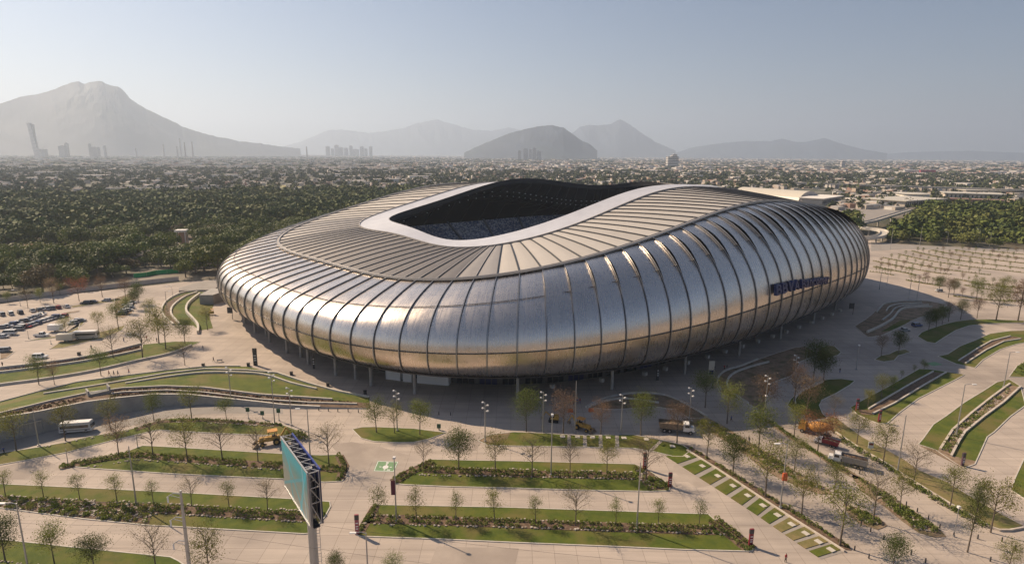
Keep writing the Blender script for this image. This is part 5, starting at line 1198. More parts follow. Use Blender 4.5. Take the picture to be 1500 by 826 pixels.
flat_hall(1325, 303, 1384, 299, 7.5, 60, 'low wide hall with overhanging pale roof, right of the ramp')
p = G(1336, 293); mb = MB(); mb.cyl((p[0], p[1], 7), 24, 3.5, 28, r2=22); mb.cyl((p[0], p[1], 10.5), 25, 1.2, 28, r2=20); solo('round_pavilion', mb, M_CREAM, 'low round pavilion roof behind the wide pale hall', 'pavilion')
flat_hall(1204, 301, 1232, 296, 9, 30, 'grey box building between the vaulted hall and the car yard', M_H[0], M_H[2])
flat_hall(1384, 290, 1472, 293, 8, 55, 'long tan warehouse roof on the right behind the round pavilion', M_CREAM)
flat_hall(1388, 297, 1468, 300, 6, 12, 'long reddish building in front of the tan warehouse', M_H[4], M_H[4])
flat_hall(1325, 254, 1352, 254.5, 13, 60, 'white store building on the right horizon', M_WHITE, M_H[0])
flat_hall(1348, 254.8, 1370, 255.2, 15, 40, 'bright red store front beside the white store', M_RED, mat('red_store', (0.45, 0.05, 0.07), .6))
flat_hall(1207, 246.5, 1224, 246.5, 14, 60, 'sand coloured hall far behind the stadium', M_CREAM)
flat_hall(1262, 242.5, 1273, 242.5, 14, 60, 'small cream hall on the hazy horizon', M_CREAM)
flat_hall(575, 251, 583, 251, 10, 30, 'small white building far behind the left of the stadium', M_WHITE, M_WHITE)
flat_hall(1415, 284.5, 1500, 286, 7, 30, 'long pale shed at the right edge below the viaduct', M_CREAM)
mb = MB(); a, b = Vector(G(1160, 274)), Vector(G(1520, 287)); 
t = thing('viaduct', 'long grey elevated highway crossing behind the right side halls', 'viaduct', tuple(a)); mb.bar(a + Vector((0, 0, 9)), b + Vector((0, 0, 9)), 14, 1.8); mb.bar(a + Vector((0, 0, 10.5)), b + Vector((0, 0, 10.5)), 14.6, .9); wpart('deck', mb, M_WALL, t)
for k in range(26): q = a.lerp(b, (k + .5) / 26); mb = MB(); mb.cyl((q.x, q.y, 0), 1.4, 8.2, 8); wpart('pier', mb, M_WALL, t)
# car yard ground behind the stadium
o = link('yard', sheet('yard', [G(1205, 312), G(1225, 300), G(1310, 300), G(1325, 309), G(1290, 322), G(1240, 326)], .1, M_PAVE2)); tag(o, kind='structure')
o = link('ramp_road', sheet('ramp_road', [G(1276, 368), G(1276, 354), G(1318, 358), G(1400, 362), G(1500, 365.5), G(1640, 369), G(1640, 373), G(1500, 369), G(1400, 366.5), G(1320, 365)], .1, M_PAVE2)); tag(o, kind='structure')
# curling footbridge
FB = [(1262, 330, 7), (1280, 326, 7), (1300, 320, 7), (1320, 313, 7), (1335, 307.5, 7)]
FBa = [(1335, 307, 7.5), (1318, 312, 7.5), (1298, 318, 7.5), (1280, 323.5, 7.5), (1264, 327, 7.2), (1258, 330.5, 7), (1264, 334, 6.6), (1280, 336, 6.4), (1292, 338.5, 6), (1295, 342, 5.5), (1290, 346, 5), (1279, 348, 4.5), (1266, 349, 4), (1255, 350, 3)]
t = thing('footbridge', 'pale curling elevated footbridge at the right shoulder of the stadium', 'footbridge', G(1290, 350)); P = smooth_pl([G(*q) for q in FBa], 5)
mb = MB(); mb.strip([(p.x, p.y, p.z - .9) for p in P], 6.5, 1.0); wpart('deck', mb, M_KERB, t)
for s in (-1, 1):
    Q = []
    for i, p in enumerate(P): d = (P[min(i + 1, len(P) - 1)] - P[max(i - 1, 0)]).normalized(); Q.append((p.x - d.y * 3.1 * s, p.y + d.x * 3.1 * s, p.z + .1))
    mb = MB(); mb.strip(Q, .35, 1.2); wpart('parapet', mb, M_KERB, t)
for p in P[3:-6:5]: mb = MB(); mb.cyl((p.x, p.y, 0), .7, p.z - .9, 8); wpart('pier', mb, M_KERB, t)
# fences and small buildings by the left wood
P = [Vector(G(*q)) for q in ((-300, 455), (-100, 450.5), (0, 443.5), (60, 435.5), (120, 427.5), (200, 418), (262, 411))]
t = thing('boundary_wall', 'low dark boundary wall between the left car park and the wood', 'boundary wall', tuple(P[2])); mb = MB(); mb.strip([tuple(p) for p in resample(P, 5)], .3, 2.2); wpart('wall_panel', mb, M_H[2], t)
mb = MB(); mb.strip([(p.x, p.y, 2.2) for p in resample(P, 5)], .4, .15); wpart('coping', mb, M_WALL, t)
M_MESH = noisy('green_shade_net', (0.02, 0.30, 0.09), (0.03, 0.38, 0.13), .3, 4, .7)
P = [Vector(G(*q)) for q in ((196, 407), (215, 405), (229, 402), (245, 401), (262, 399.5))]; t = thing('shade_net_fence', 'bright green shade net fence at the edge of the left wood', 'fence', tuple(P[0])); mb = MB(); mb.strip([tuple(p) for p in P], .12, 2.4); wpart('net', mb, M_MESH, t)
for p in resample(P, 5): mb = MB(); mb.cyl((p.x, p.y, 0), .08, 2.6, 6); wpart('post', mb, M_STEEL, t)
def cottage(u, v, w, d, h, rz, wm, rm, label):
    t = thing('house', label, 'house', G(u, v), rz); mb = MB(); mb.box((0, 0, h / 2), (w, d, h)); link('wall', mb.mesh('wall', wm), t)
    mb = MB(); x, y = w / 2 + .5, d / 2 + .5; z = h + .03; r = h + d * .22
    mb.add([(-x, -y, z), (x, -y, z), (x, y, z), (-x, y, z), (-x + 2, 0, r), (x - 2, 0, r)], [(0, 1, 5, 4), (2, 3, 4, 5), (1, 2, 5), (3, 0, 4), (3, 2, 1, 0)]); link('roof', mb.mesh('roof', rm), t)
    mb = MB(); [mb.box((k, -d / 2 - .02, h * .55), (1.2, .1, 1.2)) for k in (-w * .3, w * .25)]; link('window', mb.mesh('window', M_GLASS), t)
M_TILE = noisy('terracotta_roof', (0.30, 0.13, 0.08), (0.38, 0.18, 0.12), .8, 4, .85)
cottage(52, 369, 16, 10, 3.5, .3, M_H[1], M_TILE, 'tile roofed cottage in the clearing of the left wood')
cottage(68, 375, 30, 12, 3.6, .25, M_H[2], M_ROOFC, 'long grey roofed building in the clearing of the left wood')
cottage(4, 377, 16, 10, 3, .25, M_H[0], M_ROOFC, 'pale shed at the left edge of the wood clearing')
cottage(90, 371, 18, 9, 3, .3, M_H[2], M_ROOFC, 'small grey shed behind the long grey building')
t = thing('concrete_tower', 'small pale open concrete tower standing in the left wood', 'concrete tower', G(268, 358), .2); mb = MB()
for sx in (-1, 1):
    for sy in (-1, 1): mb.box((sx * 3, sy * 2.5, 5), (.8, .8, 10))
link('post', mb.mesh('post', M_H[0]), t); mb = MB(); mb.box((0, 0, 10.6), (8, 7, 1.4)); link('roof', mb.mesh('roof', M_H[0]), t); mb = MB(); mb.box((0, 1, 4.5), (4.5, 3.5, 8.5)); link('core', mb.mesh('core', M_H[4]), t)
cottage(205, 358, 10, 7, 3, .2, M_H[0], M_ROOFC, 'tiny white hut in the brown clearing of the wood')
# ================================================================ POLES, SIGNS, BOLLARDS
def zpx(x, y, ox, oy, s): return (ox + x / s, oy + y / s)
def mast(u, v, vt, label, kind):
    p = G(u, v, .03); h = height_at(u, v, vt)
    t = thing('floodlight_mast' if kind == 'flood' else 'street_lamp', label, 'floodlight mast' if kind == 'flood' else 'lamp post', p, 0, 'light poles of the grounds')
    mb = MB(); r = .13 if h > 8 else .08; mb.tube([(0, 0, 0), (0, 0, h * .5), (0, 0, h)], [r * 1.25, r, r * .7], 8); mb.cyl((0, 0, 0), r * 2.6, .35, 8); link('pole', mb.mesh('pole', M_STEEL), t)
    if kind == 'flood':
        for k in range(4):
            z = h - .2 - k * .75; s = 1 if k % 2 else -1; mb = MB(); mb.bar((0, 0, z), (.5 * s, .1, z + .1), .07); mb.box((.62 * s, .1, z + .1), (.42, .36, .3), .3 * s); link('floodlight', mb.mesh('floodlight', M_WHITE), t)
    elif kind in ('armR', 'armL'):
        s = 1 if kind == 'armR' else -1; mb = MB(); mb.tube([(0, 0, h - .1), (.9 * s, 0, h + .15), (1.8 * s, -.2, h + .15)], .06, 6); link('arm', mb.mesh('arm', M_STEEL), t)
        mb = MB(); mb.box((2.1 * s, -.25, h + .15), (1.1, .4, .18)); link('lamp_head', mb.mesh('lamp_head', M_WHITE), t)
    elif kind == 'top':
        mb = MB(); mb.box((0, 0, h + .1), (.5, .5, .4)); link('lamp_head', mb.mesh('lamp_head', M_WHITE), t)
    elif kind == 'sign':
        mb = MB(); mb.box((0, -.1, h - .5), (1.0, .1, 1.2)); link('sign_board', mb.mesh('sign_board', mat('green_sign', (.03, .10, .06), .5)), t)
    return t
for a in [(582, 631, 572, 'floodlight mast behind the boat shaped island', 'flood'), (710.6, 647, 589, 'floodlight mast on brown tip of the back lawn strip', 'flood'), (795, 633.5, 574, 'floodlight mast left of the small excavator', 'flood'),
          (909.5, 636, 578, 'floodlight mast between the loader and the dump truck', 'flood'), (1009, 621, 568, 'floodlight mast just behind the dump truck cab', 'flood'), (427, 623, 568, 'right one of the floodlight masts below the seat walls', 'flood'),
          (402.6, 621, 545, 'tall floodlight mast at the end of the curving lawn strip', 'flood'), (339, 590, 538, 'floodlight mast standing in the curved terrace wall', 'flood'), (1118.5, 618, 550, 'floodlight mast beside the brown tree in the stadium shade', 'flood'), (1163, 560, 520, 'leaning floodlight mast in the shaded soil bed', 'flood'),
          (842, 633.5, 558, 'tallest plain pole just behind the yellow backhoe', 'plain'), (807, 696, 608, 'slim pole in the hedge of the second centre island', 'top'), (932.7, 775, 677, 'slim pole at the right end of the widest island', 'plain'), (580.6, 763.6, 671, 'pole carrying a dark banner on the widest island', 'top'),
          (539, 842, 780, 'grey lamp post cut off by the bottom edge of the photo', 'armL'), (57, 653, 602, 'pole beside the entrance in the retaining wall', 'plain'), (100, 681, 657, 'short post at the left tip of the hedge island', 'plain'), (202, 656, 636, 'short post below the curving lawn strip on the left', 'plain'),
          (200, 740, 653, 'slim tall pole in the rubble border on the left', 'plain'), (43, 842, 737, 'tall lamp post at the bottom left with its arm to the left', 'armL'), (454.5, 668, 599, 'slim pole right behind the billboard', 'armL'), (1143, 743.6, 650, 'lamp post with an orange box beside the diagonal hedge', 'armL'),
          (1196.5, 714, 668, 'thin lamp post between the two diagonal roads', 'plain'), (1314.4, 692, 608, 'tall lamp post behind the timber kerb on the right', 'plain'), (1397, 785.5, 743, 'white headed lamp near the lower right tree', 'top'), (1400.5, 639, 563, 'lamp post standing in the rough timber edged strip', 'armR'),
          (1470, 567, 516, 'lamp post at the top of the timber edged strip', 'armR'), (1180, 538, 509, 'lamp post at the edge of the shaded soil bed', 'armR'), (1254, 541, 506, 'slim lamp in the middle of the shaded paving', 'top'), (1118.6, 618, 580, 'short white headed post beside the brown tree', 'top'),
          (364, 613, 597, 'small dark green sign on a post by the curving strip', 'sign'), (385, 613, 602, 'short grey sign post between the two green signs', 'sign'), (409, 616, 598.5, 'dark green sign just left of the loader heap', 'sign'), (643, 629, 621, 'small dark sign near the boat shaped island', 'sign'),
          (1299, 418, 400, 'thin lamp by the upper edge of the stadium shadow', 'plain'), (1331, 438, 408, 'left one of two tall thin poles by the shadow edge', 'plain'), (1343, 438, 410, 'right one of two tall thin poles by the shadow edge', 'plain'), (1288, 424, 398, 'thin pole close to the right end of the stadium', 'plain'),
          (245, 455, 427, 'dark street lamp beside the curved terraces', 'armR'), (1387, 358, 340, 'street lamp on the far road, third from the right', 'armL'), (1432, 361, 336, 'street lamp on the far road, second from the right', 'armL'), (1449, 362, 341, 'street lamp on the far road, nearest the right edge', 'armL'), (1347, 360, 332, 'thin lamp on the far road behind the car park', 'plain'), (1304, 366, 334, 'thin lamp where the far road begins', 'plain'),
          (254, 442, 420, 'slim lamp above the left curved terraces', 'armL'), (30, 448, 425, 'pale lamp at the wood edge on the far left', 'armL'), (42, 496, 484, 'short post beside the white pickup on the left', 'plain'), (75, 504, 498, 'short sign post by the left planted point', 'plain')]:
    mast(*a)
def totem(u, v, vt, label, m, w=.75):
    h = height_at(u, v, vt); p = G(u, v, .03); t = thing('totem_sign', label, 'totem sign', p, .15); mb = MB(); mb.box((0, 0, h / 2), (w, .3, h)); link('panel', mb.mesh('panel', m), t)
    mb = MB(); mb.box((0, 0, h * .86), (w + .05, .34, h * .22)); link('dark_head', mb.mesh('dark_head', M_DARK), t)
    mb = MB(); [mb.box((0, -.17, h * z), (w * .6, .03, h * .05)) for z in (.3, .42, .58)]; link('print_band', mb.mesh('print_band', M_WHITE), t)
M_PINK = mat('faded_red_print', (.35, .10, .12), .6)
totem(523.5, 782, 753, 'faded red totem with dark top at the left tip of the widest island', M_PINK); totem(981, 713, 692, 'bright red totem with dark head right of the second island', M_RED); totem(944, 687, 663, 'dark red totem hidden behind a bare tree', M_RED)
totem(1099, 800, 774, 'red and white totem at the right tip of the widest island', M_RED); totem(1255, 602, 584, 'red totem at the shaded near tip of the double strip', M_RED); totem(1287.7, 618, 601, 'red totem in the sun beside the double strip', M_RED)
totem(1409.5, 682.4, 663, 'dark purple totem at the foot of the timber edged strip', mat('purple_dark', (.10, .05, .08), .6)); totem(374.5, 535, 510, 'tall dark totem near the left seat walls', M_DARK, 1.3); totem(963, 557, 532, 'dark totem in the shade under the near facade', M_DARK)
totem(460, 540, 515, 'dark totem just inside the shadow on the left plaza', M_DARK)
def flagsign(u, v, vt, label):
    h = height_at(u, v, vt); t = thing('flag_sign', label, 'sign', G(u, v)); mb = MB(); mb.cyl((0, 0, 0), .12, h, 6); link('post', mb.mesh('post', M_DARK), t); mb = MB(); mb.box((-.9, 0, h - 1.3), (2.2, .3, 2.6)); link('sign_board', mb.mesh('sign_board', M_DARK), t)
flagsign(341, 468, 450, 'dark flag shaped sign at the left end of the stadium'); flagsign(1249, 461, 444, 'dark flag shaped sign at the right end of the stadium')
p = G(1041.5, 549); t = thing('information_board', 'tall pale board with navy square sign under the near facade', 'sign board', p, .1); mb = MB(); mb.box((0, 0, 2.4), (1.9, .25, 4.8)); link('board', mb.mesh('board', M_CREAM), t); mb = MB(); mb.box((0, -.15, .95), (1.5, .06, 1.5)); link('blue_square', mb.mesh('blue_square', M_NAVY), t)
p = G(1275, 658.5); t = thing('notice_sign', 'small white notice sign with red print on the dry lawn', 'sign', p, -.2); mb = MB(); mb.box((0, 0, 1.25), (1.2, .12, 1.7)); mb.box((0, 0, .2), (.2, .1, .5)); link('board', mb.mesh('board', M_WHITE), t); mb = MB(); mb.box((0, -.08, 1.5), (.9, .03, .5)); link('print', mb.mesh('print', M_RED), t)
# banner on the pole
p = G(580.6, 763.6); t = thing('pole_banner', 'dark red vertical banner fixed to the slim pole', 'banner', (p[0], p[1], 0)); mb = MB(); mb.box((-.35, -.25, 7.4), (.8, .08, 3.0)); link('cloth', mb.mesh('cloth', mat('banner_dark', (.12, .03, .05), .8)), t)
# bollards
BK = MB(); BK.tube([(0, 0, 0), (0, 0, .85), (0, 0, .95)], [.13, .11, .06], 8); bme = kit('bollard', [('post', BK, M_DARK)])
bl = [(1250 + x / 3.104, 560 + y / 3.104) for x, y in ((240, 558), (290, 588), (340, 622), (392, 662), (455, 700), (78, 678), (137, 712), (262, 782), (327, 818), (35, 648), (5, 762), (70, 798), (675, 722), (735, 757), (622, 812), (28, 415), (565, 470 + 240))]
for i, q in enumerate(sorted(bl)): put('bollard', bme, f'short dark bollard, {(ORD + ["seventeenth"])[i]} from the left at the lower right', 'bollard', G(*q, .03), 0, 'bollards at the lower right')
for i, q in enumerate([(467, 601), (481, 602), (495, 603), (510, 603), (525, 604), (628, 606.5), (643, 607.5), (660, 608)]): put('bollard', bme, f'short dark bollard, {ORD[i]} from the left on the middle plaza', 'bollard', G(*q, .03), 0, 'bollards on the plaza')
CK = MB(); CK.box((0, 0, .55), (1.2, 1.2, 1.1)); CK2 = MB(); CK2.box((0, 0, 1.14), (1.3, 1.3, .1)); cub = kit('bin', [('block', CK, M_KERB), ('cap', CK2, M_KERB)])
for i, q in enumerate([(809, 568), (881, 559), (944.6, 549.5), (974.6, 542), (1007, 533), (1036, 524.5), (1062, 516.5), (1087, 509), (1110, 501.5), (1131.6, 494), (1151.6, 487.5), (1170, 480.5), (1188.5, 474), (1204, 467.5), (1218, 461.5), (1230, 456.5)]):
    put('concrete_block', cub, f'pale concrete block under the facade, {ORD[i]} from the left', 'concrete block', G(*q, .03), .7, 'concrete blocks under the right side')
TB = MB(); TB.box((0, 0, .5), (.9, .7, 1.0)); TB2 = MB(); TB2.box((0, 0, 1.05), (1.0, .8, .12)); trk = kit('bin', [('box', TB, M_DARK), ('lid', TB2, M_BLACK)])
for q, l in (((427, 549), 'dark waste bin on the sunlit path by the seat wall'), ((480.5, 565.5), 'dark waste bin at the sharp shadow edge'), ((535, 577), 'dark bin near the right end of the seat wall'), ((298, 537), 'dark bin on the seat wall left of the lawn'), ((116, 520), 'dark bin below the left car park'), ((364, 536), 'large dark planter heap beside the left totem')):
    put('waste_bin', trk, l, 'waste bin', G(*q, .03), .2)
put('waste_bin', trk, 'small grey cabinet at the stadium end of the path', 'cabinet', G(1045, 541, .03), .2)
# power pole and cables, bottom left
t = thing('power_pole', 'leaning grey power pole with three cable arms at bottom left', 'power pole', at(277, 826, 84)); bx, by = t.location.x, t.location.y; h = ztop(263, 718, by)
mb = MB(); mb.tube([(0, 0, 0), (0, 0, h / 2), (0, 0, h)], [.34, .27, .17], 10); link('pole', mb.mesh('pole', M_STEEL), t)
for k in range(3):
    z = h - .6 - k * 4.1; mb = MB(); mb.tube([(0, 0, z), (-1.2, 0, z + .1), (-2.1, 0, z - .5)], .08, 6); mb.bar((0, 0, z - .7), (-1.7, 0, z - .25), .07); link('arm', mb.mesh('arm', M_STEEL), t)
    mb = MB(); mb.tube([(-2.1, 0, z - .5), (-2.1, 0, z - 1.5)], [.12, .12], 8); link('insulator', mb.mesh('insulator', M_WHITE), t)
for k in range(3):
    z = h - 2.1 - k * 4.1; mb = MB(); pts = []
    for i in range(41):
        f = i / 40; x = bx - 2.1 + (f - .5) * 2 * 150; y = by + (f - .5) * 2 * -18; s = abs(f - .5) * 2; pts.append((x, y, z - 3.2 * (1 - (2 * s - 1) ** 2)))
    mb.tube(pts, .018, 4); solo('power_cable', mb, M_DARK, f'thin sagging power cable, {("top", "middle", "lowest")[k]} of the three on the pole', 'cable')

# billboard
t = thing('billboard', 'double sided teal screen billboard on a thick grey column', 'billboard', at(456, 826, 82)); O = t.location.copy()
Fa, Fb = Vector((-38.2, 92.2, 0)), Vector((-29.9, 80.6, 0)); e = (Fb - Fa).normalized(); nn = Vector((-e.y, e.x, 0)); ZT = ztop(453, 694, Fb.y); ZB = ztop(460.5, 772, Fb.y)
if nn.x < 0: nn = -nn
def shaderscreen():
    m = mat('billboard_print', (.2, .4, .45), .35); b = m.node_tree.nodes['Principled BSDF']; uv = N(m, 'ShaderNodeUVMap'); uv.uv_map = 'UVMap'; sx = N(m, 'ShaderNodeSeparateXYZ'); L(m, uv.outputs[0], sx.inputs[0])
    r = N(m, 'ShaderNodeValToRGB'); el = r.color_ramp.elements; el[0].position = 0; el[0].color = (.30, .30, .27, 1); el[1].position = 1; el[1].color = (.05, .34, .44, 1)
    q = el.new(.45); q.color = (.24, .27, .25, 1); q = el.new(.68); q.color = (.12, .28, .30, 1); q = el.new(.84); q.color = (.06, .34, .42, 1); L(m, sx.outputs[1], r.inputs[0])
    def ray(ang, off, w, col, prev):   # straight printed bands crossing the sheet
        a = N(m, 'ShaderNodeMath', operation='MULTIPLY'); a.inputs[1].default_value = math.sin(ang); L(m, sx.outputs[0], a.inputs[0]); c = N(m, 'ShaderNodeMath', operation='MULTIPLY'); c.inputs[1].default_value = math.cos(ang); L(m, sx.outputs[1], c.inputs[0])
        s = N(m, 'ShaderNodeMath', operation='ADD'); L(m, a.outputs[0], s.inputs[0]); L(m, c.outputs[0], s.inputs[1]); d = N(m, 'ShaderNodeMath', operation='SUBTRACT'); d.inputs[1].default_value = off; L(m, s.outputs[0], d.inputs[0]); ab = N(m, 'ShaderNodeMath', operation='ABSOLUTE'); L(m, d.outputs[0], ab.inputs[0]); lt = N(m, 'ShaderNodeMath', operation='LESS_THAN'); lt.inputs[1].default_value = w; L(m, ab.outputs[0], lt.inputs[0])
        mu = N(m, 'ShaderNodeMath', operation='MULTIPLY'); mu.inputs[1].default_value = .6; L(m, lt.outputs[0], mu.inputs[0]); x = N(m, 'ShaderNodeMix', data_type='RGBA'); L(m, mu.outputs[0], x.inputs[0]); L(m, prev, x.inputs[6]); x.inputs[7].default_value = (*col, 1); return x.outputs[2]
    o = r.outputs[0]
    for ang, off, w, c in ((.9, .62, .03, (.05, .42, .55)), (-.7, .05, .025, (.06, .36, .48)), (1.45, .36, .03, (.05, .36, .45)), (.25, .55, .02, (.08, .30, .34)), (-1.3, -.62, .03, (.04, .45, .6)), (1.5, .86, .018, (.3, .5, .6))): o = ray(ang, off, w, c, o)
    L(m, o, b.inputs['Base Color']); return m
def face(a, b, off, m, name, flip=False):
    a = a + nn * off; b = b + nn * off; mb = MB(); P = [Vector((a.x, a.y, ZB)), Vector((b.x, b.y, ZB)), Vector((b.x, b.y, ZT)), Vector((a.x, a.y, ZT))]
    mb.add([p - O for p in P] + [p - O + nn * .15 for p in P], [(0, 1, 2, 3), (7, 6, 5, 4), (0, 4, 5, 1), (1, 5, 6, 2), (2, 6, 7, 3), (3, 7, 4, 0)], 0, [(0, 0), (1, 0), (1, 1), (0, 1)] * 2); return link(name, mb.mesh(name, m), t)
face(Fa, Fb, 0, shaderscreen(), 'screen'); face(Fa, Fb, 1.75, M_NAVY, 'rear_screen')
mb = MB(); mb.bar(Vector((Fa.x, Fa.y, ZT + .15)) + nn * 1.85 - O, Vector((Fb.x, Fb.y, ZT + .15)) + nn * 1.85 - O, .2, .3); link('blue_top_edge', mb.mesh('blue_top_edge', mat('bright_blue', (.025, .05, .26), .5)), t)
mb = MB(); mb.bar(Vector((Fa.x, Fa.y, ZT + .1)) - nn * .02 - O, Vector((Fb.x, Fb.y, ZT + .1)) - nn * .02 - O, .22, .2); mb.bar(Vector((Fb.x, Fb.y, ZT)) - nn * .05 + e * .1 - O, Vector((Fb.x, Fb.y, ZB)) - nn * .05 + e * .1 - O, .25, .25); mb.bar(Vector((Fa.x, Fa.y, ZB - .1)) - O, Vector((Fb.x, Fb.y, ZB - .1)) - O, .2, .2); link('screen_frame', mb.mesh('screen_frame', M_STEEL), t)
n = 7
for k in range(n + 1):
    q = Fa.lerp(Fb, k / n); fr = MB()
    for z0, z1 in ((ZT, ZT - 2.5), (ZT - 2.5, ZT - 5), (ZT - 5, ZB)):
        fr.bar((q + nn * .2) + Vector((0, 0, z0)) - O, (q + nn * 1.7) + Vector((0, 0, z1)) - O, .1); fr.bar((q + nn * .2) + Vector((0, 0, z0)) - O, (q + nn * 1.7) + Vector((0, 0, z0)) - O, .12)
    fr.bar(q + nn * .25 + Vector((0, 0, ZB)) - O, q + nn * .25 + Vector((0, 0, ZT)) - O, .12); fr.bar(q + nn * 1.65 + Vector((0, 0, ZB)) - O, q + nn * 1.65 + Vector((0, 0, ZT)) - O, .12)
    if k < n: q2 = Fa.lerp(Fb, (k + 1) / n); fr.bar(q + nn * .25 + Vector((0, 0, ZT)) - O, q2 + nn * 1.65 + Vector((0, 0, ZT)) - O, .1)
    link('truss_frame', fr.mesh('truss_frame', M_STEEL), t)
cm = Fa.lerp(Fb, .80) + nn * .9; mb = MB(); mb.tube([Vector((cm.x, cm.y, 0)) - O, Vector((cm.x, cm.y, ZT - .6)) - O], [.72, .62], 16); link('column', mb.mesh('column', M_STEEL), t)
mb = MB(); c2 = cm + e * 1.3 + nn * .5
for s in (-.28, .28): mb.bar(Vector((c2.x + s, c2.y, 0)) - O, Vector((c2.x + s, c2.y, ZB + 1)) - O, .06)
for z in np.arange(.5, ZB + 1, .5): mb.bar(Vector((c2.x - .28, c2.y, z)) - O, Vector((c2.x + .28, c2.y, z)) - O, .04)
for z in np.arange(2, ZB, 1.2): mb.tube([Vector((c2.x + .45 * math.cos(a), c2.y - .1 - .45 * abs(math.sin(a)), z)) - O for a in np.linspace(0, math.pi, 7)], .025, 4)
link('ladder', mb.mesh('ladder', M_STEEL), t)
mb = MB(); mb.bar(Vector((Fa.x, Fa.y, ZB - .35)) + nn * .9 - O, Vector((Fb.x, Fb.y, ZB - .35)) + nn * .9 - O, 1.0, .12); link('catwalk', mb.mesh('catwalk', M_DARK), t)

# ================================================================ VEHICLES
def carpaint(n, c): return noisy('car_paint_' + n, c, tuple(x * .92 for x in c), .5, 2, .28, coord='obj')
CP = {'white': carpaint('white', (.74, .74, .72)), 'silver': carpaint('silver', (.56, .57, .58)), 'grey': carpaint('grey', (.28, .29, .30)), 'black': carpaint('black', (.07, .07, .075)), 'red': carpaint('red', (.35, .03, .03)), 'blue': carpaint('blue', (.04, .08, .22))}
M_TAIL = mat('tail_light', (.4, .02, .02), .3); M_HEAD = mat('head_light', (.8, .8, .75), .15)
def car_kit(kind, col):
    Lx, Wd, Ht = {'sedan': (4.5, 1.78, 1.45), 'suv': (4.6, 1.88, 1.75), 'pickup': (5.3, 1.9, 1.8), 'van': (5.3, 1.95, 2.1), 'hatch': (4.0, 1.7, 1.5)}[kind]
    B = MB(); x0 = -Lx / 2; hb = Ht * .56
    st_ = [(0, .45, hb * .80, .80), (.04, .28, hb * .92, .93), (.15, .22, hb * .97, 1), (.30, .2, hb, 1), (.55, .2, hb * 1.02, 1), (.80, .22, hb * 1.02, 1), (.95, .28, hb * .98, .95), (1, .45, hb * .85, .84)]
    if kind == 'van': st_ = [(f, a, b * 1.1, w) for f, a, b, w in st_]
    vs = []
    for f, zl, zh, w in st_:
        x = x0 + Lx * f; y = Wd / 2 * w; vs += [(x, -y * .92, zl), (x, -y, (zl + zh) * .5), (x, -y * .93, zh), (x, y * .93, zh), (x, y, (zl + zh) * .5), (x, y * .92, zl)]
    fs = []
    for i in range(len(st_) - 1):
        o = i * 6
        for k in range(6): fs.append((o + k, o + 6 + k, o + 6 + (k + 1) % 6, o + (k + 1) % 6))
    fs += [tuple(range(6)), tuple(range(len(vs) - 1, len(vs) - 7, -1))]; B.add(vs, fs)
    c0, c1, r0_, r1 = {'sedan': (.24, .86, .38, .70), 'suv': (.25, .985, .36, .93), 'pickup': (.27, .62, .36, .58), 'van': (.12, .99, .24, .96), 'hatch': (.22, .98, .36, .88)}[kind]
    Gm = MB(); y0, y1 = Wd / 2 * .90, Wd / 2 * .72; zt = Ht - .06; X = lambda f: x0 + Lx * f
    Gm.add([(X(c0), -y0, hb * .98), (X(c1), -y0, hb * .98), (X(c1), y0, hb * .98), (X(c0), y0, hb * .98), (X(r0_), -y1, zt), (X(r1), -y1, zt), (X(r1), y1, zt), (X(r0_), y1, zt)], [(0, 1, 5, 4), (1, 2, 6, 5), (2, 3, 7, 6), (3, 0, 4, 7), (4, 5, 6, 7)])
    Rf = MB(); Rf.prism([(X(r0_) - .03, -y1 - .03), (X(r1) + .03, -y1 - .03), (X(r1) + .03, y1 + .03), (X(r0_) - .03, y1 + .03)], zt + .002, Ht)
    for xx in (r0_ + .01, (r0_ + r1) / 2, r1 - .01):
        for s in (-1, 1): Rf.bar((X(c0 + (c1 - c0) * (xx - r0_) / (r1 - r0_)), s * y0 * 1.01, hb), (X(xx), s * y1 * 1.01, zt), .09, .05)
    parts = [('body', B, CP[col]), ('window_glass', Gm, M_GLASS), ('roof', Rf, CP[col])]
    if kind == 'pickup': bd = MB(); bd.box((X(.81), 0, hb + .01), (Lx * .34, Wd * .74, .04)); parts.append(('load_bed', bd, M_DARK))
    for f in (.19, .80):
        for s in (-1, 1):
            w = MB(); w.tube([(X(f), s * (Wd / 2 - .2), .33), (X(f), s * (Wd / 2 + .01), .33)], .33, 12); rim = MB(); rim.tube([(X(f), s * (Wd / 2), .33), (X(f), s * (Wd / 2 + .03), .33)], .19, 8)
            parts.append(('wheel', w, M_BLACK, False, [('rim', rim, M_STEEL)]))
    for s in (-1, 1):
        h_ = MB(); h_.box((X(.012), s * Wd * .34, hb * .72), (.1, .34, .16)); parts.append(('headlight', h_, M_HEAD)); tl = MB(); tl.box((X(.99), s * Wd * .36, hb * .78), (.08, .26, .2)); parts.append(('tail_light', tl, M_TAIL))
    return kit('car', parts)
CARK = {}
def car(u, v, kind, col, deg, label, group=None, cat=None):
    if (kind, col) not in CARK: CARK[(kind, col)] = car_kit(kind, col)
    put('parked_car' if kind not in ('van',) else 'parked_van', CARK[(kind, col)], label, cat or {'pickup': 'pickup', 'van': 'van'}.get(kind, 'car'), G(u, v, .03), math.radians(deg), group)
cz = lambda x, y: (x / 7.5, 420 + y / 7.5)
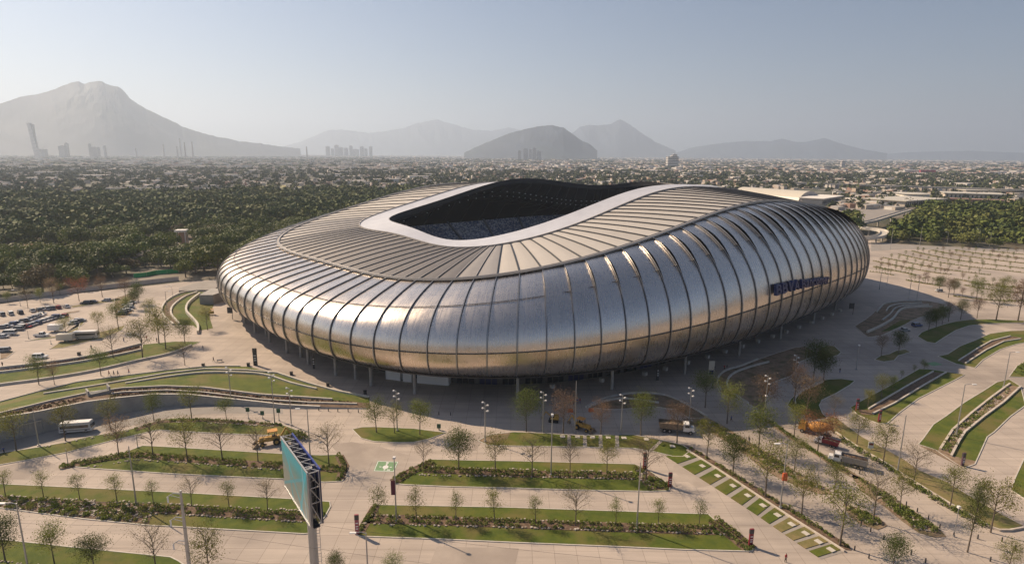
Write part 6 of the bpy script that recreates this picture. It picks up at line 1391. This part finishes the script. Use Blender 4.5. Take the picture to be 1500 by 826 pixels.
rows_ = [('in the back row of the left car park', [(20, 310, 'suv', 'grey'), (120, 300, 'suv', 'white'), (225, 288, 'suv', 'black'), (360, 268, 'sedan', 'silver'), (430, 258, 'hatch', 'grey'), (465, 250, 'sedan', 'silver'), (525, 245, 'suv', 'silver'), (575, 240, 'suv', 'grey'), (640, 233, 'hatch', 'red'), (735, 222, 'sedan', 'white')], 60),
         ('in the upper line of the double row', [(30, 450, 'sedan', 'grey'), (75, 438, 'sedan', 'silver'), (130, 415, 'hatch', 'blue'), (185, 403, 'sedan', 'silver'), (240, 383, 'sedan', 'black'), (290, 372, 'sedan', 'silver'), (330, 355, 'sedan', 'grey'), (375, 338, 'hatch', 'silver'), (420, 322, 'sedan', 'white'), (450, 305, 'sedan', 'silver')], 55),
         ('in the lower line of the double row', [(190, 470, 'suv', 'grey'), (225, 448, 'suv', 'white'), (280, 445, 'sedan', 'red'), (320, 430, 'sedan', 'grey'), (360, 415, 'sedan', 'silver'), (400, 405, 'hatch', 'blue'), (440, 388, 'sedan', 'silver'), (480, 378, 'sedan', 'white'), (520, 365, 'sedan', 'silver'), (560, 355, 'sedan', 'grey'), (600, 340, 'suv', 'blue'), (650, 335, 'sedan', 'silver'), (700, 325, 'hatch', 'red')], 55),
         ('among the trees near the curved terraces', [(1350, 300, 'suv', 'black'), (1360, 272, 'sedan', 'silver'), (1400, 262, 'sedan', 'white'), (1380, 245, 'sedan', 'grey'), (1430, 235, 'sedan', 'silver'), (1420, 215, 'hatch', 'white'), (1400, 198, 'sedan', 'grey'), (1440, 180, 'sedan', 'silver')], 20)]
for desc, lst, rz in rows_:
    lst = sorted(lst)
    a0, a1 = G(*cz(*lst[0][:2])), G(*cz(*lst[-1][:2])); rz = math.degrees(math.atan2(a1[1] - a0[1], a1[0] - a0[0])) - 78 if rz > 30 else rz
    for i, (x, y, k, c) in enumerate(lst): car(*cz(x, y + 6), k, c, rz + random.uniform(-5, 5), f'{c} {k if k != "hatch" else "hatchback"}, {ORD[i]} from the left {desc}', 'cars parked in the left car park')
car(*cz(945, 190), 'suv', 'black', 12, 'black car alone beyond the back row, left of its dark neighbour', 'cars parked in the left car park'); car(*cz(1018, 178), 'sedan', 'black', 12, 'dark car parked right behind the black one', 'cars parked in the left car park'); car(*cz(1170, 160), 'hatch', 'silver', 5, 'pale blue grey car alone at the far end of the car park', 'cars parked in the left car park')
car(*cz(805, 408), 'hatch', 'silver', 50, 'silver hatchback, lowest of three cars at the planted point', 'cars parked in the left car park'); car(*cz(840, 382), 'sedan', 'silver', 20, 'silver sedan, middle of three cars at the planted point', 'cars parked in the left car park'); car(*cz(880, 385), 'sedan', 'grey', 30, 'grey car, rightmost of three cars at the planted point', 'cars parked in the left car park')
car(*cz(100, 528), 'van', 'white', 8, 'white van at the left end of the car rows'); car(*cz(30, 560), 'sedan', 'silver', 8, 'silver car cut off by the left edge below the white van'); car(*cz(35, 715), 'suv', 'grey', 15, 'grey car at the left edge on the small soil point')
car(59, 524.5, 'suv', 'white', 187, 'white estate car driving below the left car park'); car(*cz(460, 545), 'pickup', 'white', 185, 'white pickup on the planted point of the left car park'); car(1343, 478, 'suv', 'blue', 195, 'dark blue van with pale roof in the stadium shade'); car(1325, 485, 'sedan', 'grey', 190, 'grey car beside the dark blue van in the shade')
car(1375, 0 + 427, 'hatch', 'silver', 10, 'small pale car beneath the dense trees on the right')
for pl, lb in (([(275, 600), (430, 570), (640, 545), (900, 365 + 60), (955, 362), (880, 395), (860, 470), (640, 560)], 'thin pointed planting patch between the parked cars'), ([(545, 685), (650, 620), (850, 580), (1100, 500), (1380, 425), (1340, 480), (1150, 560), (900, 620), (700, 672)], 'long pointed dry bed where the coach stands'), ([(0, 700), (160, 715), (80, 780), (0, 800)], 'small soil point at the left edge'),
               ([(1260, 130), (1480, 60), (1500, 160), (1450, 300), (1350, 345), (1270, 330), (1250, 250)], 'soil patch under the dark trees in the left car park'), ([(690, 290), (880, 262), (870, 275), (720, 305)], 'small planting patch behind the double row'), ([(780, 215), (1300, 130), (1340, 145), (800, 232)], 'thin dry verge along the back of the car park')):
    t = bed(lb, [cz(*q) for q in pl], lawn=M_DRY if 'dry' in lb or 'thin' in lb else M_SOIL)
def wheels(parts, xs_, y, r, w=.35, m=None):
    for x in xs_:
        for s in (-1, 1):
            q = MB(); q.tube([(x, s * (y - w), r), (x, s * y, r)], r, 14); h_ = MB(); h_.tube([(x, s * y, r), (x, s * (y + .04), r)], r * .5, 8); parts.append(('wheel', q, M_BLACK, False, [('rim', h_, m or M_STEEL)]))
def taper_box(c, s, tx0=0, tx1=0, ty=0):
    """box whose top is pulled in at front, back and sides"""
    mb = MB(); x, y, z = s[0] / 2, s[1] / 2, s[2]; cx, cy, cz_ = c
    v = [(-x, -y, 0), (x, -y, 0), (x, y, 0), (-x, y, 0), (-x + tx0, -y + ty, z), (x - tx1, -y + ty, z), (x - tx1, y - ty, z), (-x + tx0, y - ty, z)]
    mb.add([(a + cx, b + cy, d + cz_) for a, b, d in v], [(0, 3, 2, 1), (4, 5, 6, 7), (0, 1, 5, 4), (1, 2, 6, 5), (2, 3, 7, 6), (3, 0, 4, 7)]); return mb
def bus_kit(Ln, col, hh=2.9):
    b = taper_box((0, 0, .45), (Ln, 2.25, hh - .45), .35, .1, .1); g_ = MB()
    for s in (-1, 1): g_.box((.2, s * 1.085, hh * .66), (Ln * .86, .06, hh * .26))
    g_.box((-Ln / 2 + .13, 0, hh * .62), (.12, 1.9, hh * .34)); r = MB(); r.box((.1, 0, hh + .06), (Ln * .9, 1.9, .12)); st2 = MB(); [st2.box((0, s * 1.13, hh * .36), (Ln * .9, .03, .16)) for s in (-1, 1)]
    parts = [('body', b, col), ('window_glass', g_, M_GLASS), ('roof', r, M_WHITE), ('stripe', st2, M_DARK)]; wheels(parts, (-Ln * .32, Ln * .3), 1.12, .42); return kit('bus', parts)
put('minibus', bus_kit(7.4, CP['silver'], 2.7), 'silver minibus with white roof driving on the sunken road', 'minibus', G(114, 632, .06), math.radians(192))
put('coach', bus_kit(8.6, M_CREAM, 3.0), 'cream coach parked on the long dry bed, left car park', 'coach', G(127, 496, .03), math.radians(192))
t = thing('box_trailer', 'cream box trailer parked left of the coach', 'trailer', G(97, 500, .03), math.radians(8)); K_ = [('body', taper_box((0, 0, .7), (5.6, 2.2, 2.3), .1, .1, .05), M_CREAM)]; wheels(K_, (.2, 1.2), 1.05, .38)
for nm, me, ch in kit('trl', K_): o = link(nm, me, t); [link(a, b, o) for a, b, c in ch]
t = thing('box_trailer', 'white box trailer behind the white pickup', 'trailer', G(82, 485.5, .03), math.radians(10)); K_ = [('body', taper_box((0, 0, .7), (4.8, 2.2, 2.2), .1, .1, .05), M_WHITE)]; wheels(K_, (.2,), 1.05, .38)
for nm, me, ch in kit('trl', K_): o = link(nm, me, t); [link(a, b, o) for a, b, c in ch]
M_DIRT = noisy('dirty_steel', (.20, .15, .11), (.30, .24, .18), 1.2, 5, .8)
def dump_kit(bodym, cabm, load):
    ch = MB(); ch.box((0, 0, .85), (7.6, .9, .3)); cab = taper_box((3.0, 0, .8), (1.9, 2.3, 2.0), .05, .45, .08); hood = taper_box((4.3, 0, .8), (1.3, 1.9, 1.0), 0, .2, .1); gl = MB(); gl.box((3.72, 0, 2.2), (.12, 1.9, .7)); [gl.box((3.0, s * 1.14, 2.2), (1.1, .06, .65)) for s in (-1, 1)]
    bd = MB(); v0 = [(-3.8, -1.15, 1.1), (1.8, -1.15, 1.1), (1.8, 1.15, 1.1), (-3.8, 1.15, 1.1)]; v1 = [(-4.1, -1.3, 2.6), (2.0, -1.3, 2.6), (2.0, 1.3, 2.6), (-4.1, 1.3, 2.6)]; bd.add(v0 + v1, [(0, 3, 2, 1), (0, 1, 5, 4), (1, 2, 6, 5), (2, 3, 7, 6), (3, 0, 4, 7)])
    rim = MB(); [rim.bar(v1[i], v1[(i + 1) % 4], .14) for i in range(4)]; [rim.bar((x, s * 1.2, 1.2), (x, s * 1.33, 2.6), .12) for x in (-3, -1.8, -.6, .6, 1.5) for s in (-1, 1)]
    ld = MB(); r = random.Random(4); g_ = [[(-3.8 + i * .58, -1.2 + j * .4, 2.0 + r.uniform(0, .35) + .5 * math.sin(i / 10 * 3.1) * math.sin(j / 6 * 3.1)) for j in range(7)] for i in range(11)]; ld.add([q for rr in g_ for q in rr], [(i * 7 + j, i * 7 + j + 1, i * 7 + 8 + j, i * 7 + 7 + j)[::-1] for i in range(10) for j in range(6)])
    parts = [('chassis', ch, M_DARK), ('cab', cab, cabm), ('bonnet', hood, cabm), ('window_glass', gl, M_GLASS), ('tipper_body', bd, bodym, False, [('body_rib', rim, bodym)]), ('load', ld, load)]; wheels(parts, (-2.6, -1.3, 3.9), 1.2, .52); return kit('dump', parts)
put('dump_truck', dump_kit(M_DIRT, M_WHITE, M_SOIL), 'dump truck with dirty brown body and white cab right of the loaders', 'dump truck', G(988, 632, .03), math.radians(-12))
put('dump_truck', dump_kit(M_WALL, M_WHITE, M_MULCH), 'pale grey tipper truck with white cab on the right road', 'dump truck', G(1244, 681, .03), math.radians(180 - 31), sc=.9)
def loader_kit(hoe=True):
    b = taper_box((-.6, 0, .9), (2.6, 1.2, .9), .1, .1, .1); hood = taper_box((1.4, 0, .9), (1.9, 1.0, .9), 0, .15, .1); post = MB(); [post.bar((x, y, 1.7), (x, y, 2.95), .1) for x in (-1.2, .3) for y in (-.62, .62)]; rf = MB(); rf.box((-.45, 0, 3.02), (2.0, 1.6, .14)); seat = MB(); seat.box((-.6, 0, 1.75), (.6, .6, .5)); seat.box((-.9, 0, 2.1), (.15, .6, .6))
    arm = MB(); [arm.bar((1.0, s * .6, 1.6), (2.9, s * .55, .7), .16, .26) for s in (-1, 1)]; bk = MB(); bk.add([(2.8, -1.15, .1), (3.7, -1.15, .05), (2.8, -1.15, 1.0), (2.8, 1.15, .1), (3.7, 1.15, .05), (2.8, 1.15, 1.0)], [(0, 2, 1), (3, 4, 5), (0, 1, 4, 3), (0, 3, 5, 2)])
    parts = [('body', b, M_YEL), ('engine_bonnet', hood, M_YEL), ('cab_frame', post, M_DARK), ('canopy', rf, M_ORANGE), ('seat', seat, M_BLACK), ('loader_arm', arm, M_YEL, False, [('bucket', bk, M_DIRT)])]
    if hoe:
        h1 = MB(); h1.bar((-1.9, 0, 1.2), (-3.2, 0, 3.2), .26, .34); h1.bar((-3.2, 0, 3.2), (-4.2, 0, 1.3), .2, .26); hb_ = MB(); hb_.box((-4.15, 0, .85), (.7, .7, .7)); parts.append(('backhoe_boom', h1, M_YEL, False, [('hoe_bucket', hb_, M_DIRT)]))
    wheels(parts, (-1.1,), 1.15, .72, .42, M_YEL); wheels(parts, (1.7,), 1.0, .48, .3, M_YEL); return kit('loader', parts)
LK = loader_kit()
put('backhoe_loader', LK, 'yellow backhoe loader with orange canopy on the plaza edge', 'backhoe loader', G(853, 629, .03), math.radians(-38)); put('backhoe_loader', LK, 'yellow backhoe loader beside the heap of branches on the left', 'backhoe loader', G(397, 650, .03), math.radians(205), sc=1.15)
def excav_kit():
    tr_ = MB(); [tr_.tube([(-1.2, s * .8, .35), (1.2, s * .8, .35)], .33, 8) for s in (-1, 1)]; [tr_.box((0, s * .8, .35), (2.6, .42, .6)) for s in (-1, 1)]; h_ = taper_box((-.3, 0, .85), (2.2, 1.6, 1.0), .1, .2, .1); c = taper_box((.3, .35, 1.2), (1.0, .8, 1.3), .05, .1, .05); b = MB(); b.bar((.7, -.2, 1.3), (2.2, -.2, 2.6), .2, .26); b.bar((2.2, -.2, 2.6), (3.0, -.2, 1.0), .16, .2); k = MB(); k.box((3.0, -.2, .7), (.5, .6, .6))
    return kit('exc', [('track', tr_, M_BLACK), ('housing', h_, M_YEL), ('cab', c, M_GLASS), ('boom', b, M_YEL, False, [('bucket', k, M_DIRT)])])
put('excavator', excav_kit(), 'small yellow excavator at the edge of the shade', 'excavator', G(811, 617, .03), math.radians(170))
def mixer_kit():
    ch = MB(); ch.box((0, 0, .85), (7.4, .9, .3)); cab = taper_box((3.1, 0, .8), (1.8, 2.3, 2.0), .05, .3, .08); gl = MB(); gl.box((3.95, 0, 2.2), (.1, 1.9, .7)); d = MB(); d.tube([(-3.6, 0, 3.1), (-2.9, 0, 2.9), (-1.4, 0, 2.5), (.6, 0, 2.15), (1.9, 0, 1.95)], [.45, .85, 1.3, 1.3, .55], 16); c = MB(); c.bar((-3.7, 0, 3.1), (-4.3, 0, 1.6), .5, .2)
    parts = [('chassis', ch, M_DARK), ('cab', cab, M_ORANGE), ('window_glass', gl, M_GLASS), ('mixing_drum', d, M_ORANGE, True), ('chute', c, M_DIRT)]; wheels(parts, (-2.6, -1.3, 2.9), 1.2, .52); return kit('mix', parts)
put('concrete_mixer_truck', mixer_kit(), 'orange concrete mixer truck behind the rusty red tree', 'mixer truck', G(1194, 636, .03), math.radians(140))
t = put('dump_truck', dump_kit(M_RED, M_WHITE, M_MULCH), 'small dark red truck with white parts behind the rusty tree', 'truck', G(1212, 652, .03), math.radians(140), sc=.62)
# heap of branches by the loader
mb = MB(); tw = MB(); c = G(432, 642)
leafballs(mb, [Vector((c[0] + random.gauss(0, 1.3), c[1] + random.gauss(0, .9), random.uniform(0, .8))) for _ in range(26)], 1.0, 26, .2)
for _ in range(60): a = Vector((c[0] + random.gauss(0, 1.6), c[1] + random.gauss(0, 1.0), random.uniform(.1, 1.5))); tw.bar(a, a + Vector((random.gauss(0, 1.2), random.gauss(0, 1.2), random.gauss(0, .4))), .05)
t = thing('branch_heap', 'heap of cut branches beside the left backhoe loader', 'branch heap', c); wpart('leaves', mb, LM['green'], t, stuff=True); wpart('branches', tw, M_BARK, t, stuff=True)
# road barriers, bench, white slab
for q, l in (((835.5, 603.5), 'left orange plastic barrier at the edge of the shade'), ((866, 602.5), 'right orange plastic barrier at the edge of the shade'), ((1147.5, 703), 'orange control box on the lamp post')):
    p = G(*q) if 'barrier' in l else (G(1143, 743.6)[0] + .1, G(1143, 743.6)[1] - .2, 6.3); mb = taper_box((0, 0, .03), (1.6, .45, 1.0), .1, .1, .12) if 'barrier' in l else taper_box((0, 0, 0), (.9, .5, 1.6), 0.03, 0.03, 0.03); t = thing('barrier' if 'barrier' in l else 'control_box', l, 'barrier' if 'barrier' in l else 'control box', p); link('body', mb.mesh('body', mat('orange_plastic', (.6, .13, .05), .5)), t)
# ================================================================ PEOPLE
def person_mesh(pose, shirt, trousers):
    J = {'pel': (0, 0, .93), 'che': (0, .02, 1.28), 'nec': (0, .01, 1.48), 'hea': (0, -.02, 1.62), 'top': (0, -.01, 1.74)}
    s = .22 if pose == 'walk' else .06
    J.update({'kL': (.10, -s * .7, .50), 'aL': (.11, -s * 1.1, .07), 'tL': (.11, -s * 1.1 - .16, .04), 'kR': (-.10, s * .3, .50), 'aR': (-.11, s * 1.4, .09), 'tR': (-.11, s * 1.4 - .16, .04),
              'sL': (.19, .01, 1.42), 'eL': (.25, s * .6, 1.15), 'hL': (.25, s * .5 - .12, .93), 'fL': (.25, s * .5 - .15, .84), 'sR': (-.19, .01, 1.42), 'eR': (-.25, -s * .3, 1.15), 'hR': (-.24, -s * .9 - .08, .95), 'fR': (-.24, -s * 1.0 - .1, .86)})
    Rr = {'pel': .145, 'che': .16, 'nec': .065, 'hea': .105, 'top': .08, 'kL': .075, 'kR': .075, 'aL': .05, 'aR': .05, 'tL': .04, 'tR': .04, 'sL': .07, 'sR': .07, 'eL': .048, 'eR': .048, 'hL': .036, 'hR': .036, 'fL': .03, 'fR': .03}
    E_ = [('pel', 'che'), ('che', 'nec'), ('nec', 'hea'), ('hea', 'top'), ('pel', 'kL'), ('kL', 'aL'), ('aL', 'tL'), ('pel', 'kR'), ('kR', 'aR'), ('aR', 'tR'), ('che', 'sL'), ('sL', 'eL'), ('eL', 'hL'), ('hL', 'fL'), ('che', 'sR'), ('sR', 'eR'), ('eR', 'hR'), ('hR', 'fR')]
    nm = list(J); me = bpy.data.meshes.new('b'); me.from_pydata([J[k] for k in nm], [(nm.index(a), nm.index(b)) for a, b in E_], [])
    o = bpy.data.objects.new('b', me); COL.objects.link(o); md = o.modifiers.new('s', 'SKIN')
    for i, k in enumerate(nm): me.skin_vertices[0].data[i].radius = (Rr[k], Rr[k]); me.skin_vertices[0].data[i].use_root = (k == 'pel')
    o.modifiers.new('d', 'SUBSURF').levels = 1
    dg = bpy.context.evaluated_depsgraph_get(); out = bpy.data.meshes.new_from_object(o.evaluated_get(dg)); bpy.data.objects.remove(o)
    for m in (trousers, shirt, M_SKINP, M_BLACK): out.materials.append(m)
    for p in out.polygons:
        c = p.center; p.use_smooth = True
        p.material_index = 3 if c.z < .09 or (c.z > 1.66 or (c.z > 1.55 and c.y > .02)) else 2 if c.z > 1.49 or (abs(c.x) > .2 and c.z < 1.12) else 0 if c.z < .95 else 1
    return out
M_SKINP = mat('skin', (.42, .25, .17), .6); cloth = {n: mat('cloth_' + n, c, .85) for n, c in (('red', (.35, .03, .04)), ('white', (.6, .6, .58)), ('blue', (.05, .09, .25)), ('black', (.03, .03, .035)), ('grey', (.2, .2, .21)), ('orange', (.55, .18, .03)))}
PM = {}
def person(u, v, pose, sh, trs, deg, label, group=None):
    k = (pose, sh, trs)
    if k not in PM: PM[k] = person_mesh(pose, cloth[sh], cloth[trs])
    t = thing('person', label, 'person', G(u, v, .03), math.radians(deg), group); link('body', PM[k], t); return t
person(1150.5, 822.5, 'stand', 'red', 'black', 20, 'person in red top and black trousers on the bottom paving')
person(313, 529.5, 'walk', 'black', 'black', 90, 'person in dark clothes beside a small cart on the left plaza'); person(160, 549.5, 'walk', 'red', 'black', 110, 'leftmost of three people walking on the curving path'); person(167, 550, 'walk', 'black', 'grey', 110, 'middle of three people walking on the curving path'); person(173, 549.5, 'walk', 'grey', 'black', 110, 'rightmost of three people walking on the curving path')
person(189, 547.5, 'walk', 'red', 'blue', 110, 'person in red ahead of the three on the curving path'); person(4, 537, 'stand', 'black', 'black', 0, 'person at the left edge above the seat walls'); person(6, 664, 'stand', 'blue', 'black', 60, 'person by the kerb at the left edge below the wall'); person(181.5, 500.5, 'walk', 'grey', 'blue', 40, 'person walking on the left paving near the long dry bed')
person(134, 511.5, 'walk', 'grey', 'black', 40, 'person alone below the coach on the left'); person(230, 501, 'stand', 'black', 'black', 10, 'person in black standing below the curved terraces'); person(297.5, 512.5, 'walk', 'grey', 'grey', 200, 'person in grey in the tree shadows on the left plaza')
for i, (u, v, a, b) in enumerate([(836, 592, 'red', 'black'), (840, 592.5, 'black', 'black'), (845, 591.5, 'blue', 'grey'), (849.5, 591, 'red', 'blue')]): person(u, v, 'stand', a, b, i * 70, f'{ORD[i]} person from the left in the group at the shade edge', 'group of people at the shade edge')
person(1061, 541.5, 'stand', 'red', 'black', 0, 'person in red by the shaded curved seat wall'); person(1064.5, 541, 'walk', 'black', 'grey', 30, 'person in black by the shaded curved seat wall'); person(835, 575, 'stand', 'black', 'black', 0, 'person alone in the deep shade below the facade'); person(1230, 546, 'stand', 'black', 'blue', 0, 'person in black alone on the shaded paving')
person(1071, 611 + 6, 'walk', 'blue', 'black', 200, 'person in blue walking by the low wall near the dump truck'); person(1097, 648.5, 'stand', 'black', 'black', 120, 'person in black standing by the diagonal kerb'); person(208, 502, 'stand', 'grey', 'black', 0, 'person under the trees on the left paving'); person(215, 498, 'walk', 'red', 'black', 0, 'person in red under the trees on the left paving'); person(1105, 497, 'stand', 'red', 'grey', 0, 'person beside the raking struts in the shade')
t = thing('hand_cart', 'small dark cart beside the lone person on the left plaza', 'cart', G(322, 530, .03), .3); mb = MB(); mb.box((0, 0, .7), (1.7, .8, .18)); link('tray', mb.mesh('tray', M_DARK), t)
for x in (-.7, .7):
    for y in (-.35, .35): mb = MB(); mb.bar((x, y, 0), (x, y, .65), .07); link('leg', mb.mesh('leg', M_DARK), t)
t = thing('small_roller', 'small yellow construction machine by the left curved terraces', 'roller', G(310, 461, .03), .5); mb = taper_box((0, 0, .6), (2.2, 1.2, 1.1), .3, .2, .1); link('body', mb.mesh('body', M_YEL), t); mb = MB(); mb.tube([(-1.2, -.6, .45), (-1.2, .6, .45)], .45, 12); link('drum', mb.mesh('drum', M_DIRT), t); mb = MB(); [mb.bar((x, y, 1.6), (x, y, 2.5), .07) for x in (-.2, .8) for y in (-.5, .5)]; mb.box((.3, 0, 2.55), (1.5, 1.3, .1)); link('canopy', mb.mesh('canopy', M_ORANGE), t)
